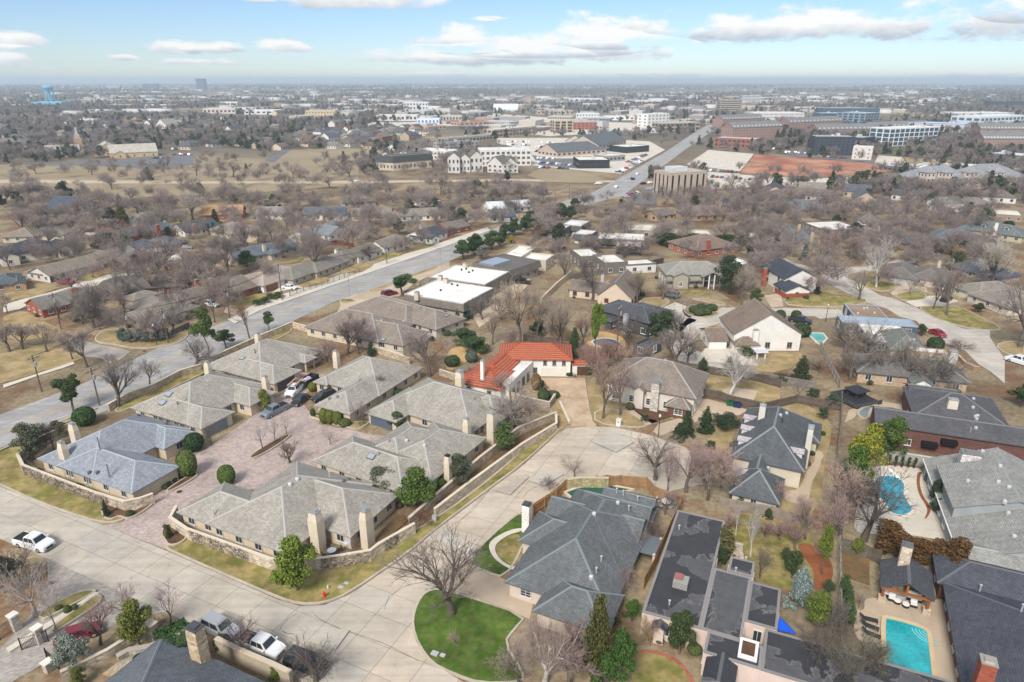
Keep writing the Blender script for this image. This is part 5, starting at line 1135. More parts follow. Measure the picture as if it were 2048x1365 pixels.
HOUSES=[
D(l='stucco house with blue-grey hip roof and two cream chimneys, nearest the gate',rc=(.265,.285,.315),wc=(.6,.5,.37),fc=(.16,.16,.16),cc=(.33,.35,.38),x=-77.39,y=96.94,a=-.454,w=[('h',.08,13.98,0,18.13,2.4,.5),('h',5.08,23.05,0,8.75,2.417,.5),('h',5.08,16.05,11.15,17.77,2.434,.5)],d=[('C',5.14,1.53,6.02,1.33,.94,'stucco',(.62,.53,.4),2,1),('C',.82,6.18,6.19,1.48,.94,'stucco',(.62,.53,.4),2,1),('P',10.52,4.19,2.2,(.25,.27,.29)),('P',16.82,1.02,2.2,(.25,.27,.29)),('V',3.05,16.41,(.15,.15,.15)),('V',10.48,16.29,(.15,.15,.15)),('V',12.53,.64,(.15,.15,.15)),('V',14.01,1.01,(.15,.15,.15)),('G',21.06,6.72,4.9,(.5,.42,.3))]),
D(l='stucco house with beige shingle roof, two square skylights and a lattice screen',rc=(.335,.31,.27),wc=(.6,.5,.37),cc=(.38,.365,.335),x=-72.33,y=115.68,a=-.465,w=[('h',.69,16.19,0,19.33,2.4,.5),('h',5.69,19.57,0,7.62,2.417,.5),('h',6.69,20.28,10.54,17.54,2.434,.5)],d=[('S',6.27,4.32,.75),('S',6.62,2.52,.75),('C',3.29,15.95,6.36,1.33,.94,'stucco',(.62,.53,.4),2,1),('C',18,16.99,5.68,1.17,.94,'stucco',(.62,.53,.4),1.6,1),('V',10.98,4.1,(.5,.45,.33)),('P',10.29,2.92,.5,(.2,.2,.2)),('G',20.13,3.52,4.9,(.2,.235,.26))]),
D(l='stucco house with beige hip roof and open garage at the courtyard end',rc=(.335,.31,.27),wc=(.6,.5,.37),cc=(.38,.365,.335),x=-64.07,y=134.07,a=-.471,w=[('h',-2.73,14.27,0,19,2.4,.5),('h',2.27,17.79,0,8.03,2.417,.5),('h',9.27,15.64,11.36,15.11,2.434,.5,D(open=1))],d=[('C',-.32,13.52,6.02,1.17,1.02,'stucco',(.62,.53,.4),2,1),('S',5.17,3.81,.6),('P',7.21,5.64,.8,(.1,.1,.1)),('G',17.53,3.71,4.9,(.1,.09,.08))]),  # near-black door panel paints in the shade inside the open garage
D(l='stucco house with beige roof and three clipped shrubs along its end wall',rc=(.335,.31,.27),wc=(.6,.5,.37),cc=(.38,.365,.335),x=-37.54,y=116.46,a=-.46,w=[('h',0,8.53,0,20,2.4,.5),('h',-7.51,8.63,8.81,24.31,2.417,.5),('h',-7.51,-3.77,8.13,15.13,2.434,.5)],d=[('C',-8.53,16.88,6.02,1.17,1.02,'stucco',(.62,.53,.4),2,1),('V',2.62,10.69,(.3,.3,.3)),('V',3.55,2.66,(.3,.3,.3)),('V',2.26,1.94,(.3,.3,.3))]),
D(l='large stucco house with beige roof and dark blue garage door',rc=(.335,.31,.27),wc=(.6,.5,.37),cc=(.38,.365,.335),x=-27.37,y=113.49,a=-.544,w=[('h',0,7.58,0,13,2.4,.5),('h',.35,21.52,3.64,18.7,2.417,.5),('h',13.52,23.63,8.86,18.4,2.434,.5)],d=[('C',10.32,16.04,7.05,1.48,1.1,'stucco',(.62,.53,.4),2.4,1),('C',24.07,6.22,6.02,1.4,1.19,'stucco',(.62,.53,.4),0,.6),('P',17.08,10.9,.8),('G',3.58,.02,5.2,(.1,.125,.16))]),
D(l='stucco house with many-hipped beige roof and square skylight beside the stone wall',rc=(.335,.31,.27),wc=(.6,.5,.37),cc=(.38,.365,.335),x=-30.6,y=99.08,a=-.526,w=[('h',-.24,18.5,-3.26,6.32,2.4,.5),('h',8.96,20.34,1.48,17.3,2.417,.5),('h',4.65,14.65,1.02,15.3,2.434,.5)],d=[('C',16.94,16.18,5.85,1.09,.94,'stucco',(.62,.53,.4),.8,1),('C',21.14,4.63,5.68,1.01,.94,'stucco',(.62,.53,.4),.8,1,(.06,.06,.06)),('S',9.42,.28,.7),('V',11.14,7,(.8,.8,.8)),('V',15.42,6.27,(.8,.8,.8)),('P',6.35,4.1,.7),('P',9.16,4.85,.7),('P',10.45,.76,.7)]),
D(l='big stucco house with beige roof and two tall cream chimneys over a walled patio',rc=(.335,.31,.27),wc=(.6,.5,.37),cc=(.38,.365,.335),win=(1.3,1.5,3),x=-47.86,y=82.22,a=-.457,w=[('h',0,20.7,0,8.7,2.4,.5),('h',5.76,20.82,-.1,18.17,2.417,.5),('h',9.76,26.01,6.28,17.64,2.434,.5)],d=[('C',21.52,4.86,6.19,1.56,1.44,'stucco',(.62,.53,.4),0,.8),('C',27.23,8.31,6.02,1.17,1.61,'stucco',(.62,.53,.4),0,.8),('V',13.82,9.96,(.82,.82,.82)),('V',13.82,8.48,(.82,.82,.82)),('V',17.82,15.14,(.2,.2,.2)),('V',17.34,16.78,(.2,.2,.2)),('P',6.18,1.2,1,(.75,.75,.72)),('P',15.77,14.47,1,(.75,.75,.72))]),
D(l='rambling house with dark grey-green shingle roof and tall white chimney beside green pool',rc=(.135,.145,.15),wc=(.58,.49,.41),cc=(.17,.2,.2),ws=1,win=(1.5,1.7,3.6),x=2.32,y=62.87,a=-.44,w=[('h',0,9.01,0,7.09,2.4,.6),('h',-5.04,8.46,3,22.92,2.417,.6),('h',-4.02,8.36,9.19,26.19,2.434,.6),('h',-6.89,4.98,10.97,18.37,2.451,.6),('ge',-5.63,8,16.3,23.18,2.468,.6),('ge',-1.71,8.19,19.3,26.49,2.485,.6),('ge',.38,8.09,22.3,28.52,2.502,.6),('f',8.22,10.46,15.91,19.87,2.359,.6,D(open=1))],d=[('X','porch_roof',8.22,15.91,2.1,10.46,19.88,2.24,'metal',(.22,.25,.26)),('C',-7.89,16.25,4.73,1.1,1.1,'brick',(.72,.68,.62),0,.1,(.12,.12,.12)),('V',2.07,15.65,(.8,.8,.78)),('V',3.75,20.97,(.8,.8,.78)),('V',5.05,6.08,(.8,.8,.78)),('P',5.22,9.38,.7,(.75,.75,.72)),('P',5.33,7.16,.7,(.75,.75,.72)),('P',5.26,21.33,.7,(.75,.75,.72)),('P',5.62,24.64,.7,(.75,.75,.72)),('P',3.42,24.94,.7,(.75,.75,.72)),('P',2.41,25,.7,(.75,.75,.72)),('G',4.36,.1,4.6,(.5,.43,.33))]),
D(l='flat-roofed pink stucco house with stained black membrane roof and white-rimmed light well',rm='stained_membrane',rc=(.1,.1,.1),wc=(.62,.5,.43),win=(1,1.6,4.5),x=14.87,y=61.86,a=-.408,w=[('f',0,6.53,0,21.55,3.2,.5,D(ph=.15,pc=(.24,.23,.22))),('f',6.54,10.94,0,10.96,3.217,.5,D(ph=.15,pc=(.24,.23,.22))),('f',7.38,13.17,-3.27,0,3.234,.5,D(ph=.15,pc=(.24,.23,.22))),('f',10.94,14.4,3.23,10.28,3.171,.5,D(ph=.15,pc=(.22,.21,.2))),('f',13.18,31.18,-3.27,2.93,3.188,.5,D(ph=.15,pc=(.22,.21,.2))),('gn',7.73,10.97,-6.77,-2.77,2.725,.5,D(rc=(.17,.165,.155),rm='shingle')),('gn',1.32,3.1,-1.2,.4,2.422,.6),('f',8.12,11.12,11.42,14.42,2.999,.5,D(ph=.15,pc=(.24,.23,.22)))],d=[('X','light_well',10.77,-2.51,2.72,12.69,.26,3.44,'paint',(.78,.76,.72)),('X','planter_soil',11.05,-2.1,3.36,12.39,-.17,3.47,'mulch',(.1,.1,.1)),('X','roof_unit',2.38,5.47,3,4.1,7.08,4,'paint',(.3,.29,.27)),('X','fan_housing',2.47,6.01,4,3.41,6.79,4.4,'paint',(.32,.13,.1)),('P',2.64,2.38,.5,(.7,.7,.7)),('P',1.02,17.19,.5,(.7,.7,.7)),('P',9.04,11.58,.5,(.7,.7,.7)),('D',9.23,-4.08,1.6,(.22,.04,.03))]),
D(l='tall cream house with dark green pyramid roofs and small striped dormers',rc=(.105,.115,.122),wc=(.6,.54,.43),cc=(.2,.23,.23),win=(.9,1.2,6.5),x=35.1,y=96,a=-.448,w=[('h',0,11.2,0,19.01,3.44,.72),('h',6.2,12.9,13.07,21.02,2.257,.5),('h',1.37,8.62,-8.84,-1.18,2.194,.8),('gn',3.04,5.95,-6.18,4,3.171,.75)],d=[('M',.44,12.85,-1.571,1.5,(.42,.38,.4)),('M',.58,8.45,-1.571,1.5,(.42,.38,.4)),('M',.68,4.04,-1.571,1.5,(.42,.38,.4)),('M',10.45,3.74,1.571,1.5,(.42,.38,.4)),('M',1.56,-3.52,-1.571,1.5,(.42,.38,.4)),('C',11.09,8.21,7.4,.86,1.7,'stucco',(.62,.58,.5),0,.2),('C',3.17,11.36,8.26,1.01,.94,'stucco',(.62,.58,.5),2.4,.2),('V',6.12,10.69),('V',6.94,13.17),('V',5.95,-.89),('P',6.6,8.81,.9,(.1,.1,.1))]),
D(l='large grey-sided house with pale grey roof, white trim and whitewashed stone chimney',rc=(.285,.285,.265),wc=(.3,.325,.32),tr=(.8,.8,.78),cc=(.3,.31,.29),x=57.61,y=72.2,a=-.357,w=[('gn',-.01,18.99,.01,26.08,2.56,.42),('gn',.44,15.44,8.57,20.26,4.817,.36),('ge',.59,21.99,-4.19,5.01,2.354,.42)],d=[('X','white_rake',-.06,-.11,2.4,.09,26.18,2.58,'paint',(.8,.8,.78)),('C',4.75,21.23,7.4,2.6,1.7,'stone',(.66,.62,.58),2.4,.1,(.3,.29,.28)),('V',7.5,25.47,(.75,.75,.73)),('V',7.67,17.85,(.75,.75,.73)),('V',6.55,13.64,(.75,.75,.73)),('V',7.37,12.05,(.75,.75,.73)),('V',3.28,14.65,(.75,.75,.73)),('V',6.14,8.6,(.75,.75,.73)),('V',6.79,8.28,(.75,.75,.73)),('V',6.21,3.03,(.75,.75,.73))]),
D(l='house with broad dark blue-grey roof and red brick chimney beside the turquoise pool',rc=(.082,.087,.105),wc=(.15,.068,.052),wm='brick',cc=(.11,.115,.13),x=52.18,y=67.97,a=-.433,w=[('h',.66,26.66,-40.19,-.19,2.64,.5),('h',.07,20.07,-.62,6.38,2.657,.5)],d=[('C',1.21,-20.22,9.12,1.3,1.3,'brick',(.3,.085,.05),2.4,.1,(.5,.45,.38)),('P',4.38,-.73,.9,(.7,.72,.72)),('P',6.87,-6.61,.9,(.7,.72,.72))]),
D(l='open timber pavilion with dark gable roof and stone chimney at the head of the pool',n='garden_pavilion',c='pavilion',rc=(.075,.078,.09),wc=(.24,.085,.03),cc=(.14,.14,.15),win=(0,0,0),x=44.84,y=66.85,a=-.468,w=[('gn',-.06,5.72,0,5.58,2.48,.52,D(open=1))],d=[('X','column_base',.04,.1,0,.84,.9,.8,'ledge_stone',(.55,.46,.35)),('X','column_base',.04,4.68,0,.84,5.48,.8,'ledge_stone',(.55,.46,.35)),('X','column_base',4.82,.1,0,5.62,.9,.8,'ledge_stone',(.55,.46,.35)),('X','column_base',4.82,4.68,0,5.62,5.48,.8,'ledge_stone',(.55,.46,.35)),('X','tie_beam',.14,.25,2.04,5.52,.5,2.28,'wood',(.3,.105,.03)),('X','king_post',2.71,.26,2.28,2.95,.48,3.4,'wood',(.3,.105,.03)),('C',2.29,4.3,6.54,1.2,1.1,'ledge_stone',(.6,.5,.38),0,.2,(.2,.21,.22))]),
D(l='small white metal garden shed with low pale roof',n='garden_shed',c='shed',rm='metal',rc=(.62,.65,.68),wc=(.68,.65,.58),wm='paint',win=(0,0,0),x=58.2,y=69.78,a=-.285,w=[('gn',0,3.21,0,2.27,1.6,.22)],d=[('D',1.41,-.35,1.6,(.72,.7,.64))]),
D(l='long brown brick house with dark grey roof, black awnings and cream chimney',rc=(.1,.1,.108),wc=(.14,.07,.058),wm='brick',cc=(.16,.16,.16),win=(1,1.2,9),x=67.41,y=104.45,a=-.362,w=[('ge',-4.39,39.61,0,7.54,4,.4),('h',2.35,17.3,6,19.25,4.017,.4),('ge',2.97,11.35,13.92,22.42,3.394,.4)],d=[('C',8.67,9.16,6.88,1.56,1.1,'stucco',(.64,.57,.47),3.2,.2),('X','awning',5.94,-.7,2.32,8.34,.36,3.04,'paint',(.012,.012,.014)),('X','awning',3.19,-.7,1.36,5.59,.36,2.08,'paint',(.012,.012,.014)),('V',12,9.64,(.7,.7,.7)),('V',12.58,12.6,(.7,.7,.7)),('V',11.04,2.22,(.7,.7,.7)),('V',12.11,7.61,(.7,.7,.7)),('V',12.5,7.86,(.7,.7,.7)),('V',12.23,7.04,(.7,.7,.7)),('P',10.09,1.22,.7)]),
D(l='dark metal gazebo on a railed black deck',n='garden_gazebo',c='gazebo',rm='metal',rc=(.06,.062,.068),wc=(.05,.05,.055),win=(0,0,0),x=67,y=125.22,a=-1.202,w=[('h',0,3.36,0,3.48,2.16,.45,D(open=1,cw=.1))],d=[('X','deck',-1,-2.2,0,5.56,4.48,.4,'wood',(.035,.035,.04)),('X','railing',-1,-2.2,.4,5.56,-2.1,1.04,'wood',(.07,.075,.085)),('X','railing',5.46,-2.1,.4,5.56,4.48,1.04,'wood',(.07,.075,.085)),('X','railing',-1,-2.1,.4,-.9,4.48,1.04,'wood',(.07,.075,.085))]),
D(l='white villa with red clay tile roofs and white chimney',rm='clay_tile',rc=(.4,.115,.06),wc=(.74,.71,.65),cc=(.34,.06,.025),tr=(.3,.28,.25),win=(.9,1.4,60),x=6.62,y=134.85,a=-.04,w=[('h',-9.57,6.43,0,9.13,4.16,.45),('ge',6.03,9.56,1,3.2,2.737,.45,D(open=0,nowin=1))],d=[('W',.45,.26,2.64,.8,1.2,0),('W',2.44,.34,2.64,.8,1.2,0),('W',4.49,.43,2.64,.8,1.2,0),('G',2.34,-.35,5.4,(.72,.68,.6)),('X','gate_opening',7.43,1.33,0,9.63,1.42,2.08,'wood',(.1,.055,.03))],more=D(l='white villa with red clay tile roofs and white chimney',rm='clay_tile',rc=(.4,.115,.06),wc=(.74,.71,.65),cc=(.34,.06,.025),tr=(.3,.28,.25),win=(.9,1.3,4),x=.83,y=126.57,a=1.1689,w=[('h',-1.49,14.6,2.6,8.98,3.52,.42),('h',-5.25,4.75,.8,11.25,2.897,.42)],d=[('X','gallery_wall',-3.49,0,0,9.6,.35,3.6,'stucco',(.74,.71,.65)),('X','gallery_roof',-3.49,.35,2.96,9.6,3.4,3.28,'membrane',(.7,.69,.66)),('X','gallery_end',-3.49,.35,0,-3.14,3.4,2.95,'stucco',(.74,.71,.65)),('X','arch_opening',-2.09,-.06,.08,-.69,0,2.16,'glass',(.05,.05,.05)),('X','arch_opening',.58,-.06,.08,1.98,0,2.16,'glass',(.05,.05,.05)),('X','arch_opening',3.26,-.06,.08,4.66,0,2.16,'glass',(.05,.05,.05)),('X','arch_opening',5.93,-.06,.08,7.33,0,2.16,'glass',(.05,.05,.05)),('C',-8,8.66,6.88,1.33,1.19,'stucco',(.74,.71,.65),0,.2),('C',-3.42,5.9,7.74,.62,.68,'stucco',(.74,.71,.65),3.2,.2),('S',-3.64,5.82,.55)])),
D(l='two-storey brown brick house with taupe hip roof and tall fieldstone chimney',rc=(.23,.195,.165),wc=(.62,.56,.48),cc=(.33,.3,.27),tr=(.7,.68,.62),ws=1,win=(1.6,1.6,3.2),x=23.71,y=120.82,a=-.453,w=[('h',-6.03,12.09,0,12.96,4.16,.62),('gn',-.06,2.47,-1,4,4.017,.8),('h',6.65,11.49,-1.72,5,2.434,.7,D(wc=(.15,.068,.052),wm='brick'))],d=[('C',4.28,.12,6.02,1.5,1.2,'stone',(.58,.54,.47),0,.1,(.3,.32,.34)),('C',4.12,7.05,8.08,.5,.5,'paint',(.5,.5,.48),4.8,.1)]),
D(l='white gable-fronted house with brown roof, white chimney and bare lawn before it',rc=(.215,.165,.13),wc=(.74,.71,.65),cc=(.26,.21,.17),tr=(.35,.33,.3),win=(1.2,2.2,4.2),x=54.04,y=138.64,a=0,w=[('gn',-2.12,14.32,11.33,23.48,4.32,.62),('h',-2.03,3.88,9.43,22.43,2.257,.62),('ge',-7.51,-2.6,12.45,21.3,2.194,.4)],d=[('C',2.96,10.97,5.59,1.17,.94,'stucco',(.74,.71,.65),0,.1),('G',-4.88,13.7,5,(.75,.73,.68))]),
D(l='white metal patio cover on four posts',n='patio_cover',c='patio cover',rm='metal',rc=(.75,.77,.78),wc=(.74,.71,.65),win=(0,0,0),x=55.82,y=144.42,a=.075,w=[('ge',-.16,2.73,-.15,3.69,2,.1,D(open=1))]),
D(l='flat-roofed modern house with pale blue metal gallery and white membrane roof',rc=(.7,.69,.66),wc=(.085,.1,.13),win=(1.6,1.6,4),x=83.32,y=162.23,a=-.208,w=[('f',-.17,17.41,0,5.64,3.04,.5,D(pc=(.3,.37,.44),rc=(.3,.37,.44),ph=.2)),('f',4.18,12.33,5.54,17.29,2.817,.5,D(rc=(.26,.19,.13),pc=(.3,.37,.44),ph=.2)),('f',3.56,13.29,-12.29,.05,2.834,.5,D(ph=.2,pc=(.6,.59,.56)))],d=[('V',8.23,13.32),('V',9.14,13.89),('V',5.59,8.63),('V',9.97,9.92)]),
D(l='grey-green hipped house with white flat roof edges behind the curved brick wall',rc=(.17,.185,.17),wc=(.42,.32,.22),wm='brick',x=87.12,y=147.87,a=-.281,w=[('h',-.1,8.14,-3.18,9.82,2.56,.6),('h',-9.57,11.78,-19.34,-8.91,2.577,.5,D(rc=(.15,.14,.13))),('gn',.24,4.6,-22.34,-14.34,2.274,.6,D(wc=(.75,.73,.7))),('f',3.64,11.19,-5.77,-2.77,3.571,.6,D(rc=(.75,.74,.71),ph=.2))],d=[('C',10.36,-10.32,6.02,1.6,1.4,'stone',(.6,.57,.52),0,.3),('V',4.3,-.41),('V',5.23,-.28)]),
D(l='two-storey olive-grey house with white portico columns',rc=(.29,.275,.245),wc=(.37,.34,.27),cc=(.36,.35,.32),tr=(.8,.78,.74),ws=1,win=(1.1,1.5,3.3),x=47.23,y=202.76,a=.029,w=[('h',.06,20,0,11.86,4.16,.45),('gn',10.74,16.85,-2.2,5,4.017,.45,D(open=1)),('gn',1.88,7.08,-1.6,5,4.034,.45)],d=[('X','column',12.82,-1.8,0,13.14,-1.48,4.4,'paint',(.8,.78,.74)),('X','column',14.46,-1.8,0,14.78,-1.48,4.4,'paint',(.8,.78,.74)),('D',12.87,-2.19,2,(.03,.035,.04)),('X','lower_eave',-.14,-.7,2.16,20.2,.48,2.36,'shingle',(.26,.24,.21))]),
D(l='tan half-timbered house with steep brown gable roof',rc=(.215,.18,.15),wc=(.62,.5,.38),cc=(.3,.27,.24),win=(1.2,1.2,3.4),tr=(.2,.09,.05),x=17.47,y=193.08,a=-.371,w=[('ge',-.87,10.83,-.32,7.83,2.4,.5),('gn',8.55,18.9,-3.89,12.11,2.577,.85),('gn',9.31,15.06,-1.82,1.68,2.354,.6)],d=[('C',7.81,5.96,6.36,.94,.85,'stucco',(.74,.71,.65),1.6,.2)]),
D(l='dark charcoal modern house with rounded bay beside the kidney pool',rc=(.085,.09,.1),wc=(.075,.08,.085),tr=(.7,.7,.68),win=(1.4,2.4,3.2),x=23.26,y=170.46,a=-.777,w=[('h',-1.16,16,-1.33,9.67,4,.35),('h',4.86,15.06,3.67,11.67,4.097,.35),('h',3.43,6.12,-3.33,.67,2.434,.3),('f',19.2,22.96,-12.32,-6.32,2.611,.35,D(rc=(.1,.1,.11)))],d=[('C',13.48,-7.77,7.4,1.09,.85,'stucco',(.5,.5,.48),2.4,.2)]),
D(l='white flat-roofed townhouse with brown mansard, nearest of the mansard row',n='townhouse',rc=(.74,.72,.67),wc=(.42,.36,.29),win=(1.3,1.3,3.6),x=-29.75,y=180.29,a=-.478,w=[('m',0,19.08,0,16.42,4.96,.5,D(pc=(.55,.53,.48),ph=.25,mc=(.2,.175,.15)))],d=[('C',4.75,-.58,6.36,1.25,1.02,'stucco',(.55,.47,.38),4,.1),('V',7.25,7.29,(.06,.06,.06)),('V',6.71,14.01,(.06,.06,.06)),('V',8.88,13.53,(.06,.06,.06))]),
D(l='white flat-roofed townhouse with brown mansard, middle of the mansard row',n='townhouse',rc=(.74,.72,.67),wc=(.42,.36,.29),win=(1.3,1.3,3.6),x=-24.81,y=197.54,a=-.447,w=[('m',-.13,18.85,.17,15.8,4.96,.5,D(pc=(.55,.53,.48),ph=.25,mc=(.2,.175,.15)))],d=[('C',4.88,-1.55,6.36,1.25,1.02,'stucco',(.55,.47,.38),4,.1),('C',8,-3.61,6.36,1.25,1.02,'stucco',(.55,.47,.38),4,.1),('V',4.78,11.21,(.05,.05,.05)),('V',5.64,12.61,(.05,.05,.05)),('V',8.42,11.74,(.05,.05,.05)),('V',8.29,9.62,(.05,.05,.05))]),
D(l='dark gravel-roofed townhouse with raised skylight, farthest of the mansard row',n='townhouse',rc=(.13,.12,.11),wc=(.42,.36,.29),win=(1.3,1.3,3.6),x=-11.43,y=213.57,a=-.673,w=[('m',-1.49,13.86,-.26,15.81,4.96,.5,D(pc=(.2,.18,.16),ph=.25,mc=(.2,.175,.15)))],d=[('X','skylight',1.32,-.14,4.72,7.33,8.48,5.6,'metal',(.42,.48,.53)),('C',.5,-5.81,6.36,1.25,1.02,'stucco',(.55,.47,.38),4,.1)]),
D(l='white flat-roofed buildings stepping behind the mansard row',rc=(.7,.67,.61),wc=(.5,.44,.36),win=(1.2,1.4,4),x=-4.01,y=227.09,a=-.37,w=[('f',.13,7.46,.15,16.47,4.32,.5),('f',5.88,16.04,1.08,10.08,3.697,.5)]),
D(l='low white-walled house with long taupe hip roof beside the red car forecourt',rc=(.245,.205,.172),wc=(.58,.53,.45),cc=(.3,.29,.26),x=-43.18,y=177.59,a=-.668,w=[('h',0,31.26,-.14,10.97,2.4,.5),('h',0,22.85,-2.27,9.23,2.417,.5)],d=[('S',28.53,6.46,.5),('P',21.15,4.38,.6),('P',14.41,.18,.6)]),
D(l='cream house with taupe hip roof behind the compound wall',rc=(.245,.205,.172),wc=(.6,.52,.38),cc=(.3,.3,.28),x=-51.73,y=161.02,a=-.481,w=[('h',0,23.31,-.66,14.34,2.4,.5),('h',10,29.92,0,11,2.417,.5)],d=[('S',23.88,.58,.5),('S',27.57,5.54,.5),('V',18.77,6.72,(.6,.6,.58)),('V',21.47,11.96,(.6,.6,.58))]),
D(l='brown brick ranch house with grey-brown gable roof on the side street corner',rc=(.2,.185,.165),wc=(.3,.085,.05),lod=0,wm='brick',x=-126.06,y=173.59,a=.955,w=[('ge',0,14.64,0,11,2.32,.42),('h',7.32,16.84,3.3,13.75,2.337,.42)],d=[('C',10.72,4.43,5.33,1.8,1,'brick',(.3,.085,.05),1.6,.15)]),
D(l='ranch house with brown hip roof behind the blue-green shrubs on the corner',rc=(.215,.19,.16),wc=(.48,.37,.25),lod=0,x=-102.91,y=168.78,a=-.484,w=[('h',0,11.88,0,16,2.32,.42),('h',-6.53,7.13,5.6,16.8,2.337,.42)],d=[('G',-4.55,.44,4.8)]),
D(l='small two-storey annex with beige pyramid roof',rc=(.24,.215,.18),wc=(.55,.45,.31),lod=0,x=-108.35,y=180.24,a=-.483,w=[('h',0,5.86,0,8.5,3.68,.42)]),
D(l='long dark brown hip-roofed house behind the pyramid-roof annex',rc=(.135,.115,.1),wc=(.15,.068,.052),lod=0,x=-122.31,y=187.95,a=.235,w=[('h',0,14.88,0,15,2.32,.42),('h',8.93,25.3,3,15,2.337,.42)]),
D(l='red brick house with brown gable and green windows by the road',rc=(.2,.17,.14),wc=(.3,.085,.05),lod=0,wm='brick',tr=(.1,.22,.2),x=-82.06,y=185.92,a=1.068,w=[('ge',0,12.53,0,13,2.32,.42),('h',-11.28,3.76,3.9,14.3,2.337,.42)],d=[('C',1.83,13.4,5.16,1.3,1,'brick',(.3,.085,.05),1.6,.15),('C',4.56,10.66,5.16,1.3,1,'brick',(.3,.085,.05),1.6,.15)]),
D(l='white brick ranch with pinkish roof facing the road',rc=(.36,.295,.255),wc=(.74,.71,.65),lod=0,x=-74.43,y=196.59,a=1.099,w=[('h',0,19.59,0,12,2.32,.42),('h',-10.77,9.79,1.8,12.6,2.337,.42)],d=[('G',3.8,-.24,4.8,(.28,.13,.06))]),
D(l='low tan ranch with greyish roof behind a big bare tree',rc=(.225,.205,.175),wc=(.45,.38,.28),lod=0,x=-62.43,y=211.8,a=1.159,w=[('h',0,18.01,0,12,2.32,.42),('h',-9.91,9.01,1.2,12,2.337,.42)],d=[('C',19.97,7.19,5.16,1.01,.85,'stucco',(.74,.71,.65),1.6,.15)]),
D(l='white ranch with brown roof and white gable, third along the road',rc=(.2,.175,.15),wc=(.66,.6,.5),lod=0,x=-53.28,y=231.71,a=1.077,w=[('ge',0,13.46,0,10,2.32,.42),('h',-6.73,5.38,1,11,2.337,.42)],d=[('C',-3.01,7.2,5.16,1.01,.85,'stucco',(.74,.71,.65),1.6,.15)]),
D(l='ranch with taupe roof and white gable end at the lawn by the road',rc=(.22,.195,.165),wc=(.7,.66,.58),lod=0,x=-46.78,y=245.49,a=.928,w=[('ge',0,11.25,0,10,2.32,.42),('h',6.75,18,2,12,2.337,.42)]),
D(l='charcoal roofed house with white gables and pale garage near the road',rc=(.075,.082,.095),wc=(.74,.71,.65),lod=0,x=-33.66,y=263.02,a=.971,w=[('ge',0,13.85,0,11,2.32,.42),('gn',0,4.85,-3.3,8.8,2.337,.42)],d=[('C',7.26,8.75,5.16,.94,.85,'stucco',(.74,.71,.65),1.6,.15),('G',2.82,.63,4.8)]),
D(l='brown-roofed brick house at the far street corner',rc=(.2,.17,.145),wc=(.3,.085,.05),lod=0,wm='brick',x=-26.16,y=278.07,a=.858,w=[('ge',0,13.32,0,10,2.32,.42)]),
D(l='pale blue-grey roofed house with white gables behind red fences',rc=(.2,.235,.25),wc=(.74,.71,.65),lod=0,x=-72.39,y=267.49,a=1.101,w=[('gn',0,11.87,0,12,2.32,.42),('ge',-7.12,15.43,4.8,15.6,2.337,.42)]),
D(l='long blue-slate roofed house with white awning',rc=(.135,.155,.18),wc=(.45,.4,.33),lod=0,x=-94.42,y=228.3,a=.901,w=[('ge',0,25.69,0,11,2.32,.42),('h',11.56,16.7,-2.75,4.4,2.337,.42)],d=[('C',11.99,1.61,5.5,1.09,.85,'stucco',(.6,.53,.42),1.6,.15)]),
D(l='house with wide taupe roof, stone entry and curved driveway',rc=(.235,.215,.19),wc=(.5,.42,.31),lod=0,x=-112.19,y=269.42,a=.908,w=[('h',0,14.01,0,17,2.32,.42),('gn',6.3,10.51,-3.4,10.2,2.337,.42)]),
D(l='large cream villa with charcoal roofs and covered terrace',rc=(.05,.055,.066),wc=(.66,.61,.52),lod=0,x=-173.98,y=233.33,a=.724,w=[('h',0,12.94,0,16,3.36,.42),('gn',-4.53,1.29,-4,11.2,3.377,.42),('gn',12.68,17.47,-2.88,12.8,3.394,.42)]),
D(l='grey gabled brick house cut by the picture edge',rc=(.1,.115,.13),wc=(.42,.28,.18),lod=0,x=-155.82,y=196.71,a=.619,w=[('h',0,7.91,0,12,2.32,.42),('gn',4.35,8.7,-2.4,7.2,2.337,.42)]),
D(l='white and tan ranch with navy garage door and red pickup outside',rc=(.235,.205,.165),wc=(.62,.57,.5),lod=0,x=-145.68,y=207.73,a=1.155,w=[('ge',0,19.47,0,11,2.32,.42),('h',0,7.79,3.3,12.1,2.337,.42)],d=[('G',1.89,-.77,4.8,(.02,.025,.035))]),
D(l='low ranch with grey gravel roof beside a flat white carport',rc=(.255,.235,.205),wc=(.36,.2,.13),lod=0,x=-136.67,y=226.5,a=1.288,w=[('ge',0,13.79,0,11,2.32,.42)],d=[('C',8.19,-6.64,5.16,1.4,1,'brick',(.3,.085,.05),1.6,.15)]),
D(l='flat white carport on dark posts',n='carport',c='carport',rc=(.66,.64,.58),wc=(.05,.05,.05),win=(0,0,0),x=-131.99,y=235.2,a=.785,w=[('f',0,11.51,0,9,2.4,.5)]),
D(l='navy roofed ranch spread low behind clipped bushes',rc=(.075,.088,.11),wc=(.32,.12,.08),lod=0,x=-129.51,y=248.16,a=.923,w=[('h',0,10.95,0,13,2.32,.42),('h',-6.57,3.28,3.9,14.3,2.337,.42)]),
D(l='slate-blue house with red brick gable end',rc=(.11,.12,.135),wc=(.3,.085,.05),lod=0,x=-147.31,y=268.31,a=.899,w=[('ge',0,14,0,12,2.32,.42),('h',-6.3,4.2,1.2,12,2.337,.42)],d=[('C',6.82,-.09,5.5,1.4,1,'brick',(.3,.085,.05),1.6,.15)]),
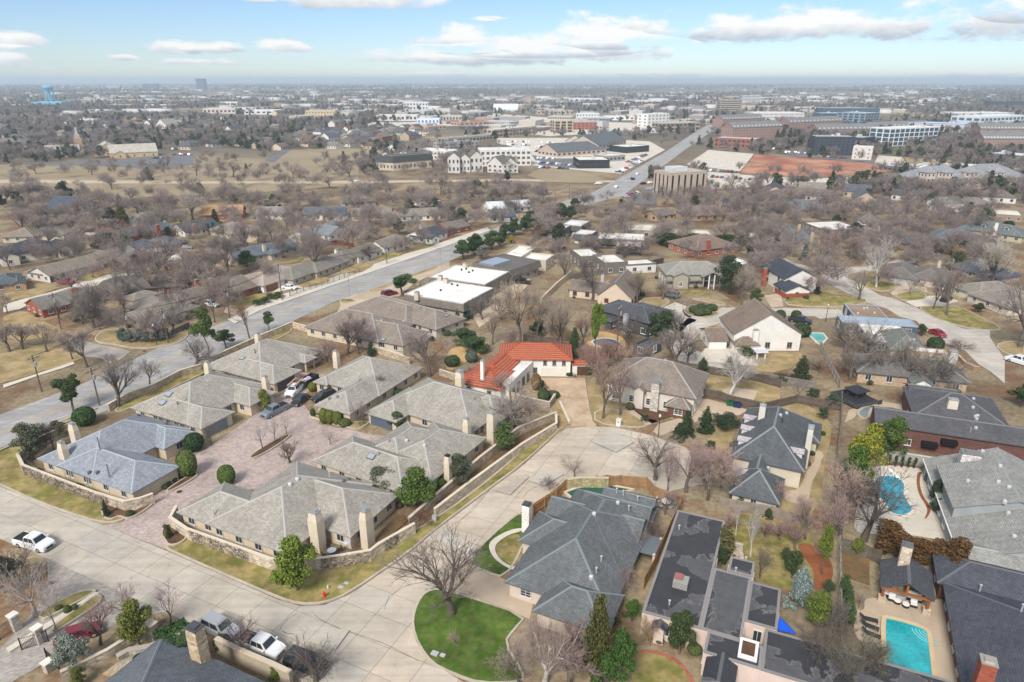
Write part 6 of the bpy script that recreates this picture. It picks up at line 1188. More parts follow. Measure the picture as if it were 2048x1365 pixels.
D(l='dark-roofed house with two tall evergreens and white end',rc=(.075,.085,.1),wc=(.74,.71,.65),lod=0,x=-133.21,y=274.84,a=.925,w=[('ge',0,16.23,0,12,2.32,.42)],d=[('C',2.18,-4.46,5.68,1.5,1,'brick',(.42,.22,.12),1.6,.15)]),
D(l='long tan ranch with two roofs among bare trees',rc=(.235,.205,.165),wc=(.5,.44,.33),lod=0,x=-200.71,y=264.4,a=.106,w=[('h',0,12.24,0,12,2.32,.42),('h',11.02,22.64,2.4,14.4,2.337,.42)]),
D(l='olive-grey roofed ranch behind a golden lawn',rc=(.225,.225,.195),wc=(.5,.44,.34),lod=0,x=-159.51,y=292.83,a=1.169,w=[('h',0,17.14,0,14,2.32,.42),('gn',10.28,17.14,-2.1,9.8,2.337,.42)]),
D(l='house with orange-tan roof and brick wall',rc=(.42,.25,.13),wc=(.3,.085,.05),lod=0,x=-142.09,y=310.69,a=.233,w=[('ge',0,18.39,0,14,2.32,.42)]),
D(l='pale grey ranch with white garage and pickup',rc=(.26,.25,.23),wc=(.6,.52,.43),lod=0,x=-117.93,y=312.8,a=.067,w=[('ge',0,19.25,0,12,2.32,.42)]),
D(l='blue-grey gabled cottage behind its clipped conifer',rc=(.12,.135,.155),wc=(.74,.71,.65),lod=0,x=-95.01,y=310.69,a=.221,w=[('ge',0,19.36,0,12,2.32,.42),('gn',3.87,8.71,-1.8,7.2,2.337,.42)]),
D(l='navy gabled house with white wall and red chimney among bare trees',rc=(.085,.1,.125),wc=(.74,.71,.65),lod=0,x=-209.39,y=321.51,a=1.533,w=[('gn',0,23.92,0,13,2.32,.42)],d=[('C',-2.7,-7.14,6.02,1.1,1,'brick',(.3,.085,.05),1.6,.15)]),
D(l='small red brick house half hidden by trees',rc=(.15,.12,.1),wc=(.3,.085,.05),lod=0,x=-169.36,y=287.3,a=1.19,w=[('gn',0,8,0,9,2.32,.42)]),
D(l='low brown house with broken roofline behind the cream villa',rc=(.2,.175,.145),wc=(.4,.33,.25),lod=0,x=-142.47,y=232.19,a=1.266,w=[('h',0,6.57,0,10,2.32,.42)]),
D(l='grey-brown roofed ranch with green front gable',rc=(.24,.22,.19),wc=(.55,.42,.33),lod=1,x=-73.22,y=309.5,a=.114,w=[('ge',0,18.38,0,12,2.32,.42)]),
D(l='taupe roofed white ranch behind one big bare tree',rc=(.245,.22,.18),wc=(.74,.71,.65),lod=1,x=-50.8,y=307.44,a=.266,w=[('ge',0,19.06,0,12,2.32,.42)]),
D(l='tan roofed house with green tree in front',rc=(.25,.22,.175),wc=(.6,.5,.4),lod=1,x=-28.66,y=305.39,a=.167,w=[('gn',0,12.32,0,12,2.32,.42)]),
D(l='dark blue roofed white house with a small conifer',rc=(.085,.1,.12),wc=(.74,.71,.65),lod=1,x=-84.32,y=307.44,a=.213,w=[('ge',0,9.77,0,12,2.32,.42)]),
D(l='brown hipped ranch under evergreens',rc=(.22,.195,.165),wc=(.5,.44,.36),lod=1,x=-85.54,y=343.97,a=.301,w=[('h',0,17.37,0,12,2.32,.42)]),
D(l='slate roofed house before the white-roofed one',rc=(.1,.12,.14),wc=(.6,.58,.55),lod=1,x=-9.9,y=305.39,a=.17,w=[('ge',0,12.06,0,12,2.32,.42)]),
D(l='white-roofed house among bare trees',rc=(.62,.66,.68),wc=(.74,.71,.65),lod=1,x=-10.96,y=327.04,a=.318,w=[('ge',0,22.57,0,12,2.32,.42)]),
D(l='small white gabled house deep among trees',rc=(.16,.15,.14),wc=(.74,.71,.65),lod=1,x=-47.77,y=346.53,a=.397,w=[('gn',0,13.49,0,12,2.32,.42)]),
D(l='long low flat white-roofed building behind the charcoal modern house',rc=(.66,.63,.57),wc=(.17,.15,.13),win=(1.4,1.4,4),x=30.31,y=221.63,a=.225,w=[('f',-.84,7.39,-3.61,8.39,4,.5),('f',6.75,17.02,-4.6,2.4,3.217,.5,D(wc=(.66,.65,.62))),('f',-5.81,1.73,6.25,18.25,4.034,.5)]),
D(l='white flat-roofed house with dark mansard edges by the road bend',rc=(.66,.64,.59),wc=(.15,.135,.12),win=(1.4,1.4,4),x=32.2,y=255.36,a=-.179,w=[('m',.32,17.74,-.16,10.84,4,.5,D(mc=(.17,.145,.12),pc=(.4,.38,.34),ph=.25)),('m',7.69,16.45,-9.52,-1.52,3.537,.5,D(mc=(.17,.145,.12),pc=(.4,.38,.34),ph=.25))]),
D(l='cluster of white and grey mansard townhouses with white garden walls',rc=(.62,.61,.58),wc=(.62,.6,.56),win=(1.2,1.6,4),x=14.65,y=274.43,a=-.415,w=[('m',-.45,7.15,-1.09,7.91,4.32,.5,D(mc=(.12,.12,.12),pc=(.3,.3,.3),ph=.25)),('m',2.81,11.67,7.29,19.29,4.337,.5,D(mc=(.13,.12,.115),pc=(.3,.3,.3),ph=.25)),('m',12.6,19.61,-5.52,3.48,3.874,.5,D(mc=(.12,.12,.12),pc=(.3,.3,.3),ph=.25))]),
D(l='wide cream flat-roofed modern house behind a green hedge',rc=(.6,.57,.5),wc=(.35,.3,.23),win=(1.6,1.6,4),x=47.28,y=274.25,a=-.091,w=[('f',-.33,14.63,-.72,12.28,3.36,.5),('f',9.38,22.33,-2.56,6.44,2.897,.5),('f',21.63,32.81,-3.03,5.97,2.754,.5)]),
D(l='white flat-roofed house with dark edge behind the navy-roofed house',rc=(.68,.66,.62),wc=(.2,.19,.18),win=(1.2,1.2,4),x=72.2,y=218.73,a=.405,w=[('f',2.63,10.2,-.63,9.37,2.88,.5)]),
D(l='brown brick house with brownish hip roof beside the clipped hedge',rc=(.215,.155,.13),wc=(.35,.14,.085),lod=0,x=65.94,y=239.32,a=.454,w=[('h',0,19.74,0,17,2.88,.42)],d=[('C',5.66,.59,6.19,1.2,1,'brick',(.3,.085,.05),1.6,.15)]),
D(l='two-storey white house with navy roof, red brick base and brick chimney',rc=(.058,.068,.085),wc=(.74,.71,.65),cc=(.1,.11,.13),tr=(.1,.1,.1),win=(1,1.1,5),x=78.14,y=197.7,a=.113,w=[('gn',3.32,14.32,-.7,14.3,4.32,.5),('gn',.93,8.9,-6.7,1.3,2.337,.42)],d=[('C',.98,7.26,5.68,1.2,1.2,'brick',(.3,.085,.05),0,.1),('X','brick_base',1.23,-6.4,0,8.6,.3,1.52,'brick',(.3,.085,.05))]),
D(l='brown hipped house with pale garage and skylight on the street corner',rc=(.165,.15,.135),wc=(.52,.43,.34),lod=0,x=116.11,y=209.47,a=-.588,w=[('h',0,11.15,0,17,2.32,.42),('h',7.8,18.96,1.7,17,2.337,.42)],d=[('C',15.35,15.93,5.68,.94,.85,'stucco',(.5,.44,.38),1.6,.15),('G',6.48,1.55,4.8,(.45,.45,.44)),('S',9.16,13.25,.7)]),
D(l='light grey-brown roofed ranch behind a cream wall and flag',rc=(.245,.22,.19),wc=(.6,.53,.43),lod=0,x=131.36,y=197.42,a=-1.363,w=[('h',0,11.1,0,16,2.32,.42),('h',7.77,22.2,-1.6,11.2,2.337,.42)]),
D(l='slate-blue roofed house with two tan chimneys behind clipped spruces',rc=(.125,.15,.165),wc=(.5,.45,.33),lod=0,x=105.35,y=254.93,a=-.231,w=[('h',0,9.95,0,17,2.88,.6),('h',-1.99,5.97,8.5,23.8,2.897,.6)],d=[('C',3.91,8.69,7.74,1.1,1,'brick',(.42,.33,.18),1.6,.15),('C',6.62,-4.26,7.4,1.1,1,'brick',(.42,.33,.18),1.6,.15)]),
D(l='white flat-roofed low house with gravel patches',rc=(.66,.63,.58),wc=(.16,.14,.12),lod=0,x=127.86,y=276.68,a=.151,w=[('f',0,17.9,0,18,2.72,.42)]),
D(l='blue-slate hipped house beside a tan wall',rc=(.12,.14,.16),wc=(.5,.43,.3),lod=0,x=135.96,y=267.01,a=-1.519,w=[('h',0,10.75,0,12,2.32,.42)]),
D(l='dark slate hipped house with brick edge left of the long slate one',rc=(.1,.115,.135),wc=(.42,.3,.2),lod=0,x=148.19,y=252.88,a=.573,w=[('h',0,12.71,0,14,2.32,.42)]),
D(l='long blue-slate roofed house with brick chimney',rc=(.135,.155,.18),wc=(.42,.34,.24),lod=0,x=161.77,y=262.14,a=-.515,w=[('h',0,18.81,0,16,2.32,.42)],d=[('C',9.21,-2.53,5.85,1.4,1,'brick',(.3,.085,.05),1.6,.15)]),
D(l='long grey-green roofed house with white dormers and chimney',rc=(.145,.165,.165),wc=(.5,.42,.28),lod=0,x=184.13,y=281.51,a=-.85,w=[('h',0,24.03,0,14,2.56,.42)],d=[('C',14.16,-.02,6.88,1.09,.85,'stucco',(.74,.71,.65),1.6,.15),('M',9,3.2,0,1.5),('M',13,3.2,0,1.5),('M',17,3.2,0,1.5)]),
D(l='tudor house with white half-timbered gables and brown roof',rc=(.165,.14,.125),wc=(.66,.62,.56),lod=0,x=147.79,y=293.55,a=-.44,w=[('h',0,10.32,0,14,2.72,.7),('gn',-.52,3.61,-3.5,8.4,2.737,.7),('gn',7.43,10.53,-2.8,8.4,2.754,.7)]),
D(l='blue-grey brick ranch with red door and pale gables',rc=(.15,.165,.18),wc=(.36,.17,.1),lod=0,x=129.41,y=326.36,a=-.317,w=[('ge',0,17.09,0,14,2.4,.55),('gn',-1.37,4.27,-2.8,8.4,2.417,.55),('gn',11.96,17.94,-2.8,8.4,2.434,.55)]),
D(l='brown hipped house in the dense trees right of the brick ranch',rc=(.17,.14,.12),wc=(.4,.3,.22),lod=0,x=148.38,y=330.46,a=.243,w=[('h',0,23.37,0,16,2.32,.42)]),
D(l='two-storey white house with dark roof and central door',rc=(.14,.13,.12),wc=(.74,.71,.65),lod=0,x=207.04,y=330.02,a=.156,w=[('ge',0,12.27,0,11,4.32,.42)]),
D(l='brown brick house with taupe roof far right behind trees',rc=(.24,.205,.17),wc=(.42,.32,.22),lod=0,x=225.82,y=336.07,a=.362,w=[('h',0,16.38,0,13,2.32,.42)]),
D(l='flat white-roofed modern house at the right edge',rc=(.6,.58,.52),wc=(.3,.22,.15),lod=0,x=220.3,y=310.7,a=-.489,w=[('f',0,10.45,0,16,3.04,.42)]),
D(l='dark navy-roofed house behind the big pale bare tree',rc=(.09,.095,.11),wc=(.3,.25,.2),lod=0,x=150.73,y=204.8,a=.386,w=[('h',0,12.41,0,18,2.32,.42)]),
D(l='brown hip-roofed house beside the stripe-fronted office tower lawn',rc=(.22,.17,.14),wc=(.42,.28,.18),lod=1,x=79.2,y=309.57,a=.095,w=[('h',0,23.59,0,16,2.32,.42)]),
D(l='slate-grey house with brick front and white gable by a conifer',rc=(.13,.14,.15),wc=(.5,.35,.25),lod=1,x=103.86,y=336,a=.176,w=[('ge',0,14.96,0,14,2.32,.42),('gn',7.48,14.21,-2.1,8.4,2.337,.42)]),
D(l='tall brown brick house among dense bare trees',rc=(.17,.13,.11),wc=(.32,.14,.09),lod=1,x=135.4,y=353.36,a=.171,w=[('h',0,17.37,0,14,4,.42)]),
D(l='reddish-brown house in the grove beside the sycamore',rc=(.2,.15,.125),wc=(.45,.3,.22),lod=1,x=159.78,y=336,a=.232,w=[('h',0,11.38,0,13,2.32,.42)]),
D(l='small brown gabled house with skylights near the road bend',rc=(.185,.16,.135),wc=(.45,.3,.2),lod=1,x=59.73,y=315.87,a=-.966,w=[('gn',0,10.25,0,12,2.32,.42)]),
D(l='brown ranch at the right of the road end beneath trees',rc=(.2,.17,.14),wc=(.4,.28,.2),lod=1,x=63.48,y=314.08,a=-1.071,w=[('h',0,5.14,0,12,2.32,.42)]),
D(l='tan brick church with pale grey roofs and slender steeple beside its car park',rc=(.46,.43,.37),wc=(.55,.42,.25),lod=1,n='church',c='church',win=(.9,2.2,6),x=-327.4,y=572.81,a=.538,w=[('ge',0,35.71,0,24,4,.5),('ge',-45.19,-20.16,35.29,55.29,4.017,.5),('gn',-10.82,9.93,26,56,4.834,.5),('gn',-37.38,-26.42,34.29,40.29,3.571,.5),('gn',3,12,-3,6,3.588,.5)],d=[('X','tower',-23.81,74.62,0,-17.81,80.62,12,'brick',(.42,.28,.18)),('X','belfry',-22.81,75.62,12,-18.81,79.62,15.2,'stucco',(.5,.42,.34)),('X','spire',-21.61,76.82,15.2,-20.01,78.42,20.8,'paint',(.5,.5,.52))])
]
BLOCKS=[
D(l='tan office block with tall dark vertical window strips',x=84.5,y=372.4,a=.398,L=24.1,W=15,h=13.5,wc=(.47,.38,.3),rc=(.42,.38,.32),fl=1,bays=6,ww=.28,wh=.86,gc=(.02,.02,.022),d=[('rooftop_plant',4,4,13.34,14,11,15.739999999999998,'paint',(.55,.56,.57))]),
D(l='dark blue-black slab hotel beside the red earth lot',x=256.6,y=599.2,a=-.093,L=32.2,W=18,h=15.4,wc=(.055,.065,.08),rc=(.42,.43,.44),fl=6,bays=9,ww=.5,wh=.5,gc=(.03,.04,.055)),
D(l='dark slanted wing of the slab hotel',x=317.8,y=644.4,a=.627,L=24.1,W=16,h=10.9,wc=(.045,.055,.075),rc=(.4,.41,.42),fl=5,bays=4,ww=.5,wh=.5,gc=(.03,.04,.055)),
D(l='small white stucco block in front of the dark hotel',x=274.2,y=567.7,a=-.488,L=14.3,W=16,h=9.7,wc=(.62,.58,.52),rc=(.66,.65,.62),fl=3,bays=3,ww=.2,wh=.3),
D(l='glass building in a white frame grid beside the green field',x=361.6,y=681,a=.44,L=70.8,W=22,h=16.5,wc=(.74,.76,.78),rc=(.66,.65,.62),fl=4,bays=10,ww=.8,wh=.8,gc=(.05,.09,.11)),
D(l='wide blue glass office with flat top behind the brick apartments',x=441.6,y=1025.4,a=0,L=65.5,W=30,h=15.4,wc=(.1,.16,.22),rc=(.42,.45,.47),fl=5,bays=16,style='band',wh=.6,gc=(.04,.07,.1),join=1),
D(l='blue glass office wing with raised top storey',x=480.9,y=976.5,a=.661,L=38.9,W=40,h=17.6,wc=(.25,.31,.35),rc=(.42,.45,.47),fl=5,bays=5,ww=.7,wh=.7,gc=(.05,.09,.12)),
D(l='upper blue glass terrace block beyond the wide office',x=574.3,y=1328.5,a=0,L=104.7,W=30,h=11.2,wc=(.08,.14,.19),rc=(.3,.34,.37),fl=3,bays=16,style='band',wh=.55,gc=(.05,.08,.1),join=1),
D(l='brick apartment wing with grey mansard and white dormers nearest the crossing',x=234.6,y=755.5,a=.461,L=71.8,W=18,h=12.7,wc=(.31,.185,.15),rc=(.19,.19,.19),fl=4,bays=18,ww=.36,wh=.48,gc=(.4,.36,.33),join=1,roof='ge',sl=.6,wm='paint',dorm=14),
D(l='long brick apartment wing with white dormers at the far left of the complex',x=278.7,y=946.3,a=.512,L=77.5,W=18,h=11.1,wc=(.31,.185,.15),rc=(.19,.19,.19),fl=4,bays=18,ww=.36,wh=.48,gc=(.4,.36,.33),join=1,roof='ge',sl=.6,wm='paint',dorm=14),
D(l='long brick apartment wing with white dormers behind the dark hotel',x=335.5,y=862.9,a=.512,L=98.6,W=18,h=11.8,wc=(.31,.185,.15),rc=(.19,.19,.19),fl=4,bays=18,ww=.36,wh=.48,gc=(.4,.36,.33),join=1,roof='ge',sl=.6,wm='paint',dorm=14),
D(l='brick apartment wing with dormers above the hotel roof',x=338.3,y=787.5,a=.23,L=80.2,W=18,h=8.7,wc=(.31,.185,.15),rc=(.19,.19,.19),fl=4,bays=18,ww=.36,wh=.48,gc=(.4,.36,.33),join=1,roof='ge',sl=.6,wm='paint',dorm=14),
D(l='brick apartment wing left of the white-framed building',x=442.7,y=878.4,a=.338,L=98.7,W=18,h=6,wc=(.31,.185,.15),rc=(.19,.19,.19),fl=4,bays=18,ww=.36,wh=.48,gc=(.4,.36,.33),join=1,roof='ge',sl=.6,wm='paint',dorm=14),
D(l='brick apartment block cut by the right edge, upper row',x=520.9,y=792.6,a=-.104,L=49.6,W=20,h=9.4,wc=(.31,.185,.15),rc=(.19,.19,.19),fl=4,bays=18,ww=.36,wh=.48,gc=(.4,.36,.33),join=1,roof='ge',sl=.6,wm='paint',dorm=14),
D(l='brick apartment block cut by the right edge, lower row',x=428.7,y=644.4,a=-.089,L=38.6,W=20,h=10.1,wc=(.31,.185,.15),rc=(.19,.19,.19),fl=4,bays=18,ww=.36,wh=.48,gc=(.4,.36,.33),join=1,roof='ge',sl=.6,wm='paint',dorm=14),
D(l='low red brick building with flat roof beside the avenue',x=194.5,y=681,a=-.621,L=38.5,W=20,h=8.4,wc=(.32,.12,.08),rc=(.45,.43,.4),fl=2,bays=9,ww=.6,wh=.45),
D(l='cream chateau-style apartment block with grey roofs and turrets',x=236.4,y=398.3,a=.294,L=36.7,W=22,h=6.7,wc=(.62,.52,.42),rc=(.25,.26,.27),fl=3,bays=9,ww=.35,wh=.5,roof='h',sl=.55),
D(l='second cream chateau-style apartment block at the right edge',x=272.6,y=409,a=.2,L=37.2,W=24,h=6.1,wc=(.62,.52,.42),rc=(.25,.26,.27),fl=3,bays=10,ww=.35,wh=.5,roof='h',sl=.55),
D(l='leftmost cream turret of the chateau apartments',x=234.8,y=393.6,a=.257,L=5.3,W=7,h=11.4,wc=(.64,.54,.45),rc=(.3,.3,.31),fl=4,bays=2,ww=.35,wh=.45,roof='h',sl=1.1),
D(l='second cream turret of the chateau apartments',x=248,y=398.3,a=.258,L=5.4,W=7,h=10.8,wc=(.64,.54,.45),rc=(.3,.3,.31),fl=4,bays=2,ww=.35,wh=.45,roof='h',sl=1.1),
D(l='third cream turret of the chateau apartments',x=266.6,y=405.4,a=.259,L=5.6,W=7,h=9.9,wc=(.64,.54,.45),rc=(.3,.3,.31),fl=4,bays=2,ww=.35,wh=.45,roof='h',sl=1.1),
D(l='rightmost cream turret of the chateau apartments',x=284.5,y=409,a=.259,L=5.7,W=7,h=9.5,wc=(.64,.54,.45),rc=(.3,.3,.31),fl=4,bays=2,ww=.35,wh=.45,roof='h',sl=1.1),
D(l='low white-roofed museum wing with sloping planes',x=268.8,y=476,a=.223,L=44.6,W=26,h=3.6,wc=(.2,.2,.2),rc=(.66,.65,.62),fl=1,bays=10,ww=.7,wh=.4),
D(l='long white-roofed hall behind the chateau apartments',x=304.6,y=485.9,a=-.293,L=34.2,W=22,h=3.7,wc=(.5,.48,.44),rc=(.66,.65,.62),fl=1,bays=10,ww=.5,wh=.3),
D(l='dark metal-clad hall with white rooftop units at the right',x=373.1,y=554.5,a=-1.047,L=28.7,W=24,h=6.3,wc=(.12,.14,.16),rc=(.55,.56,.57),fl=1,bays=4,ww=.3,wh=.2,units=4),
D(l='large pale warehouse with bright blue roof trim',x=493.8,y=911.1,a=-.738,L=71.7,W=34,h=10,wc=(.52,.52,.5),rc=(.55,.56,.57),fl=1,bays=8,ww=.3,wh=.25,pc=(.02,.25,.75)),
D(l='yellow-ended storage hall with bright blue wall',x=646.5,y=1194.1,a=0,L=70,W=24,h=4.6,wc=(.75,.55,.06),rc=(.6,.6,.58),fl=1,bays=5,ww=.4,wh=.3,gc=(.02,.2,.6)),
D(l='wide pale warehouse behind the glass offices at right',x=727.8,y=1182.7,a=0,L=99.4,W=40,h=9.4,wc=(.62,.6,.56),rc=(.66,.65,.62),fl=1,bays=8,ww=.3,wh=.25),
D(l='sleek white and blue glass arena hall at the right edge',x=623.7,y=953.7,a=.473,L=111.4,W=40,h=13.9,wc=(.66,.69,.71),rc=(.62,.65,.68),fl=2,bays=12,ww=.7,wh=.5,gc=(.08,.14,.18)),
D(l='dark horizontal office slab far at the right edge',x=1068.7,y=1612.1,a=0,L=81.7,W=24,h=15.4,wc=(.06,.08,.1),rc=(.12,.14,.16),fl=4,bays=8,style='band',wh=.5,join=1),
D(l='brown banded office block beyond the apartments',x=429.3,y=1487.2,a=0,L=44.5,W=24,h=21.4,wc=(.4,.33,.25),rc=(.45,.42,.38),fl=5,bays=10,style='band',wh=.45,join=1),
D(l='white banded office block beside the brown one',x=636.5,y=1997.6,a=0,L=50.5,W=22,h=19,wc=(.68,.67,.65),rc=(.66,.65,.62),fl=5,bays=10,style='band',wh=.45,join=1),
D(l='wide cream parking structure behind the left brick wing',x=367.1,y=1093.7,a=0,L=78.1,W=40,h=13.2,wc=(.62,.6,.56),rc=(.66,.65,.62),fl=3,bays=10,ww=.8,wh=.25,gc=(.3,.3,.3)),
D(l='white four-storey modern building with square windows',x=181.8,y=960,a=.692,L=45.4,W=18,h=17,wc=(.72,.7,.66),rc=(.66,.65,.62),fl=4,bays=6,ww=.4,wh=.5,gc=(.25,.27,.28)),
D(l='brown glass-fronted office right of the white four-storey building',x=185,y=882.3,a=.387,L=56.7,W=22,h=10.1,wc=(.42,.34,.25),rc=(.5,.47,.42),fl=2,bays=9,ww=.8,wh=.6,gc=(.06,.07,.075)),
D(l='tan stone office with dark glass front',x=51.1,y=859,a=.245,L=23.4,W=18,h=14.2,wc=(.5,.41,.27),rc=(.5,.46,.38),fl=4,bays=3,ww=.7,wh=.75,gc=(.05,.06,.06)),
D(l='red brick three-storey building beside the tan office',x=77.9,y=913.1,a=.202,L=32,W=18,h=9.2,wc=(.34,.12,.09),rc=(.45,.4,.36),fl=3,bays=6,ww=.35,wh=.45),
D(l='long tan colonnaded shopping building',x=-17.8,y=786.3,a=.924,L=73.7,W=18,h=8.7,wc=(.52,.43,.33),rc=(.55,.53,.5),fl=2,bays=12,ww=.7,wh=.5,gc=(.08,.08,.08)),
D(l='long dark-fronted shopping row before the colonnaded building',x=-64.4,y=712.6,a=.773,L=65.9,W=16,h=5.3,wc=(.4,.33,.26),rc=(.3,.29,.28),fl=1,bays=14,ww=.7,wh=.5,gc=(.04,.04,.05)),
D(l='large slate-roofed shopping hall, nearer part',x=37,y=582.8,a=.609,L=54,W=26,h=4.4,wc=(.5,.4,.33),rc=(.125,.135,.145),fl=1,bays=10,ww=.5,wh=.4,roof='ge',sl=.45),
D(l='large slate-roofed shopping hall, farther part',x=75.3,y=613.7,a=1.046,L=65,W=30,h=7.2,wc=(.5,.42,.33),rc=(.12,.13,.14),fl=2,bays=8,ww=.5,wh=.35,roof='ge',sl=.5),
D(l='slate-roofed gabled hall at the back of the shopping centre',x=69.9,y=678.8,a=.825,L=51.4,W=24,h=4.7,wc=(.45,.4,.35),rc=(.13,.14,.15),fl=1,bays=8,ww=.5,wh=.35,roof='ge',sl=.45),
D(l='black box store with cream flat roof at the avenue',x=48.1,y=503.8,a=.09,L=22.5,W=24,h=6.2,wc=(.03,.035,.04),rc=(.66,.64,.56),fl=1,bays=7,ww=.6,wh=.4),
D(l='second black box store with white roof farther up the avenue',x=99.1,y=613.7,a=.583,L=27.5,W=22,h=5.5,wc=(.035,.04,.045),rc=(.66,.65,.6),fl=1,bays=6,ww=.7,wh=.45),
D(l='low grey restaurant behind the black box store',x=72.8,y=547.6,a=.52,L=19.4,W=16,h=4.5,wc=(.3,.29,.28),rc=(.62,.6,.55),fl=1,bays=5,ww=.6,wh=.4),
D(l='cream apartment row with dark mansard and dormers, left wing',x=-99.4,y=498.8,a=-.308,L=16.2,W=14,h=9.8,wc=(.56,.48,.36),rc=(.5,.48,.44),fl=2,bays=6,ww=.35,wh=.45,d=[('mansard',-.3,-.3,5.401000000000001,16.5,14,9.8,'shingle',(.1,.105,.1))]),
D(l='cream apartment row with dark mansard and dormers, right wing',x=-83.6,y=492,a=.678,L=32,W=14,h=10.2,wc=(.56,.48,.36),rc=(.5,.48,.44),fl=2,bays=10,ww=.35,wh=.45,d=[('mansard',-.3,-.3,5.588000000000001,32.269999999999996,14,10.14,'shingle',(.1,.105,.1))]),
D(l='long white modern apartment building with grey balconies',x=-23.4,y=519.4,a=.143,L=38,W=20,h=11.7,wc=(.7,.67,.62),rc=(.66,.65,.62),fl=3,bays=10,ww=.6,wh=.5,gc=(.12,.12,.12)),
D(l='white flat-roofed apartment wing at the back of the group',x=-81.5,y=578.9,a=-.56,L=36,W=18,h=6.8,wc=(.68,.66,.61),rc=(.66,.65,.62),fl=2,bays=10,ww=.5,wh=.4),
D(l='dark grey flat-roofed apartment wing',x=-61.5,y=644.7,a=.699,L=39.3,W=18,h=6,wc=(.4,.39,.38),rc=(.2,.21,.22),fl=2,bays=8,ww=.5,wh=.4),
D(l='white gabled townhouse, leftmost of five',x=-44,y=479.7,a=0,L=8.2,W=12,h=10.8,wc=(.6,.57,.52),rc=(.17,.155,.14),fl=2,bays=3,ww=.4,wh=.45,roof='gn',sl=.8),
D(l='white gabled townhouse, second of five from the left',x=-36.1,y=484.4,a=0,L=7.1,W=12,h=9.8,wc=(.6,.57,.52),rc=(.17,.155,.14),fl=2,bays=3,ww=.4,wh=.45,roof='gn',sl=.8),
D(l='white gabled townhouse, middle of five',x=-29.1,y=486.3,a=.211,L=9.1,W=14,h=10.7,wc=(.6,.57,.52),rc=(.17,.155,.14),fl=2,bays=3,ww=.4,wh=.45,roof='gn',sl=.8),
D(l='white gabled townhouse, fourth of five from the left',x=-17.1,y=484.4,a=-.477,L=12.1,W=13,h=6.3,wc=(.6,.57,.52),rc=(.17,.155,.14),fl=2,bays=3,ww=.4,wh=.45,roof='gn',sl=.8),
D(l='white gabled townhouse, rightmost of five',x=-6.4,y=478.8,a=.172,L=10.7,W=13,h=6.4,wc=(.6,.57,.52),rc=(.17,.155,.14),fl=2,bays=3,ww=.4,wh=.45,roof='gn',sl=.8),
D(l='grey hangar with arched pale roof in the far district',x=-37.4,y=1442.3,a=0,L=49.7,W=44,h=3.2,wc=(.42,.46,.47),rc=(.62,.64,.64),fl=1,bays=4,ww=.4,wh=.3,roof='arch',rise=12),
D(l='blue-fronted white store with grey canopy',x=-136.2,y=1027.7,a=0,L=31.9,W=24,h=8.2,wc=(.62,.64,.66),rc=(.66,.65,.62),fl=1,bays=6,ww=.5,wh=.45,gc=(.05,.2,.45)),
D(l='long white flat shed left of the blue-fronted store',x=-211.3,y=1114.7,a=0,L=63.9,W=30,h=8.8,wc=(.66,.64,.6),rc=(.66,.65,.62),fl=1,bays=10,ww=.5,wh=.45),
D(l='red-roofed low restaurant in the shopping streets',x=-72,y=989,a=.695,L=48,W=22,h=5,wc=(.45,.3,.22),rc=(.36,.12,.08),fl=1,bays=6,ww=.5,wh=.45),
D(l='orange-roofed low store beside a yellow awning',x=-108.2,y=913.1,a=.804,L=31.8,W=18,h=4.2,wc=(.55,.4,.28),rc=(.42,.2,.13),fl=1,bays=5,ww=.5,wh=.45),
D(l='black-roofed glass store behind the red restaurant',x=-55.6,y=913.1,a=.689,L=36,W=20,h=3.6,wc=(.1,.1,.11),rc=(.12,.12,.13),fl=1,bays=6,ww=.5,wh=.45),
D(l='white low office behind the tan stone office',x=111.5,y=1246,a=0,L=40.1,W=22,h=5.6,wc=(.62,.63,.63),rc=(.66,.65,.62),fl=1,bays=8,ww=.5,wh=.45),
D(l='blue glass low office row',x=111,y=1091.6,a=0,L=41.7,W=24,h=5,wc=(.16,.2,.24),rc=(.45,.47,.48),fl=1,bays=8,ww=.5,wh=.45),
D(l='white vaulted store beyond the blue office row',x=148.3,y=1138.7,a=0,L=46.2,W=26,h=5.9,wc=(.68,.67,.64),rc=(.66,.65,.62),fl=1,bays=6,ww=.5,wh=.45),
D(l='teal-trimmed low store left of the white four-storey building',x=114.1,y=831.6,a=.57,L=25,W=18,h=3.5,wc=(.25,.4,.38),rc=(.3,.45,.42),fl=1,bays=5,ww=.5,wh=.45),
D(l='white low pavilion store beside the teal store',x=156.9,y=853.4,a=.412,L=28.3,W=16,h=3.9,wc=(.66,.64,.6),rc=(.66,.65,.62),fl=1,bays=5,ww=.5,wh=.45),
D(l='pale gymnasium hall in the far district',x=161.6,y=2066.4,a=0,L=95.3,W=50,h=10.1,wc=(.62,.63,.63),rc=(.66,.65,.62),fl=1,bays=6,ww=.5,wh=.45),
D(l='long pale warehouse with arched front in the far district',x=316.1,y=1852.5,a=0,L=68,W=50,h=10.3,wc=(.64,.62,.58),rc=(.66,.65,.62),fl=1,bays=5,ww=.5,wh=.45),
D(l='brown low school roof in the far district',x=46,y=1327.1,a=0,L=75.8,W=34,h=6.6,wc=(.45,.37,.3),rc=(.4,.35,.3),fl=1,bays=10,ww=.5,wh=.45),
D(l='cream restaurant with clock gable in the shopping streets',x=-40,y=1163.8,a=0,L=30.5,W=20,h=5.3,wc=(.6,.52,.42),rc=(.55,.5,.45),fl=1,bays=5,ww=.5,wh=.45),
D(l='tan retail box right of the white shed',x=-107.5,y=1114.7,a=0,L=29.3,W=26,h=8.1,wc=(.5,.43,.34),rc=(.5,.48,.44),fl=1,bays=6,ww=.5,wh=.45),
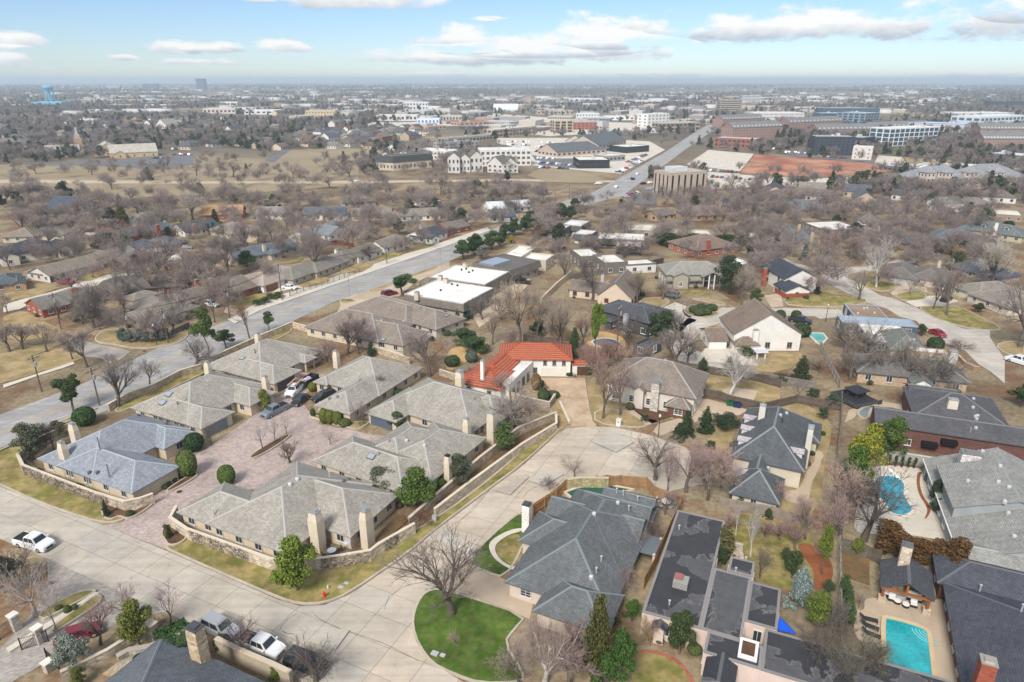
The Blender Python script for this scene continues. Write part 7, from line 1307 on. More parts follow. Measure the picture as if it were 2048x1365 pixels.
D(l='white office cluster in the far district',x=-230.9,y=1533.7,a=0,L=52.8,W=34,h=15.5,wc=(.68,.67,.65),rc=(.66,.65,.62),fl=2,bays=8,ww=.5,wh=.45),
D(l='teal flat hall left of the white office cluster',x=-320.2,y=1327.1,a=0,L=47.4,W=34,h=6.6,wc=(.3,.36,.37),rc=(.4,.44,.45),fl=1,bays=7,ww=.5,wh=.45),
D(l='dark grey-blue glass tower alone on the horizon',x=-1991.5,y=4595.3,a=0,L=51.8,W=40,h=66.5,wc=(.07,.11,.16),rc=(.12,.16,.2),fl=12,bays=6,ww=.75,wh=.6,gc=(.08,.13,.18),join=1),
D(l='brown slab office on the horizon left of the glass tower',x=-2550.3,y=5019.1,a=0,L=102.6,W=40,h=34.2,wc=(.17,.17,.18),rc=(.25,.25,.25),fl=6,bays=10,ww=.5,wh=.5,style='band',join=1),
D(l='pale slab building on the horizon near the water tower',x=-3084.6,y=5528.6,a=0,L=110.3,W=40,h=17,wc=(.55,.55,.55),rc=(.66,.65,.62),fl=2,bays=8,ww=.5,wh=.4),
D(l='tan civic building with pale blue upper storey',x=-342.1,y=1190,a=0,L=49.6,W=30,h=12.6,wc=(.56,.45,.3),rc=(.55,.5,.42),fl=2,bays=10,ww=.3,wh=.35),
D(l='brown three-storey office in the left distance',x=-896.8,y=1598,a=0,L=53.8,W=26,h=9,wc=(.42,.35,.27),rc=(.45,.42,.37),fl=2,bays=10,ww=.6,wh=.4),
D(l='bright white low hall left of the tan civic building',x=-494.4,y=1327.1,a=0,L=63.1,W=34,h=7.8,wc=(.72,.71,.69),rc=(.66,.65,.62),fl=1,bays=6,ww=.5,wh=.4),
D(l='red-signed pale warehouse in the left distance',x=-581.6,y=1354.2,a=0,L=61.2,W=34,h=9.8,wc=(.6,.5,.45),rc=(.66,.65,.62),fl=1,bays=8,ww=.5,wh=.4),
D(l='long white warehouse in the left distance',x=-870.8,y=1657.5,a=0,L=86.5,W=40,h=6,wc=(.7,.68,.65),rc=(.66,.65,.62),fl=1,bays=10,ww=.5,wh=.4),
D(l='very long low brown roofed warehouse behind the water tower',x=-1287.9,y=2066.4,a=0,L=293.2,W=60,h=6.5,wc=(.5,.44,.4),rc=(.46,.4,.36),fl=1,bays=16,ww=.5,wh=.4),
D(l='pale blue reservoir building at the foot of the water tower',x=-1145.5,y=1721.5,a=0,L=71,W=40,h=10.8,wc=(.16,.45,.66),rc=(.3,.55,.7),fl=1,bays=2,ww=.1,wh=.1),
D(l='white church hall roof among the left trees',x=-629.1,y=1035.8,a=0,L=23.5,W=22,h=6.6,wc=(.68,.66,.63),rc=(.6,.6,.58),fl=1,bays=4,ww=.5,wh=.4),
D(l='white house cluster with steep gables in the left distance',x=-445.4,y=919.5,a=1.068,L=18.8,W=20,h=5.9,wc=(.68,.62,.54),rc=(.3,.28,.26),fl=1,bays=5,ww=.5,wh=.4,roof='ge',sl=.7),
D(l='small white office row far beyond the left suburb',x=-714.1,y=1766.9,a=0,L=41.9,W=26,h=9.5,wc=(.7,.7,.68),rc=(.66,.65,.62),fl=1,bays=5,ww=.5,wh=.4)
]
T_KIND,T_COL,T_DESC,T_NAME,T_LAB=['vase','pine','olive','ball','wide','upright','sparse','topiary','round','bare','cedar','column','twigshrub','spruce','hedgebox','mid'],\
 [(.175,.145,.125),(.13,.105,.085),(.19,.165,.15),(.05,.08,.022),(.1,.105,.06),(.04,.085,.02),(.085,.09,.05),(.08,.125,.025),(.2,.15,.11),(.06,.095,.025),(.2,.125,.075),(.06,.1,.025),(.115,.095,.085),(.33,.3,.265),(.17,.125,.105),(.1,.14,.03),(.085,.135,.025),(.025,.055,.018),(.15,.165,.03),(.075,.1,.03),(.12,.14,.025),(.05,.09,.025),(.14,.145,.02),(.245,.18,.165),(.065,.1,.035),(.05,.085,.03),(.255,.205,.18),(.18,.14,.125),(.045,.075,.025),(.26,.22,.19),(.07,.105,.03),(.075,.09,.05),(.085,.1,.06),(.085,.14,.025),(.135,.185,.022),(.115,.05,.028),(.27,.19,.155),(.25,.15,.125),(.26,.215,.185),(.33,.235,.21),(.035,.06,.022),(.035,.058,.02),(.04,.06,.03),(.075,.075,.02),(.05,.1,.02),(.06,.12,.02),(.27,.2,.18),(.42,.37,.33),(.28,.215,.195),(.28,.21,.195),(.3,.19,.19),(.045,.07,.02),(.26,.18,.085),(.1,.09,.03),(.045,.07,.025),(.36,.33,.31),(.55,.52,.48),(.36,.31,.29),(.05,.075,.025),(.04,.065,.02),(.2,.26,.245),(.115,.15,.025),(.13,.165,.02),(.27,.175,.165),(.37,.265,.22),(.1,.085,.075),(.21,.22,.022),(.075,.12,.022),(.075,.135,.022),(.11,.115,.07),(.105,.055,.018),(.12,.15,.025),(.045,.085,.025),(.13,.12,.085),(.14,.125,.095),(.045,.07,.03),(.035,.055,.025),(.05,.07,.035),(.12,.15,.14),(.3,.245,.19),(.24,.17,.14),(.25,.16,.13),(.23,.18,.16),(.26,.2,.175),(.27,.21,.19),(.16,.14,.11),(.06,.08,.035),(.05,.08,.028),(.13,.15,.025),(.03,.075,.015),(.21,.245,.2),(.32,.27,.24),(.38,.32,.28),(.3,.26,.23),(.36,.3,.26),(.24,.15,.13),(.05,.085,.025),(.085,.12,.02),(.04,.07,.02),(.085,.085,.055),(.11,.13,.025),(.13,.07,.04),(.09,.12,.03),(.08,.1,.03),(.025,.055,.015),(.05,.09,.02),(.055,.095,.03),(.06,.085,.035),(.09,.11,.08),(.045,.075,.022),(.18,.12,.045),(.05,.08,.03),(.03,.05,.02),(.28,.2,.17),(.26,.2,.17),(.34,.27,.2),(.045,.08,.05),(.06,.095,.075),(.03,.045,.02),(.05,.09,.035),(.06,.105,.025),(.055,.095,.022),(.03,.055,.018),(.2,.19,.16),(.055,.09,.03),(.25,.13,.07),(.28,.27,.02),(.15,.125,.11),(.13,.19,.025),(.05,.09,.022),(.25,.15,.12),(.06,.09,.03),(.2,.155,.11),(.05,.075,.03),(.23,.19,.17),(.28,.22,.17),(.065,.095,.025),(.08,.11,.09),(.06,.08,.03),(.32,.27,.17),(.05,.065,.03),(.36,.33,.3),(.05,.07,.03),(.05,.065,.025),(.07,.08,.04),(.13,.1,.03),(.07,.09,.055),(.2,.16,.13),(.2,.165,.14),(.24,.2,.165),(.18,.15,.13),(.21,.18,.155),(.22,.18,.155),(.17,.145,.125),(.14,.12,.105),(.24,.2,.17),(.045,.075,.02),(.19,.165,.14),(.2,.165,.145),(.16,.135,.12),(.38,.345,.28),(.1,.135,.115),(.1,.135,.1),(.26,.17,.14),(.24,.16,.13),(.22,.16,.13),(.22,.18,.16),(.27,.16,.11),(.33,.22,.12),(.23,.18,.17),(.24,.19,.17),(.26,.19,.16),(.24,.19,.165),(.26,.2,.18),(.22,.175,.16),(.2,.16,.14),(.25,.2,.18),(.17,.145,.13),(.24,.195,.18),(.17,.14,.125),(.24,.18,.16),(.2,.165,.15),(.26,.22,.2),(.24,.2,.18),(.22,.185,.17),(.3,.255,.23),(.09,.09,.02),(.4,.33,.02),(.105,.155,.125),(.08,.115,.02),(.06,.1,.03),(.075,.085,.05)],\
 ['bare grey tree','dark windblown pine','half-bare olive shrub tree','round clipped shrub','olive shrub','tall bright pine','leaning pine','brown-leaved tree','small pine','pollarded bare tree','thin bare tree','dense rounded bare tree','sparse young tree','egg-shaped clipped tree','dark round shrub','yellow-green tree','small green tree','clipped yellow-green shrub','small dark clipped shrub','yellow-green ball shrub','small bare tree','spreading dark shrub','large dense bare tree','small conifer','pale spreading bare tree','shaggy juniper','dark olive evergreen','spreading olive evergreen','bright green tree','small bright green tree','bare shrub','tall pinkish bare tree','pinkish bare tree','reddish bare tree','spreading bare tree','pale pink bare tree','bare tree','dark spiky cedar','low dark cedar','dark evergreen bush row','full green tree','bright green shrub tree','pale bare tree','pink twiggy tree','low pinkish tree','pale bare shrub','dense magnolia tree','tan leafless bush','russet-green shrub','dark green shrub tree','white-barked birch','dark bare tree','small cedar','dark evergreen','lime-green juniper','slim yellow-green pine','green pine','grey-green shrub tree','rusty brown arborvitae','yellow-green bush','dark column evergreen','dense olive-grey bare tree','grey bare tree','small pale bare tree','slim potted cypress','tall dark shrub','dark shrub','blue-grey shrub','dark garden shrub','dense roadside evergreen','twiggy bare tree','pale slender bare tree','small bare street tree','twiggy dark bare tree','round green bush','low green shrub','dark green bush','dense dark shrub','bare twiggy shrub','russet shrub','small ball shrub','small clipped shrub','small round shrub','tiny round shrub','low bed shrub','big green bush','dark round bush','grey-green mound','tall dark evergreen','green clipped bush','golden brown shrub','low green hedge','slim dark cypress','pinkish bare shrub','tall tan bare tree','blue-green conifer','broad green bush','windblown pine beside the red car','gnarled bare tree','dense green tree','rusty tree','small yellow-green tree','dark green tree','bright yellow-green pine','green conifer','green bush','rounded bare tree','broad dark evergreen','dense bare tree','rounded island shrub','green shrub tree','mushroom-clipped shrub','blue-green spruce','round green shrub','bushy shrub','tan bare shrub','dark cedar','pale-barked sycamore','broad brown-green cedar','grey-green shrub','golden shrub','grey-green bush','conical green shrub','gnarled wide tree','pale sycamore','large dark bare tree','blue spruce','green tree','dark conifer','tall green conifer','green hedge shrub','long green hedge shrub','conifer','olive conifer','clipped conifer','small golden tree','blue-green shrub','round bright green tree','dark live oak'],\
 [('bare_tree','tree'),('evergreen_tree','tree'),('shrub','shrub'),('brown_leaved_tree','tree'),('clipped_tree','tree'),('magnolia_tree','tree'),('arborvitae','tree'),('column_evergreen','tree'),('slim_cypress','tree'),('spruce_tree','tree')],\
 ['wide-spreading bare tree at the edge of the bright green lawn','large yellow-green tree outside the stone wall near the fire hydrant','rusty brown leafless shrub against the stone wall','tall brownish-green cedar in front of the grey-green shingled house','broad pinkish bare tree with pale branches at the bottom edge','pale blue spruce behind the stained flat-roofed house','large pale pink leafless tree behind the dormered pyramid-roof house','tall dark bare tree reaching over the kidney-shaped blue pool','yellow-green pine,brightest tree beside the kidney-shaped pool','glossy yellow-green magnolia left of the box-clipped shrub','box-clipped dark green shrub beside the stone chimney','pale blue-green shrub tree beside the driveway gate','conical green tree standing alone in the park']
# kind x y height radius crown-colour bark-colour name description
T_ROWS="""
0 -7.3 64.9 11.1 5.3 0 1 0 -1
0 -77.3 120.4 10.9 4.3 2 1 0 0
1 -85 118.7 8 3 3 1 1 1
2 -80.9 100.7 7.6 3.3 4 1 2 2
3 -79.5 113.3 3.4 1.9 5 1 2 3
2 -81.4 108.4 3.5 1.8 6 1 2 4
4 -69.8 138.7 8.6 4.9 2 1 0 0
1 -69.7 145.3 12.8 2.6 7 8 1 5
1 -68.4 151.9 4.8 2.8 9 1 1 6
5 -64.1 156.2 9.6 3.8 10 1 3 7
1 -62 163.3 5.4 1.9 11 1 1 8
6 -52.9 105.8 4.1 1.8 12 1 0 9
6 -43.4 104.1 4.8 1.7 13 1 0 10
6 -41.9 106.4 4.8 1.4 13 1 0 10
6 -40.8 109.1 4.4 1.4 13 1 0 10
0 -37.3 99.6 4.8 2.3 14 1 0 11
6 -32 105.8 3.2 1.7 13 1 0 12
7 -52.5 95.7 4.5 1.5 15 1 4 13
7 -45.2 93.2 3.3 1.3 16 1 4 13
3 -55 103.8 3.2 1.6 17 1 2 14
8 -47.5 118.4 5.1 1.6 18 1 1 15
8 -55.6 119.7 2.3 1.4 19 1 1 16
7 -35.1 113.7 3.1 0.8 20 1 2 17
7 -33.9 113.5 2.8 0.8 20 1 2 17
7 -32.5 113.3 2.6 0.9 20 1 2 17
7 -37.9 116.4 1.7 0.5 21 1 2 18
3 -41.1 127.8 1.9 0.9 22 1 2 19
5 -25.8 125.8 5 1.6 12 1 0 20
6 -28.1 112.1 5.3 1.9 23 1 0 20
8 -21.2 111.4 3.8 1.8 24 1 1 16
8 -11.6 111.6 2.1 2.4 25 1 2 21
9 -17.8 135.4 9.9 5.4 26 1 0 22
4 -42.4 143.8 6.7 3.5 23 1 0 0
0 -38.7 148.1 10 4.7 27 1 0 0
9 -36.1 148.4 9.4 3.5 27 1 0 0
10 -32.8 146.8 3.7 1.3 28 1 1 23
4 -0.1 111 8.3 5.4 29 1 0 24
11 -1.1 103.1 5.7 1.9 30 1 1 25
2 -8.4 93 5.7 2.6 31 1 1 26
2 -20 91.8 4.3 3.6 32 1 1 27
8 -14 85.8 7.6 3.1 16 1 1 28
8 -11 91.4 2.3 1 33 1 1 29
8 -26.9 68.9 8.2 3.1 34 1 1 -2
12 -13.3 82.1 2.9 2.2 35 1 2 -3
6 10.1 95.3 3.6 2.1 23 1 0 20
12 5.9 91.3 2.7 1.5 12 1 2 30
9 17.2 115.5 12.5 3.7 36 1 0 31
5 20.7 116.8 10.8 3 36 1 0 32
0 17.7 137.5 6.5 3.3 37 1 0 33
0 21.3 140.3 7.5 3.4 37 1 0 33
0 24.9 138.4 6.2 3.9 37 1 0 33
0 18 131 7.9 2.9 37 1 0 33
0 15.8 140.3 5.4 2.2 37 1 0 33
4 23 94.4 8.3 3.8 38 1 0 34
9 27.1 90.9 8.4 3.7 39 1 0 35
9 29.9 88.8 8.3 3.1 39 1 0 35
6 24.2 90.9 7.5 2.3 23 1 0 36
10 31.3 108.5 5.3 2.1 40 1 1 37
10 35.2 110.2 5.4 2 40 1 1 37
10 29.8 107.6 3.3 1.9 41 1 1 38
2 39.4 111.6 3.2 3.1 42 1 2 39
10 9 55.2 11.5 2.7 43 1 1 -4
8 11.7 55.2 7.3 1.9 44 1 1 40
8 10.1 54.3 5.1 2 44 1 1 40
8 14.2 63.6 3.7 1.2 45 1 1 41
0 3.5 54.8 8.3 3.2 46 47 0 -5
9 0.8 54.5 5.9 2.4 48 1 0 42
9 6.1 54.3 5.8 2.4 49 1 0 42
5 -5.9 58.5 3.8 0.9 39 1 0 20
0 6.6 60.1 4 1.7 50 1 0 43
6 2.3 60.1 3.6 1.4 39 1 0 44
12 3.8 68.2 3.1 1.2 2 1 2 30
12 13.5 68.2 4.6 1.9 23 1 2 45
12 19.3 77.5 4.5 1.7 12 1 2 30
12 12.8 70 2.3 1.4 23 1 2 45
8 18.7 58.8 6.2 1.9 51 1 5 46
12 15.7 60 3.5 1.4 52 1 2 47
11 28 74 6 1.4 53 1 2 48
8 27.4 73.3 4 1.1 54 1 1 49
5 32.1 75.4 6.7 1.1 55 56 0 50
5 31.5 80 4.8 1.1 57 56 0 50
6 31.9 71.2 5.1 2 12 1 0 51
13 37.5 84.1 1.8 1 58 1 1 52
11 36 71.2 4.3 1.1 59 1 1 53
13 34.8 66 6.3 2.3 60 1 1 -6
8 36.1 62.9 4.9 2.2 61 1 1 54
1 40.2 71.9 7.7 1.2 62 1 1 55
0 31.1 81.4 2.5 1.4 63 1 0 32
0 37.4 79.1 3.3 2.1 63 1 0 32
0 38.7 76.9 4.1 2.1 63 1 0 32
0 35.5 79.7 2.5 1.4 63 1 0 32
9 46.2 80 11.1 3.9 64 1 0 -7
9 42.7 75.9 9.5 2.4 39 1 0 35
9 49 78.9 11.4 5.2 65 1 0 -8
8 54.6 92.2 12.1 3.2 66 1 1 -9
8 63.1 99.8 8.9 2.8 67 1 1 56
8 52.5 89.5 9.2 2.8 68 1 1 56
2 52.3 86.5 6.1 2.5 69 1 1 57
11 50.4 76.1 5.5 1.8 70 1 6 58
11 52 75 4 1.5 70 1 6 58
11 53.8 74 4 1.5 70 1 6 58
11 55.7 73 4.6 1.6 70 1 6 58
11 56.5 70.9 6.2 1.9 70 1 6 58
8 46.5 76.1 2.5 1.4 71 1 2 59
11 40.9 67.3 3.8 0.7 72 1 7 60
11 39.9 64.6 4.2 0.8 72 1 7 60
11 38.9 62.2 4.5 0.8 72 1 7 60
9 36.6 55.5 6.5 2.6 73 1 0 61
4 38.6 54.5 4.3 2.5 12 1 0 51
4 33 56.5 7 2.9 12 1 0 51
0 34.7 53.7 6.4 2.1 74 1 0 62
6 42.2 66 2.7 0.9 13 1 0 63
11 62.5 98.5 2.3 0.3 75 1 8 64
11 63.5 98.3 2.3 0.3 75 1 8 64
11 64.4 98 2.3 0.3 75 1 8 64
11 65.4 97.8 2.3 0.3 75 1 8 64
11 66.3 97.6 2.3 0.3 75 1 8 64
8 63.8 87.5 4.8 1.3 76 1 2 65
8 62.6 85 3 1.1 77 1 2 66
3 66.3 93.7 1.8 0.6 78 1 2 67
3 63.2 86 1.9 0.8 78 1 2 67
9 32.8 92.2 7.2 2.8 39 1 0 0
9 30.4 96.7 6 2.5 23 1 0 0
9 33.3 88.8 6.2 1.9 39 1 0 0
9 -4.7 154.2 8.9 3 79 1 0 0
9 4.1 172.7 9 3.3 2 1 0 0
9 -0.5 144.7 7.3 2.6 80 1 0 0
9 9.6 140.3 6.6 2.5 81 1 0 0
9 29.2 137.5 6.5 3.3 82 1 0 0
9 -2.4 123.8 6 2.8 83 1 0 0
9 -8.8 131 4.6 2.4 23 1 0 0
9 16.6 75.9 4 1.4 23 1 0 0
9 22.6 85 3.9 1.7 84 1 0 0
9 40.5 87.5 4 1.7 39 1 0 0
9 40.9 79.1 6.6 2.1 39 1 0 0
9 37.3 60.1 5.7 1.6 85 1 0 0
9 -78.8 103.1 5.3 1.9 12 1 0 0
9 -76.3 131 6.3 2.6 2 1 0 0
2 60.3 123.8 2.8 1.5 86 1 2 68
2 58.7 115.1 2.9 1.3 86 1 2 68
2 49.2 111.2 2.3 1.1 86 1 2 68
2 24.9 114.1 1.8 1 86 1 2 68
2 -5.8 109.3 2 1.1 86 1 2 68
2 28.9 78.5 2.5 1 86 1 2 68
2 36.4 74.3 2.4 1 86 1 2 68
2 39.4 68.2 2.3 0.9 86 1 2 68
2 34.5 87.5 2.2 1.1 86 1 2 68
2 34.4 103.9 2 1.1 86 1 2 68
8 1.2 278 7.4 3.3 87 1 1 69
8 5.5 285.9 7.2 3.4 87 1 1 69
8 -3.2 270.5 6.9 2.8 87 1 1 69
8 8.4 298.6 7 4 87 1 1 69
8 21.9 310 8.6 4.1 87 1 1 69
8 30.7 327.4 8.1 3.8 87 1 1 69
8 14.7 292.1 7.3 3.4 87 1 1 69
8 26.4 310 7.3 3.2 87 1 1 69
8 -13 253.2 5.7 3.2 87 1 1 69
8 -1.2 279.9 4.6 2.5 87 1 1 69
8 -42.3 60.1 6.4 2.1 88 1 5 -10
14 -36.6 57.8 3.7 2 89 1 2 -11
2 -47.6 56.6 5.4 2.2 90 1 2 -12
6 -40.3 63.3 5.1 2.1 23 1 0 70
6 -45.5 63.5 5 2.4 23 1 0 70
6 -53.1 62.2 7.1 1.9 91 92 0 71
4 -57 64.5 7.8 2.8 93 94 0 71
0 -46.7 60.1 5.6 1.8 95 1 0 33
4 -29.5 58 6.2 1.6 23 1 0 72
4 -20.9 54.9 5.6 2.7 12 1 0 73
8 -37.7 61.6 2.2 1 96 1 2 74
8 -25.1 55.3 2.1 1.1 97 1 2 75
3 -32.6 59.5 1.9 0.9 98 1 2 76
2 -63.4 68.6 6.6 2.4 99 1 2 77
12 -62.9 70.5 4.7 2.6 12 1 2 78
8 -45.8 54.5 2.6 1 100 1 2 59
12 -40.8 62.2 1.8 1.2 101 1 2 79
3 -53.4 65 1.2 0.4 102 1 2 80
3 -52.9 65.5 0.9 0.4 102 1 2 80
3 -54.8 65.5 0.8 0.4 103 1 2 80
10 -59.6 84.6 3 0.7 104 1 2 81
10 -47.9 79.4 2.3 0.7 104 1 2 81
3 -56.1 84.6 1 0.5 51 1 2 82
3 -49.6 81.6 0.7 0.3 105 1 2 83
3 -54.4 92.7 0.8 0.5 58 1 2 84
3 -54 93.8 0.8 0.5 58 1 2 84
3 -53.5 94.9 0.8 0.5 58 1 2 84
3 -53 95.9 0.8 0.5 58 1 2 84
3 -54.4 91.8 0.8 0.5 58 1 2 84
8 -8.9 149 4.3 3.9 106 1 2 85
3 -13.4 141.2 2.4 1.7 107 1 2 86
3 -9.2 143.5 2.5 1.4 108 1 2 87
10 14.2 146.2 5.8 1.7 109 1 1 88
3 6.2 122.2 3.2 1.1 25 1 2 89
3 5 128.5 3.6 1 110 1 2 90
3 8.2 124.9 1.3 1.4 111 1 2 91
11 6.3 127.8 2.6 0.4 112 1 8 92
4 -6.3 132.2 3.5 2.1 23 1 0 36
12 3.5 117.2 4.2 2.9 113 1 2 93
12 1 113.1 3.6 2.3 114 1 2 45
0 -3.2 172.7 8.4 4 79 1 0 0
9 1.9 154.2 16.3 4.5 115 1 0 94
9 6.3 157.6 11.6 3.7 79 1 0 0
0 -7.9 172.7 7 3 2 1 0 0
10 -11.9 172.7 3.9 1.6 116 1 1 95
10 -14.3 168.7 4.5 1.4 117 1 1 95
11 -20 182.5 2.8 0.5 118 1 8 92
8 -11.4 154.2 4.5 3.6 119 1 2 96
1 -32.7 194.4 7.2 4.3 120 1 1 97
6 -27.8 198 3.9 2.6 12 1 0 98
8 -17.7 237.9 7.6 3.9 121 1 1 99
8 -13.5 243.8 8.5 3.7 122 1 1 99
8 -7.4 253.2 7.6 4.2 121 1 1 99
8 -10.5 237.9 5.4 2.7 123 1 1 99
8 -4.6 259.9 5.9 2.5 124 1 1 99
8 10.6 279.9 6.6 4.6 121 1 1 99
8 15.1 275.1 7.2 4.1 122 1 1 99
0 11.3 272.3 4.7 2.4 125 1 0 100
8 -0.4 263.3 3.2 1.8 126 1 1 101
9 17 211.8 9.8 4.8 2 1 0 0
9 23.5 190.4 13.4 4.4 127 1 0 0
5 39.6 279.9 8.3 5.2 13 1 0 42
8 29.5 253.2 6.1 3.8 111 1 1 102
1 19 144.7 15.3 2.1 128 1 1 103
0 11.8 150.9 14.3 4.5 79 1 0 94
10 14.8 150.9 5.7 2 129 1 1 104
0 17.1 154.2 7.7 3 130 1 0 33
8 6.4 160.4 4.2 2.6 131 1 2 105
9 36.2 188 8.9 3.8 132 1 0 106
4 43.9 190.4 6.8 3.7 2 1 0 0
2 35.9 154.2 9.6 4.5 133 1 1 107
4 27.5 150.9 10 3 12 1 0 0
0 35.9 140.3 9.5 5.3 134 1 0 108
4 39.7 142.4 6.4 2.8 2 1 0 0
10 40.6 179 1.9 1.5 111 1 1 23
0 40.3 157.6 9.1 3.7 2 1 0 0
3 50.2 178.5 2 1.5 107 1 2 109
3 52.6 180.3 2 1.5 107 1 2 109
3 50.9 176 2 1.5 107 1 2 109
3 53 176.8 2 1.5 107 1 2 109
3 55.5 180.3 2 1.5 107 1 2 109
2 64.4 195.4 13 5.2 75 1 1 107
9 65.5 185.7 11.7 3.4 135 1 0 36
8 68.9 184.3 5.6 2.1 136 1 1 110
3 71.7 172.7 2.7 1.3 98 1 2 111
10 91 195.4 5.7 1.3 137 1 9 112
3 72.3 160.4 3.2 2.3 54 1 2 113
3 76.3 173.5 2.3 1.3 98 1 2 111
8 54.6 148.4 2.3 2 138 1 2 114
12 53.4 149 3.3 2.4 139 1 2 115
10 41.8 137.5 3.6 2.2 140 1 1 116
9 43.9 124.9 10.3 4.8 141 56 0 117
10 48.5 140.3 2.8 1.5 142 1 1 52
10 61.2 132.2 6.3 2.8 143 1 1 118
2 56.9 132.2 2.3 2.1 144 1 2 119
8 54 133 1.6 1.6 145 1 2 120
6 57.5 124.2 4.2 1.7 2 1 0 0
2 62.9 120.4 3.2 2 146 1 2 121
0 67.6 137.5 3.6 2.7 147 1 0 0
4 78.5 149.3 9.3 4.7 148 1 0 0
4 81 144.7 9.7 4.6 149 1 0 0
4 72.4 133.5 9.2 3.7 150 1 0 0
4 78.2 132.2 10.8 4.2 151 1 0 0
4 81.7 131 12.3 4.5 152 1 0 0
4 87.9 133.5 8 3.7 153 1 0 0
4 88.4 129.7 9.5 4.4 154 1 0 0
4 92.8 131 5.7 2.6 155 1 0 0
3 100.5 150.9 3.1 1.8 40 1 2 111
8 102.6 160.4 3.3 1.6 111 1 1 122
4 106.4 150.9 2.9 3 114 1 0 123
8 99.7 120.4 5.7 2.5 156 1 1 102
12 88.3 126.1 3.3 3.1 157 1 2 30
9 112.7 203.3 14.9 4.6 141 56 0 124
6 118.9 195.4 5.4 2.1 2 1 0 0
9 117.6 181.2 10.8 3.4 158 1 0 0
9 118.3 176 14.3 4.1 158 1 0 0
4 122 152.5 16.8 6.6 159 1 0 125
9 148 203.3 14.9 6.2 160 1 0 24
8 128.6 179 2.9 1.9 59 1 1 76
10 103.6 236.4 6.3 2.3 161 1 9 126
10 101.1 247.6 5.4 2 162 1 9 126
15 112.4 243.8 7.7 3.1 163 1 0 0
15 116 241.5 8.6 3.1 164 1 0 0
15 120.6 237.9 7.6 3.2 165 1 0 0
15 100.3 253.2 9.5 3.8 2 1 0 0
15 98.5 261.6 6.9 3.9 166 1 0 0
15 150.7 245.3 5.6 3.1 167 1 0 0
15 159 237.9 4.5 3.6 168 1 0 0
15 141 253.2 11.4 4.7 134 1 0 0
15 142.6 249.2 7.5 3.4 2 1 0 0
15 155.8 270.5 10 5 169 1 0 0
15 195.2 300.8 6.6 4.4 12 1 0 0
15 191.9 279.9 10.3 4.1 2 1 0 0
15 203.7 324.8 8.3 4.8 13 1 0 0
15 152.8 312.4 10.2 5.7 2 1 0 0
15 157.5 300.8 11 5.5 2 1 0 0
15 146.6 324.8 11.7 5.9 170 1 0 0
15 118.7 300.8 9.9 5 2 1 0 0
15 116.1 312.4 9.1 4.6 171 1 0 0
15 105.5 300.8 11 4.9 2 1 0 0
15 131.1 324.8 8.3 4.8 12 1 0 0
8 139.9 275.1 6.5 3.7 122 1 1 102
8 153.1 241.5 5.5 3.4 121 1 1 127
8 215.9 312.4 5 4.6 122 1 1 102
10 121.6 324.8 7.6 2.1 122 1 1 128
10 107.7 322.3 9.8 4.3 121 1 1 129
10 86.1 241.5 7.3 2.4 122 1 1 128
8 204.3 279.9 6.2 4.1 122 1 1 102
8 183.9 306.5 4.5 3.4 121 1 1 127
8 174 284.9 2.1 4.2 121 1 2 130
8 85.2 266 3.4 5.9 121 1 2 131
8 59.9 263.3 4.5 7.8 121 1 2 131
8 71.3 261.6 4.3 6.8 121 1 2 131
15 -108.2 166.7 8.8 3.2 152 1 0 0
15 -113.1 169.5 8.6 3.4 152 1 0 0
15 -121 172.7 5.6 2 2 1 0 0
15 -138.8 178.1 5.3 2.2 2 1 0 0
15 -111.9 185.7 10.3 3.6 2 1 0 0
15 -102.9 172.7 11.1 2.4 172 1 0 0
15 -107.4 195.4 10.7 4.2 173 1 0 0
15 -105.9 164.8 10.7 2.3 12 1 0 0
15 -116.5 150.9 6.3 3.6 174 1 0 0
15 -118.4 149.3 6.9 3.5 174 1 0 0
15 -109.5 149.3 6.9 3.3 174 1 0 0
15 -100.8 144.7 6.7 2.5 174 1 0 0
15 -94.9 140.3 8.9 3.4 150 1 0 0
15 -84.8 133.5 5.5 2.1 83 1 0 0
15 -78.7 170.6 9.6 2.6 175 1 0 0
15 -88.4 168.7 5.5 2 2 1 0 0
15 -76.6 206.1 8 3.1 176 1 0 0
15 -94.9 220.9 12.6 5 177 1 0 0
15 -98.1 203.3 11.8 3.4 178 1 0 0
15 -64.6 217.8 13.3 5.1 179 1 0 0
15 -98 245.3 12.9 4.1 180 1 0 0
15 -94.7 266 10.9 3.4 2 1 0 0
15 -109.6 237.9 7.2 3.6 181 1 0 0
15 -50.4 236.4 5.8 2.7 12 1 0 0
15 -129.2 237.9 3.6 2.7 12 1 0 0
15 -87.9 279.9 8.3 4.1 2 1 0 0
15 -96.2 290 7.5 3 2 1 0 0
15 -24.3 275.1 4.7 2.9 12 1 0 0
15 -69.2 279.9 8.3 5.2 176 1 0 0
15 -183.2 279.9 8.3 5.2 182 1 0 0
15 -187.5 270.5 10 6 183 1 0 0
15 -202.9 279.9 10.3 6.2 170 1 0 0
15 -169.7 224.1 8.6 3.4 2 1 0 0
15 -160.9 249.2 8.4 3.7 173 1 0 0
15 -179.9 312.4 11.4 6.9 184 1 0 0
15 -146.6 312.4 12.5 6.3 185 1 0 0
15 -151.1 279.9 8.3 4.6 2 1 0 0
8 -150.3 249.2 7.5 5.8 122 1 1 53
8 -145.3 253.2 6.1 3.2 121 1 1 127
8 -147.4 270.5 5.1 2.6 122 1 1 132
8 -148 279.9 3.8 1.9 121 1 1 132
8 -90.6 227.4 6.1 3.6 121 1 1 110
8 -102.6 211.8 6.3 4 121 1 1 127
8 -168.6 295.3 9.7 3 186 1 1 133
8 -203.4 295.3 7.6 4.4 122 1 1 53
8 -174.5 352.6 2.5 2.6 122 1 1 53
8 -92.7 312.4 2.8 1.6 122 1 1 132
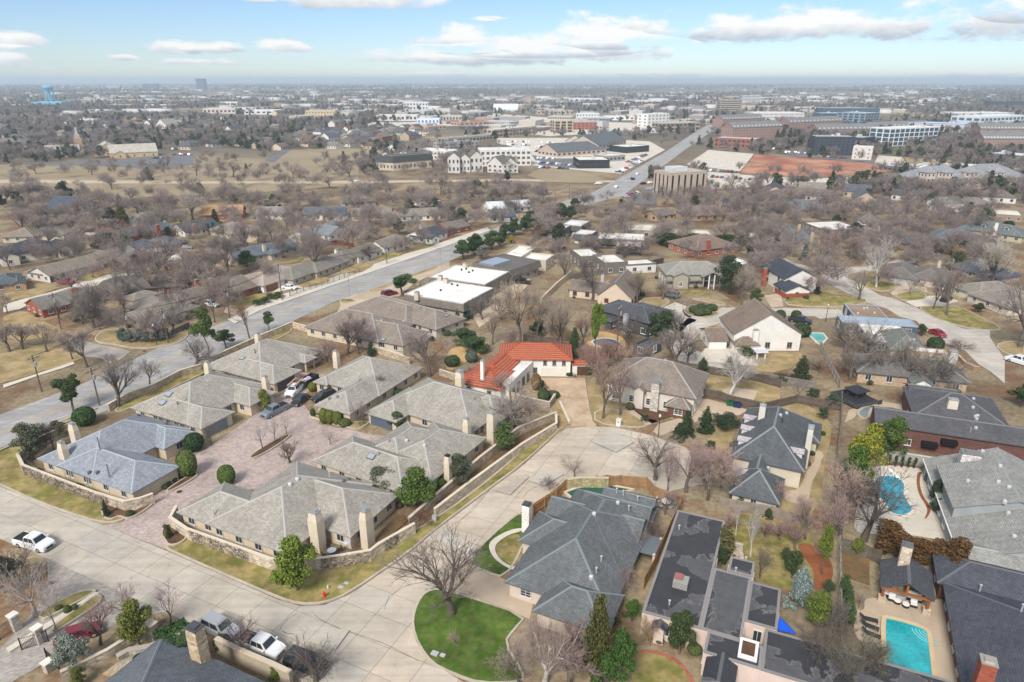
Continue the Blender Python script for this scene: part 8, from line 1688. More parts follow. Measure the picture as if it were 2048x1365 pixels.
8 -79.7 318.5 3.5 1.6 122 1 1 134
8 -114.7 338.2 2.9 1.5 122 1 1 132
8 -133.3 220.9 4.6 1.3 187 1 1 135
8 -95.1 155.9 3.9 1.6 188 1 2 136
8 -92.9 155.2 3.4 1.6 188 1 2 136
8 -90.5 155.2 3.9 1.6 188 1 2 136
8 -88.6 155.2 3.4 1.6 188 1 2 136
8 -86.8 156.2 3.9 1.6 188 1 2 136
8 -85.5 157.6 3.4 1.6 188 1 2 136
8 -72.3 184.8 2.1 1.8 120 1 2 130
8 -71 187.1 2.1 1.9 120 1 2 130
8 -70.2 190.4 2.1 1.9 120 1 2 130
8 -68.8 191.9 2.1 1.9 120 1 2 130
11 -126.6 278 5.2 0.6 122 1 8 92
11 -125.4 279.9 5.2 0.6 122 1 8 92
11 -124.3 281.9 5.2 0.6 122 1 8 92
8 -19.4 388.9 8.3 5.1 189 1 1 137
10 -230.9 441.9 8.7 3.8 190 1 1 -13
2 175.2 420 6.5 5.5 191 1 1 138
2 197.3 420 7.1 5.2 191 1 1 138
2 206 417.9 6.8 4.2 191 1 1 138
2 220.5 417.9 9.1 5.4 191 1 1 138
2 226.8 446.5 6.9 4.8 191 1 1 138
2 233.2 422.1 6.3 4.9 191 1 1 138"""
# landmarks that labels refer to: phrase, x, y, radius
REFS=[('the blue-grey roofed stucco house',-63,100,11),('the skylit stucco house',-59,120,10),('the stucco house at the courtyard end',-53,139,10),('the stucco house with clipped shrubs',-32,127,12),('the stucco house with the blue garage door',-12,115,12),('the many-hipped stucco house',-18,100,10),('the corner stucco house',-32,85,13),('the grey-green shingled house',10,75,14),('the stained flat-roofed house',32,62,16),('the dormered pyramid-roof house',44,99,15),('the pale grey sided house',72,79,15),('the dark blue-grey roofed poolside house',57,47,23),('the timber pavilion',49,68,3),('the white metal shed',60,70,2),('the long brown brick house',88,109,22),('the dark gazebo',69,124,2),('the red-tiled villa',7,139,10),('the fieldstone-chimney house',29,125,9),('the white gable house',57,155,11),('the white patio cover',57,146,2),('the blue-grey modern house',92,163,15),('the grey-green hipped house',86,142,16),('the porticoed house',57,208,10),('the half-timbered tan house',27,194,10),('the charcoal modern house',31,163,12),('the nearest mansard townhouse',-18,183,10),('the middle mansard townhouse',-13,201,9),('the dark-roofed mansard townhouse',-2,216,8),('the stepped white-roofed building',7,232,8),('the long taupe-roofed house',-28,171,16),('the taupe-roofed cream house',-35,160,15),('the side-street brick ranch',-127,184,8),('the corner ranch behind blue shrubs',-97,175,9),('the small pyramid-roof annex',-104,183,4),('the long dark brown house',-112,198,13),('the brick house with green windows',-88,190,12),('the pink-roofed white ranch',-78,203,15),('the tan ranch behind the bare tree',-66,218,14),('the white-gabled ranch',-57,237,10),('the taupe ranch by the lawn',-46,256,9),('the charcoal-roofed white house',-33,271,7),('the far-corner brick house',-26,286,7),('the pale blue-roofed house',-77,275,11),('the long blue-slate house',-90,241,13),('the stone-entry taupe house',-113,279,10),('the cream villa with the terrace',-173,242,11),('the grey gabled house at the edge',-155,203,7),('the ranch with the navy garage',-147,219,10),('the gravel-roofed ranch',-140,235,7),('the flat white carport',-131,242,6),('the low navy ranch',-134,254,9),('the slate-blue brick-gabled house',-150,275,10),('the dark-roofed white-ended house',-133,285,8),('the long tan two-roofed ranch',-190,273,11),('the olive-grey ranch',-162,303,9),('the orange-tan roofed house',-135,320,9),('the pale grey ranch',-109,319,10),('the blue-grey cottage',-87,318,10),('the navy gabled house',-215,334,12),('the small hidden brick house',-172,293,4),('the low brown house',-146,237,5),('the grey-brown roofed ranch',-65,317,9),('the taupe roofed white ranch',-43,316,10),('the tan roofed house',-24,312,6),('the dark blue roofed white house',-81,314,6),('the brown hipped ranch',-79,352,9),('the slate roofed house',-5,312,6),('the white-roofed house',-2,336,11),('the small white gabled house',-44,355,7),('the long white flat-roofed building',34,230,11),('the dark-edged white flat house',41,254,10),('the grey mansard cluster',26,277,12),('the cream flat-roofed modern house',64,277,17),('the white flat house with dark edge',76,225,5),('the brownish hip-roofed brick house',71,251,10),('the navy-roofed white house',85,202,10),('the brown corner house with skylight',129,211,9),('the flagged cream-walled ranch',141,188,11),('the slate-blue house with tan chimneys',112,266,12),('the low white flat-roofed house',135,287,9),('the blue-slate hipped house',142,262,6),('the dark slate hipped house',150,262,7),('the long slate house with brick chimney',174,264,9),('the long dormered house',197,277,12),('the half-timbered gable house',155,296,9),('the blue-grey brick ranch',139,329,10),('the brown house in dense trees',158,341,12),('the two-storey white house',212,336,6),('the taupe brick house',231,345,8),('the flat modern house at the edge',229,315,8),('the dark house behind the pale tree',153,215,9),('the brown house by the striped office',90,319,12),('the slate house by the conifer',110,343,8),('the tall brown brick house',143,362,9),('the reddish-brown grove house',164,344,6),('the small skylit gabled house',68,315,6),('the brown ranch under trees',70,315,6),('the striped tan office',93,384,12),('the dark slab hotel',273,607,16),('the dark hotel wing',323,658,12),('the small white block',284,571,8),('the white-framed glass building',389,706,35),('the wide blue glass office',474,1040,33),('the blue glass wing',484,1004,20),('the blue glass terrace block',627,1343,52),('the nearest brick apartment wing',263,780,36),('the left brick apartment wing',308,973,39),('the long brick apartment wing',374,895,49),('the brick wing above the hotel',375,805,40),('the brick wing beside the frame',486,903,49),('the upper right brick block',547,800,25),('the lower right brick block',449,653,19),('the low red brick building',216,678,19),('the cream chateau apartments',251,414,18),('the second chateau block',288,424,19),('the white-roofed museum wing',288,494,22),('the long white hall',324,491,17),('the dark metal hall',391,548,14),('the blue-trimmed warehouse',532,900,36),('the yellow and blue storage hall',681,1206,35),('the wide pale warehouse',778,1203,50),('the white glass arena hall',664,997,56),('the dark far slab',1110,1624,41),('the brown banded office',452,1499,22),('the white banded office',662,2009,25),('the cream parking structure',406,1114,39),('the white four-storey building',194,981,23),('the glass-fronted brown office',207,903,28),('the tan stone office',60,871,12),('the red brick building',92,925,16),('the colonnaded tan building',-3,821,37),('the dark shopping row',-46,741,33),('the slate shopping hall',52,609,27),('the farther slate hall',79,649,32),('the back slate hall',79,706,26),('the black box store',58,517,12),('the second black store',105,630,14),('the low grey restaurant',77,559,10),('the left mansard apartment wing',-90,503,8),('the right mansard apartment wing',-76,507,16),('the long white apartments',-6,532,19),('the white rear apartment wing',-61,577,18),('the dark grey apartment wing',-52,664,20),('the leftmost white townhouse',-40,486,6),('the second white townhouse',-33,490,6),('the middle white townhouse',-26,494,7),('the fourth white townhouse',-9,487,6),('the rightmost white townhouse',-2,486,6),('the arched hangar',-13,1464,25),('the tan brick church',-345,593,40)]
C_COL,C_LAB=[(.72,.73,.74),(.31,.33,.35),(.02,.03,.032),(.16,.01,.025),(.17,.2,.235),(.012,.013,.015),(.02,.022,.025),(.3,.015,.02),(.03,.04,.05),(.03,.05,.1),(.1,.11,.12),(.25,.03,.03),(.45,.45,.46)],\
 [('white pickup parked at the kerb opposite the gate',None),('silver suv,rearmost of three vehicles parked in line',None),('white pickup truck,middle of three vehicles parked in line',None),('dark green suv,foremost of three vehicles parked in line',None),('dark red car half hidden on the paver driveway',None),('grey-blue pickup parked by the yellow-green courtyard tree',None),('black sedan in the middle of the brick courtyard',None),('white work truck with ladder rack in the brick courtyard',None),('black suv half hidden behind the shrub-lined house',None),('silver suv before the porticoed house',None),('black pickup beside the white gable house',None),('red car parked beside the blue-grey modern house',None),('white pickup with black bed at the right edge',None),('black suv in the pale curved driveway',None),('dark red suv on the forecourt beside the mansard row',None),('red pickup outside the navy garage',None),('white car in front of the pink-roofed ranch',None),('white suv under the bare tree by the corner lot',None),('silver suv before the stone-entry house',None),('dark car before the long blue-slate house',None),('silver car before the low navy ranch',None),('black suv in the rear court of the mansard row',None),('white pickup on the hedge-lined drive',None),('silver car beside the pale grey ranch',None),('white car driving on the park road',None),('dark red car parked near the round green tree',None),('car in the crowded shopping centre car park','shopping centre cars'),('car parked in the lots around the red earth site','cars around the red earth site'),('car parked in the small lot beside the striped office','cars beside the striped office'),('car in the church car park','church car park cars'),('car driving or waiting near the avenue crossing','cars at the avenue crossing')]
C_ROWS="""
2 -65.7 77.7 -0.31 0 0 0
1 -33.8 62 -0.47 1 1 0
2 -28.2 59.4 -0.42 0 2 0
1 -22.4 56.9 -0.37 2 3 0
0 -49.8 61.2 0.53 3 4 0
2 -45.6 117.8 -2.1 4 5 0
0 -42.1 122.5 -1.81 5 6 0
2 -44.5 127 -1.73 0 7 0
1 -37.7 123.8 -2.38 5 8 0
1 47.2 193.4 2.37 1 9 0
2 76.1 170.3 -0.6 6 10 0
0 106.9 160.7 -1.45 7 11 0
2 114.8 142.4 2.06 0 12 0
1 126 189.2 0.69 5 13 0
1 -36.5 194.6 0.75 3 14 0
2 -140.2 206.8 -0.31 7 15 0
0 -68.2 201.2 -0.29 0 16 0
1 -84.9 184.3 -0.53 0 17 0
1 -102.4 277.9 0.25 1 18 1
0 -105 257.2 0.99 8 19 1
0 -123.7 254.9 0.0 1 20 1
1 3.5 207 -0.2 5 21 1
2 97.8 274.8 1.13 0 22 1
0 -119.2 316.8 1.36 1 23 1
0 -98.1 436.1 0.49 0 24 1
1 -11.9 396.1 0.49 3 25 1
1 19 541 4.06 0 26 1
1 21.2 539.4 0.93 0 26 1
0 23.5 537.8 4.12 9 26 1
0 27.9 534.6 0.95 0 26 1
1 30.1 533 0.98 10 26 1
1 32.3 531.4 0.97 10 26 1
1 34.5 529.8 0.92 0 26 1
0 36.8 528.2 4.12 1 26 1
0 41.2 525 0.92 10 26 1
0 43.4 523.4 4.05 0 26 1
2 47.8 520.2 0.95 10 26 1
1 21.5 571.8 1.16 0 26 1
0 23.9 570.7 1.19 0 26 1
2 28.6 568.6 1.17 0 26 1
0 33.4 566.5 1.16 0 26 1
2 20.7 508.4 1.2 0 26 1
2 23.4 507.3 4.31 9 26 1
2 26.1 506.1 1.16 11 26 1
1 34.1 502.8 4.34 5 26 1
0 36.7 501.6 1.14 9 26 1
0 39.4 500.5 1.17 10 26 1
2 -13.4 726.6 4.75 11 26 1
1 -7.8 726.6 1.53 1 26 1
0 -5 726.6 1.58 0 26 1
1 0.5 726.6 4.72 11 26 1
1 3.3 726.6 4.68 0 26 1
1 6 726.6 1.54 12 26 1
1 11.6 726.6 1.58 5 26 1
2 14.4 726.6 4.7 0 26 1
0 17.2 726.6 1.59 0 26 1
0 -8.7 696 1.25 12 26 1
2 -6.2 695.2 4.38 12 26 1
1 -3.7 694.5 1.31 0 26 1
2 -1.2 693.7 4.42 0 26 1
2 1.3 692.9 4.38 10 26 1
0 3.8 692.1 1.29 12 26 1
0 8.8 690.6 1.26 12 26 1
2 11.3 689.8 4.44 0 26 1
0 13.8 689 1.28 9 26 1
0 16.3 688.2 1.23 1 26 1
2 30.3 716.6 4.67 0 26 1
1 33 716.6 1.57 12 26 1
1 35.7 716.6 4.74 0 26 1
0 38.4 716.6 4.74 10 26 1
0 41.1 716.6 1.53 0 26 1
0 23.2 669.3 4.22 0 26 1
2 25.7 668.1 1.1 0 26 1
1 28.2 666.9 1.07 5 26 1
0 30.7 665.6 1.11 9 26 1
1 35.6 663.1 1.12 5 26 1
1 22.2 626.3 4.05 5 26 1
0 24.2 624.6 0.86 10 26 1
1 26.2 623 4.02 9 26 1
0 28.3 621.3 4.0 12 26 1
2 30.3 619.6 4.01 1 26 1
0 32.3 617.9 3.99 11 26 1
0 34.3 616.2 0.89 1 26 1
0 36.3 614.6 4.06 9 26 1
2 74.2 482.8 5.88 9 26 1
1 76.6 489 2.77 0 26 1
2 79 495.1 2.73 0 26 1
1 81.4 501.3 2.74 11 26 1
1 88.7 519.8 5.9 1 26 1
1 91.1 525.9 5.95 10 26 1
1 93.5 532.1 2.79 1 26 1
0 95.9 538.2 5.92 0 26 1
2 98.3 544.4 5.94 0 26 1
0 100.7 550.5 5.91 10 26 1
2 90.6 543.5 2.74 11 26 1
0 97 558.4 5.85 10 26 1
0 100.1 565.8 5.86 10 26 1
2 103.3 573.2 5.84 0 26 1
1 106.4 580.7 5.87 11 26 1
1 109.6 588.1 5.88 10 26 1
0 112.8 595.6 2.77 5 26 1
1 240.5 618.8 1.11 0 27 1
2 242.8 617.5 4.24 1 27 1
2 247.5 615.1 1.1 11 27 1
0 249.8 613.9 4.21 0 27 1
0 254.5 611.4 4.23 0 27 1
0 256.9 610.2 1.1 9 27 1
2 259.2 609 1.12 0 27 1
1 257 587.8 0.64 12 27 1
2 258.6 585.7 0.66 12 27 1
1 260.2 583.5 3.81 11 27 1
0 261.9 581.4 0.67 12 27 1
0 263.5 579.3 0.69 10 27 1
0 265.1 577.2 3.78 10 27 1
1 268.4 573 3.79 11 27 1
0 270 570.9 0.63 10 27 1
1 139.1 489.2 4.18 0 27 1
1 144.1 486.4 1.01 1 27 1
1 146.6 484.9 4.21 10 27 1
1 149.1 483.5 4.15 11 27 1
1 151.6 482.1 4.18 9 27 1
0 154 480.6 1.08 10 27 1
1 131.6 456.6 4.19 9 27 1
0 134.2 455.2 1.07 11 27 1
0 136.8 453.7 4.2 9 27 1
0 139.4 452.3 4.17 0 27 1
0 142 450.8 1.07 0 27 1
2 144.6 449.4 1.05 5 27 1
0 147.2 447.9 1.06 5 27 1
0 152.3 445 1.04 5 27 1
1 233 661.1 3.85 12 27 1
1 236.5 656.6 0.63 11 27 1
2 240 652.2 0.71 12 27 1
2 241.7 650 3.84 0 27 1
1 243.5 647.7 0.69 5 27 1
0 245.2 645.5 3.77 11 27 1
1 62.1 375.5 5.73 1 28 1
1 64.9 380.2 5.75 11 28 1
1 66.3 382.6 2.64 5 28 1
0 67.7 384.9 5.77 0 28 1
0 69.1 387.3 5.73 9 28 1
0 70.5 389.6 2.58 0 28 1
0 71.9 392 2.63 5 28 1
0 79.5 402.8 5.26 1 28 1
1 82.3 404.5 2.07 1 28 1
1 -291.6 572.3 4.69 10 29 1
2 -288.3 572.3 1.56 5 29 1
1 -285.1 572.3 1.55 1 29 1
0 -287.7 599.3 1.58 9 29 1
2 -282.3 599.3 1.59 9 29 1
1 -279.7 599.3 1.55 10 29 1
0 -277 599.3 1.54 11 29 1
1 -274.3 599.3 1.58 0 29 1
1 -311.8 648.5 5.08 0 29 1
0 -309.2 649.6 5.12 9 29 1
0 -306.5 650.7 1.94 1 29 1
0 -257.2 506.9 1.58 9 29 1
0 62.1 412.1 1.16 0 30 1
0 76.6 452.8 1.18 1 30 1
0 77.7 446.3 1.17 5 30 1
0 84.8 471.6 1.18 0 30 1
0 100 507.9 1.24 5 30 1
0 80.7 426.3 0.75 5 30 1
0 85.4 428.9 0.63 0 30 1
0 53.1 425.6 0.41 0 30 1
0 81.7 405.3 0.0 1 30 1"""
POLES=[
[-96.77,127.45,8.2,'wood','wooden utility pole on the verge left of the road,nearest the camera',None],
[-81.32,121.14,8.1,'wood','leaning wooden utility pole on the near verge beside bare trees',None],
[-116.18,165.32,9.8,'wood','wooden utility pole beside the brick ranch yard',None],
[-92.81,154.96,8.6,'wood','left wooden pole among the blue-green corner shrubs',None],
[-83.71,154.96,9.0,'wood','right pale wooden pole at the blue-green corner shrubs',None],
[-75.82,173.56,8.7,'wood','wooden pole by the red brick house beside the road',None],
[-66.91,189.93,11.0,'wood','wooden pole beside the white car at the pink-roofed ranch',None],
[-47.31,190.61,8.5,'lamp','tall pale lamp pole on the forecourt island',None],
[-43.63,232.17,6.7,'wood','wooden pole on the far verge opposite the mansard row',None],
[-24.31,228.37,6.7,'lamp','dark lamp pole beside the pines at the mansard row',None],
[24.8,149.75,11.5,'wood','wooden pole beside the oval pool',None],
[-85.77,153.57,5.0,'black','black street lamp at the blue-green corner shrubs',None],
[26.28,108.39,4.0,'black','black lamp post at the cul-de-sac driveway',None],
[3.27,319.8,8.0,'wood','wooden pole in the ranch row right of the park',None],
[13.97,333.13,7.8,'wood','second wooden pole in the ranch row right of the park',None],
[21.73,347.54,8.6,'wood','third wooden pole in the ranch row right of the park',None],
[30.75,368.66,8.1,'wood','fourth wooden pole in the ranch row right of the park',None],
[83.34,171.24,4.3,'black','black lamp post beside the blue-grey modern house',None]
]
POOLS=[
 ('turquoise rectangular pool with curved entry steps',[(44.11,64.09),(44.71,64.17),(47.23,63.09),(48.39,62.11),(47.91,60.84),(45.05,54.96),(44.29,53.18),(38.96,53.18),(40.82,57.25)],(0.02,0.36,0.4),1,(0.55,0.42,0.26)),
 ('kidney-shaped bright blue pool',[(58.98,95.15),(60.48,95.5),(61.92,94.98),(62.41,93.61),(61.94,91.94),(60.66,89.99),(60.09,88.11),(60.06,86.59),(59.53,85.41),(58.08,84.39),(56.63,84.25),(55.7,85.11),(56.09,86.89),(56.15,88.42),(55.97,89.67),(56.73,91.94),(57.91,93.95)],(0.015,0.3,0.42),1,(0.62,0.58,0.5)),
 ('dark green pool curving round the grey-green shingled house',[(8.22,90.51),(10.39,91.88),(14.54,93.29),(16.31,92.19),(18.93,91.27),(16.73,90.36),(13.86,89.17),(11.38,88.01),(9.11,88.88)],(0.01,0.1,0.075),0,(0.6,0.5,0.38)),
 ('oval grey pool beside the charcoal modern house',[(19.24,155.45),(20.82,157.36),(23.24,158.33),(25.36,157.04),(26.58,154.52),(25.94,151.76),(24.0,150.56),(21.95,151.76),(19.91,153.28)],(0.075,0.1,0.105),2,(0.6,0.56,0.5)),
 ('curved pale pool beside the brown brick house',[(66.15,117.28),(68.13,119.51),(70.41,120.76),(72.39,120.97),(70.27,119.72),(68.52,117.28),(67.38,115.32),(66.12,115.32)],(0.16,0.22,0.24),1,(0.4,0.33,0.25)),
 ('pale green rectangular pool beside the white gable house',[(74.43,161.91),(78.5,161.61),(77.9,157.77),(74.79,153.82),(74.28,155.49)],(0.1,0.4,0.35),0,(0.6,0.56,0.5)),
]
GATE=((-40.62,60.9),(-37.82,60.14))
HYDRANT=(-23.23,67.68)
MAILBOX=(-5.45,75.06)
MAILBOX2=(19.77,112.53)
BINS=[((42.64,121.13),(0.02,0.11,0.045)),((43.24,120.93),(0.02,0.11,0.045)),((43.76,120.42),(0.02,0.035,0.1)),((44.38,120.14),(0.02,0.035,0.1))]
COVERS=[(-51.84,90.96),(-58.73,70.36),(-87.01,150.06)]
BED=[(-44.77,101.27),(-42.28,106.54),(-40.41,109.34),(-39.81,108.39),(-41.49,104.14),(-43.74,100.43)]
BEDS2=[[(-61.18,85.99),(-61.15,87.08),(-59.44,87.75),(-57.83,86.64),(-55.99,85.56),(-55.52,86.64),(-54.75,88.2),(-54.16,87.53),(-54.72,85.56),(-55.33,84.29),(-56.25,83.67),(-57.7,84.5),(-58.39,83.46),(-59.85,84.08)],[(-49.9,81.83),(-49.29,82.64),(-46.18,80.65),(-45.38,79.11),(-46.09,77.8),(-47.3,77.61),(-48.48,79.11),(-49.32,79.87)],[(-53.98,90.96),(-52.89,93.87),(-51.53,96.41),(-50.81,95.38),(-51.91,92.88),(-53.36,90.49)],[(-38.68,116.14),(-35.78,114.65),(-31.05,112.04),(-28.1,110.91),(-26.67,113.19),(-26.84,114.06),(-30.01,113.48),(-36.09,115.84),(-38.47,116.9)],[(-53.82,62.4),(-52.62,65.42),(-51.63,68.06),(-50.66,67.46),(-50.52,66.29),(-51.54,64.3),(-52.89,61.87)],[(-56.73,64.58),(-55.58,66.87),(-54.03,68.52),(-52.39,68.82),(-52.02,68.36),(-53.55,66.29),(-55.01,64.3),(-55.68,63.75)]]
WALK=[(-54.84,63.07),(-53.17,66.0),(-52.13,68.36),(-51.4,68.21),(-52.46,65.85),(-53.98,62.67),(-56.17,58.84),(-56.89,59.33)]
FLAGS=[(-44.25,56.02),(-43.33,57.76),(-41.88,58.6),(-39.42,59.45),(-38.94,58.84),(-40.44,57.64),(-41.53,56.47),(-43.32,55.68)]
FIREPIT=(-41.03,57.76)
CORNER=dict(a=(-34.77,52.03),b=(-33.44,55.54),c=(-29.02,53.46),ch=(-30.82,53.9))
PIERS=[(-57.81,62.4),(-53.76,60.45),(-50.27,56.47)]
GATES2=[[(-58.71,60.84),(-58.09,62.67)],[(-55.15,59.33),(-52.96,60.58)],[(-51.34,57.88),(-49.15,56.47)]]
LOUNGERS=[((41.31,64.09),(42.55,63.58)),((41.0,63.17),(42.05,62.43)),((40.54,61.95),(41.5,61.31))]
SOFA=[(46.8,67.98),(49.58,67.25),(48.04,67.62),(47.21,66.71),(47.92,66.09),(46.81,67.25),(48.92,66.18)]
TOWER=(-1318.23,2066.41)
TARP=(31.32,62.06)
FIREPLACE=(29.63,73.61)
WORKLADDER=(-45.19,128.33)
DUMP=((-43.57,129.05),(-41.92,133.12))
STEPS=(48.29,61.71)
DIVE=(61.86,95.86)
TABLE=(23.16,87.29)
FLAGPOLE=(126.5,174.52)
SEATS=(-24.31,75.88)
UTIL=[(-23.19,69.2),(-21.61,69.36),(-21.06,70.08),(-8.61,58.66),(-7.71,58.42),(-11.24,83.25),(-23.85,55.66)]
CRACKS=[[(-27.06,62.3),(-27.13,62.92),(-26.72,63.97),(-25.88,64.99)],[(-26.75,62.13),(-26.05,61.79),(-25.25,61.68)],[(-23.69,64.69),(-22.59,63.86),(-20.11,62.47)],[(1.83,89.56),(2.38,90.96),(4.04,92.64)],[(-9.29,81.44),(-6.1,85.56),(-3.49,91.44)],[(-5.7,78.36),(-4.25,77.61)],[(-15.5,65.64),(-15.27,67.98),(-13.97,69.2)],[(16.35,111.61),(22.81,107.15)],[(-18.85,62.07),(-14.56,60.27),(-10.35,57.82)],[(-13.48,73.04),(-10.95,78.73)]]

# ================================================================ SETTING
def structure(o):o['kind']='structure';return o
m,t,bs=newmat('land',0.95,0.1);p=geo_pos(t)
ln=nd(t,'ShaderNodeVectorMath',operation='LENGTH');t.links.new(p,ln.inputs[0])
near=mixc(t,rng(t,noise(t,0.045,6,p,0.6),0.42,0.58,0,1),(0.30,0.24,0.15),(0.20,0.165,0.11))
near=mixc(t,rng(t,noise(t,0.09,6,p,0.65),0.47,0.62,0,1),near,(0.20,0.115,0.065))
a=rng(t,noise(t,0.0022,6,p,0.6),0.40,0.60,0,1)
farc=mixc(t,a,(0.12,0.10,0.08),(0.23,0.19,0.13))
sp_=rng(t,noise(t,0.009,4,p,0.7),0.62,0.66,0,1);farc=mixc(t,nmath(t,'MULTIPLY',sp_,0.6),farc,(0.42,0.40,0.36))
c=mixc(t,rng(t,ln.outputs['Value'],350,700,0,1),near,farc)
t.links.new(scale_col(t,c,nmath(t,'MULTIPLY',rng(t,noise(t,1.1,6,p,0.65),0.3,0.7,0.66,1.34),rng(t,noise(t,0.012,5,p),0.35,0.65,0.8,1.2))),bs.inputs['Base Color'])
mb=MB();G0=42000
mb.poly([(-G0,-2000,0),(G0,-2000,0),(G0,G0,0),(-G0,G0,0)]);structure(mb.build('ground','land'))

def build_road(Rd,idx):
 rs=random.Random(idx+40);poly=ccw(Rd['p']);z=0.02+0.002*idx
 mb=MB();mb.poly([(x,y,z) for x,y in poly]);root=structure(mb.build(Rd['n'],'joint'))
 ca,sa=math.cos(Rd['a']),math.sin(Rd['a']);loc=[(x*ca+y*sa,-x*sa+y*ca) for x,y in poly]
 x0,x1=min(q[0] for q in loc),max(q[0] for q in loc);y0,y1=min(q[1] for q in loc),max(q[1] for q in loc)
 l,w=Rd['l'],Rd['w'];j=0.05;n=0
 i=0;X=x0
 while X<x1:
  Y=y0
  while Y<y1:
   cell=[(X+j/2,Y+j/2),(X+l-j/2,Y+j/2),(X+l-j/2,Y+w-j/2),(X+j/2,Y+w-j/2)]
   q=clip_poly(loc,cell)
   if len(q)>=3 and abs(area2(q))>0.4:
    pts=[(a*ca-b*sa,a*sa+b*ca) for a,b in q];cx,cy=pts[0]
    mb=MB();zt=z+0.014+rs.uniform(0,.004);mb.extrude([(a-cx,b-cy) for a,b in pts],z,zt)
    cl=Rd['cols'];c=rs.choice((cl[:5] if cx<-20+rs.uniform(-3,3) else cl[5:]) if len(cl)>8 else cl);f=rs.uniform(.97,1.03)
    mb.build('slab','concrete',root,tuple(v*f for v in c),(cx,cy,0));n+=1
   Y+=w
  X+=l
 return root
road_objs={Rd['n']:build_road(Rd,i) for i,Rd in enumerate(ROADS)}
# lane markings on the arterial: white dashes and the double yellow line
AR=ROADS[0]['p'];half=11
nearL=AR[:half];farL=AR[half:][::-1]
def along(pl,s_):
 d=0
 for a,b in zip(pl[:-1],pl[1:]):
  k=math.dist(a,b)
  if d+k>=s_:u=(s_-d)/k;return (a[0]+(b[0]-a[0])*u,a[1]+(b[1]-a[1])*u)
  d+=k
 return pl[-1]
Ln=sum(math.dist(a,b) for a,b in zip(nearL[:-1],nearL[1:]));Lf=sum(math.dist(a,b) for a,b in zip(farL[:-1],farL[1:]))
def lane(fr,s_):a,b=along(nearL,Ln*s_),along(farL,Lf*s_);return (a[0]+(b[0]-a[0])*fr,a[1]+(b[1]-a[1])*fr)
mm,tt,bb=newmat('road_paint',0.7,0.2);tt.links.new(obj_col(tt),bb.inputs['Base Color'])
zm=0.044
for fr,col,dash in ((.25,(.62,.61,.58),1),(.75,(.62,.61,.58),1),(.492,(.50,.33,.09),0),(.508,(.50,.33,.09),0)):
 s_=0.0
 while s_<1:
  e=min(1,s_+(3.0/Ln if dash else 12/Ln));a,b=lane(fr,s_),lane(fr,e)
  mb=MB();ribbon(mb,[(0,0),(b[0]-a[0],b[1]-a[1])],.14,0,0);mb.build('lane_marking','road_paint',road_objs['arterial_road'],col,(a[0],a[1],zm))
  s_+=(12/Ln)
def crack(road,pts,w=.07):
 mb=MB();ribbon(mb,pts,w,0,0);mb.build('crack','crack',road,None,(0,0,.047))
for k,c in enumerate(CRACKS):crack(road_objs['residential_street'],c,.05+.02*(k % 2))
SOFT={'front_lawn','green_lawn','curved_walk','planting_bed','gravel_bed','dry_lawn','dry_yard','backyard_lawn','garden_path','red_mulch_bed','brick_path','pool_terrace','mulch_strip','roundabout_bed','verge','corner_verge','back_lawn','patchy_lawn','leafy_slope'}
for i,s_ in enumerate(SHEETS):
 pts=s_['p'];z=s_.get('z',0)+0.03+0.0016*i;r=s_.get('r',0);z+=r
 pts=ccw(smooth_closed(pts,1 if 'lawn' in s_['n'] else 2) if s_['n'] in SOFT else pts)
 cx,cy=pts[0];rel=[(a-cx,b-cy) for a,b in pts];mb=MB()
 if r>.015:mb.extrude(rel,0,z)
 else:mb.poly([(a,b,z) for a,b in rel])
 o=structure(mb.build(s_['n'],s_['m'],None,s_.get('col',(.4,.4,.4)),(cx,cy,0)))
 if s_.get('kerb'):
  mb=MB();ribbon(mb,rel,.28,0,z+.045,True);mb.build('kerb','kerb_concrete',o)
for k,B_ in enumerate([BED]+BEDS2):
 pts=ccw(smooth_closed(B_,2));cx,cy=pts[0];rel=[(a-cx,b-cy) for a,b in pts];mb=MB()
 mb.extrude(rel,0,.27+.004*k);o=structure(mb.build('planting_bed','mulch' if k<4 else 'mixed_lawn',None,None,(cx,cy,0)))
 mb=MB();ribbon(mb,rel,.22,0,.33+.004*k,True);mb.build('edging','kerb_concrete',o)
pts=ccw(WALK);mb=MB();mb.extrude(pts,0,.32);structure(mb.build('stone_walk','pale_concrete'))
# flagstone terrace of separate stones
g=random.Random(4);pts=ccw(FLAGS);mb=MB();mb.extrude(pts,0,.05);fl=structure(mb.build('flagstone_terrace','gravel'))
xs=[p[0] for p in pts];ys=[p[1] for p in pts];X=min(xs)
while X<max(xs):
 Y=min(ys);w_=g.uniform(.7,1.1)
 while Y<max(ys):
  h_=g.uniform(.6,1.0);q=clip_poly(pts,[(X+.03,Y+.03),(X+w_-.03,Y+.05+g.uniform(0,.08)),(X+w_-.05,Y+h_-.04),(X+.06,Y+h_-.02-g.uniform(0,.08))])
  if len(q)>2 and abs(area2(q))>.15:mb=MB();mb.extrude(q,.05,.085+g.uniform(0,.015));mb.build('flagstone','rock',fl,g.choice(((.42,.3,.16),(.40,.35,.27),(.36,.31,.25),(.45,.34,.2))))
  Y+=h_
 X+=w_
# ================================================================ BUILDINGS
def build_house(H):
 root=house(H)
 if 'more' in H:
  M2=dict(H['more']);M2.setdefault('l',H['l']+' annex');r2=house(M2);bpy.context.view_layer.update()
  inv=root.matrix_world.inverted()
  for ch in list(r2.children):
   mw=r2.matrix_world @ ch.matrix_local;ch.parent=root;ch.matrix_local=inv @ mw
  bpy.data.objects.remove(r2)
 return root
for H in HOUSES:build_house(H)
for B_ in BLOCKS:block(B_)
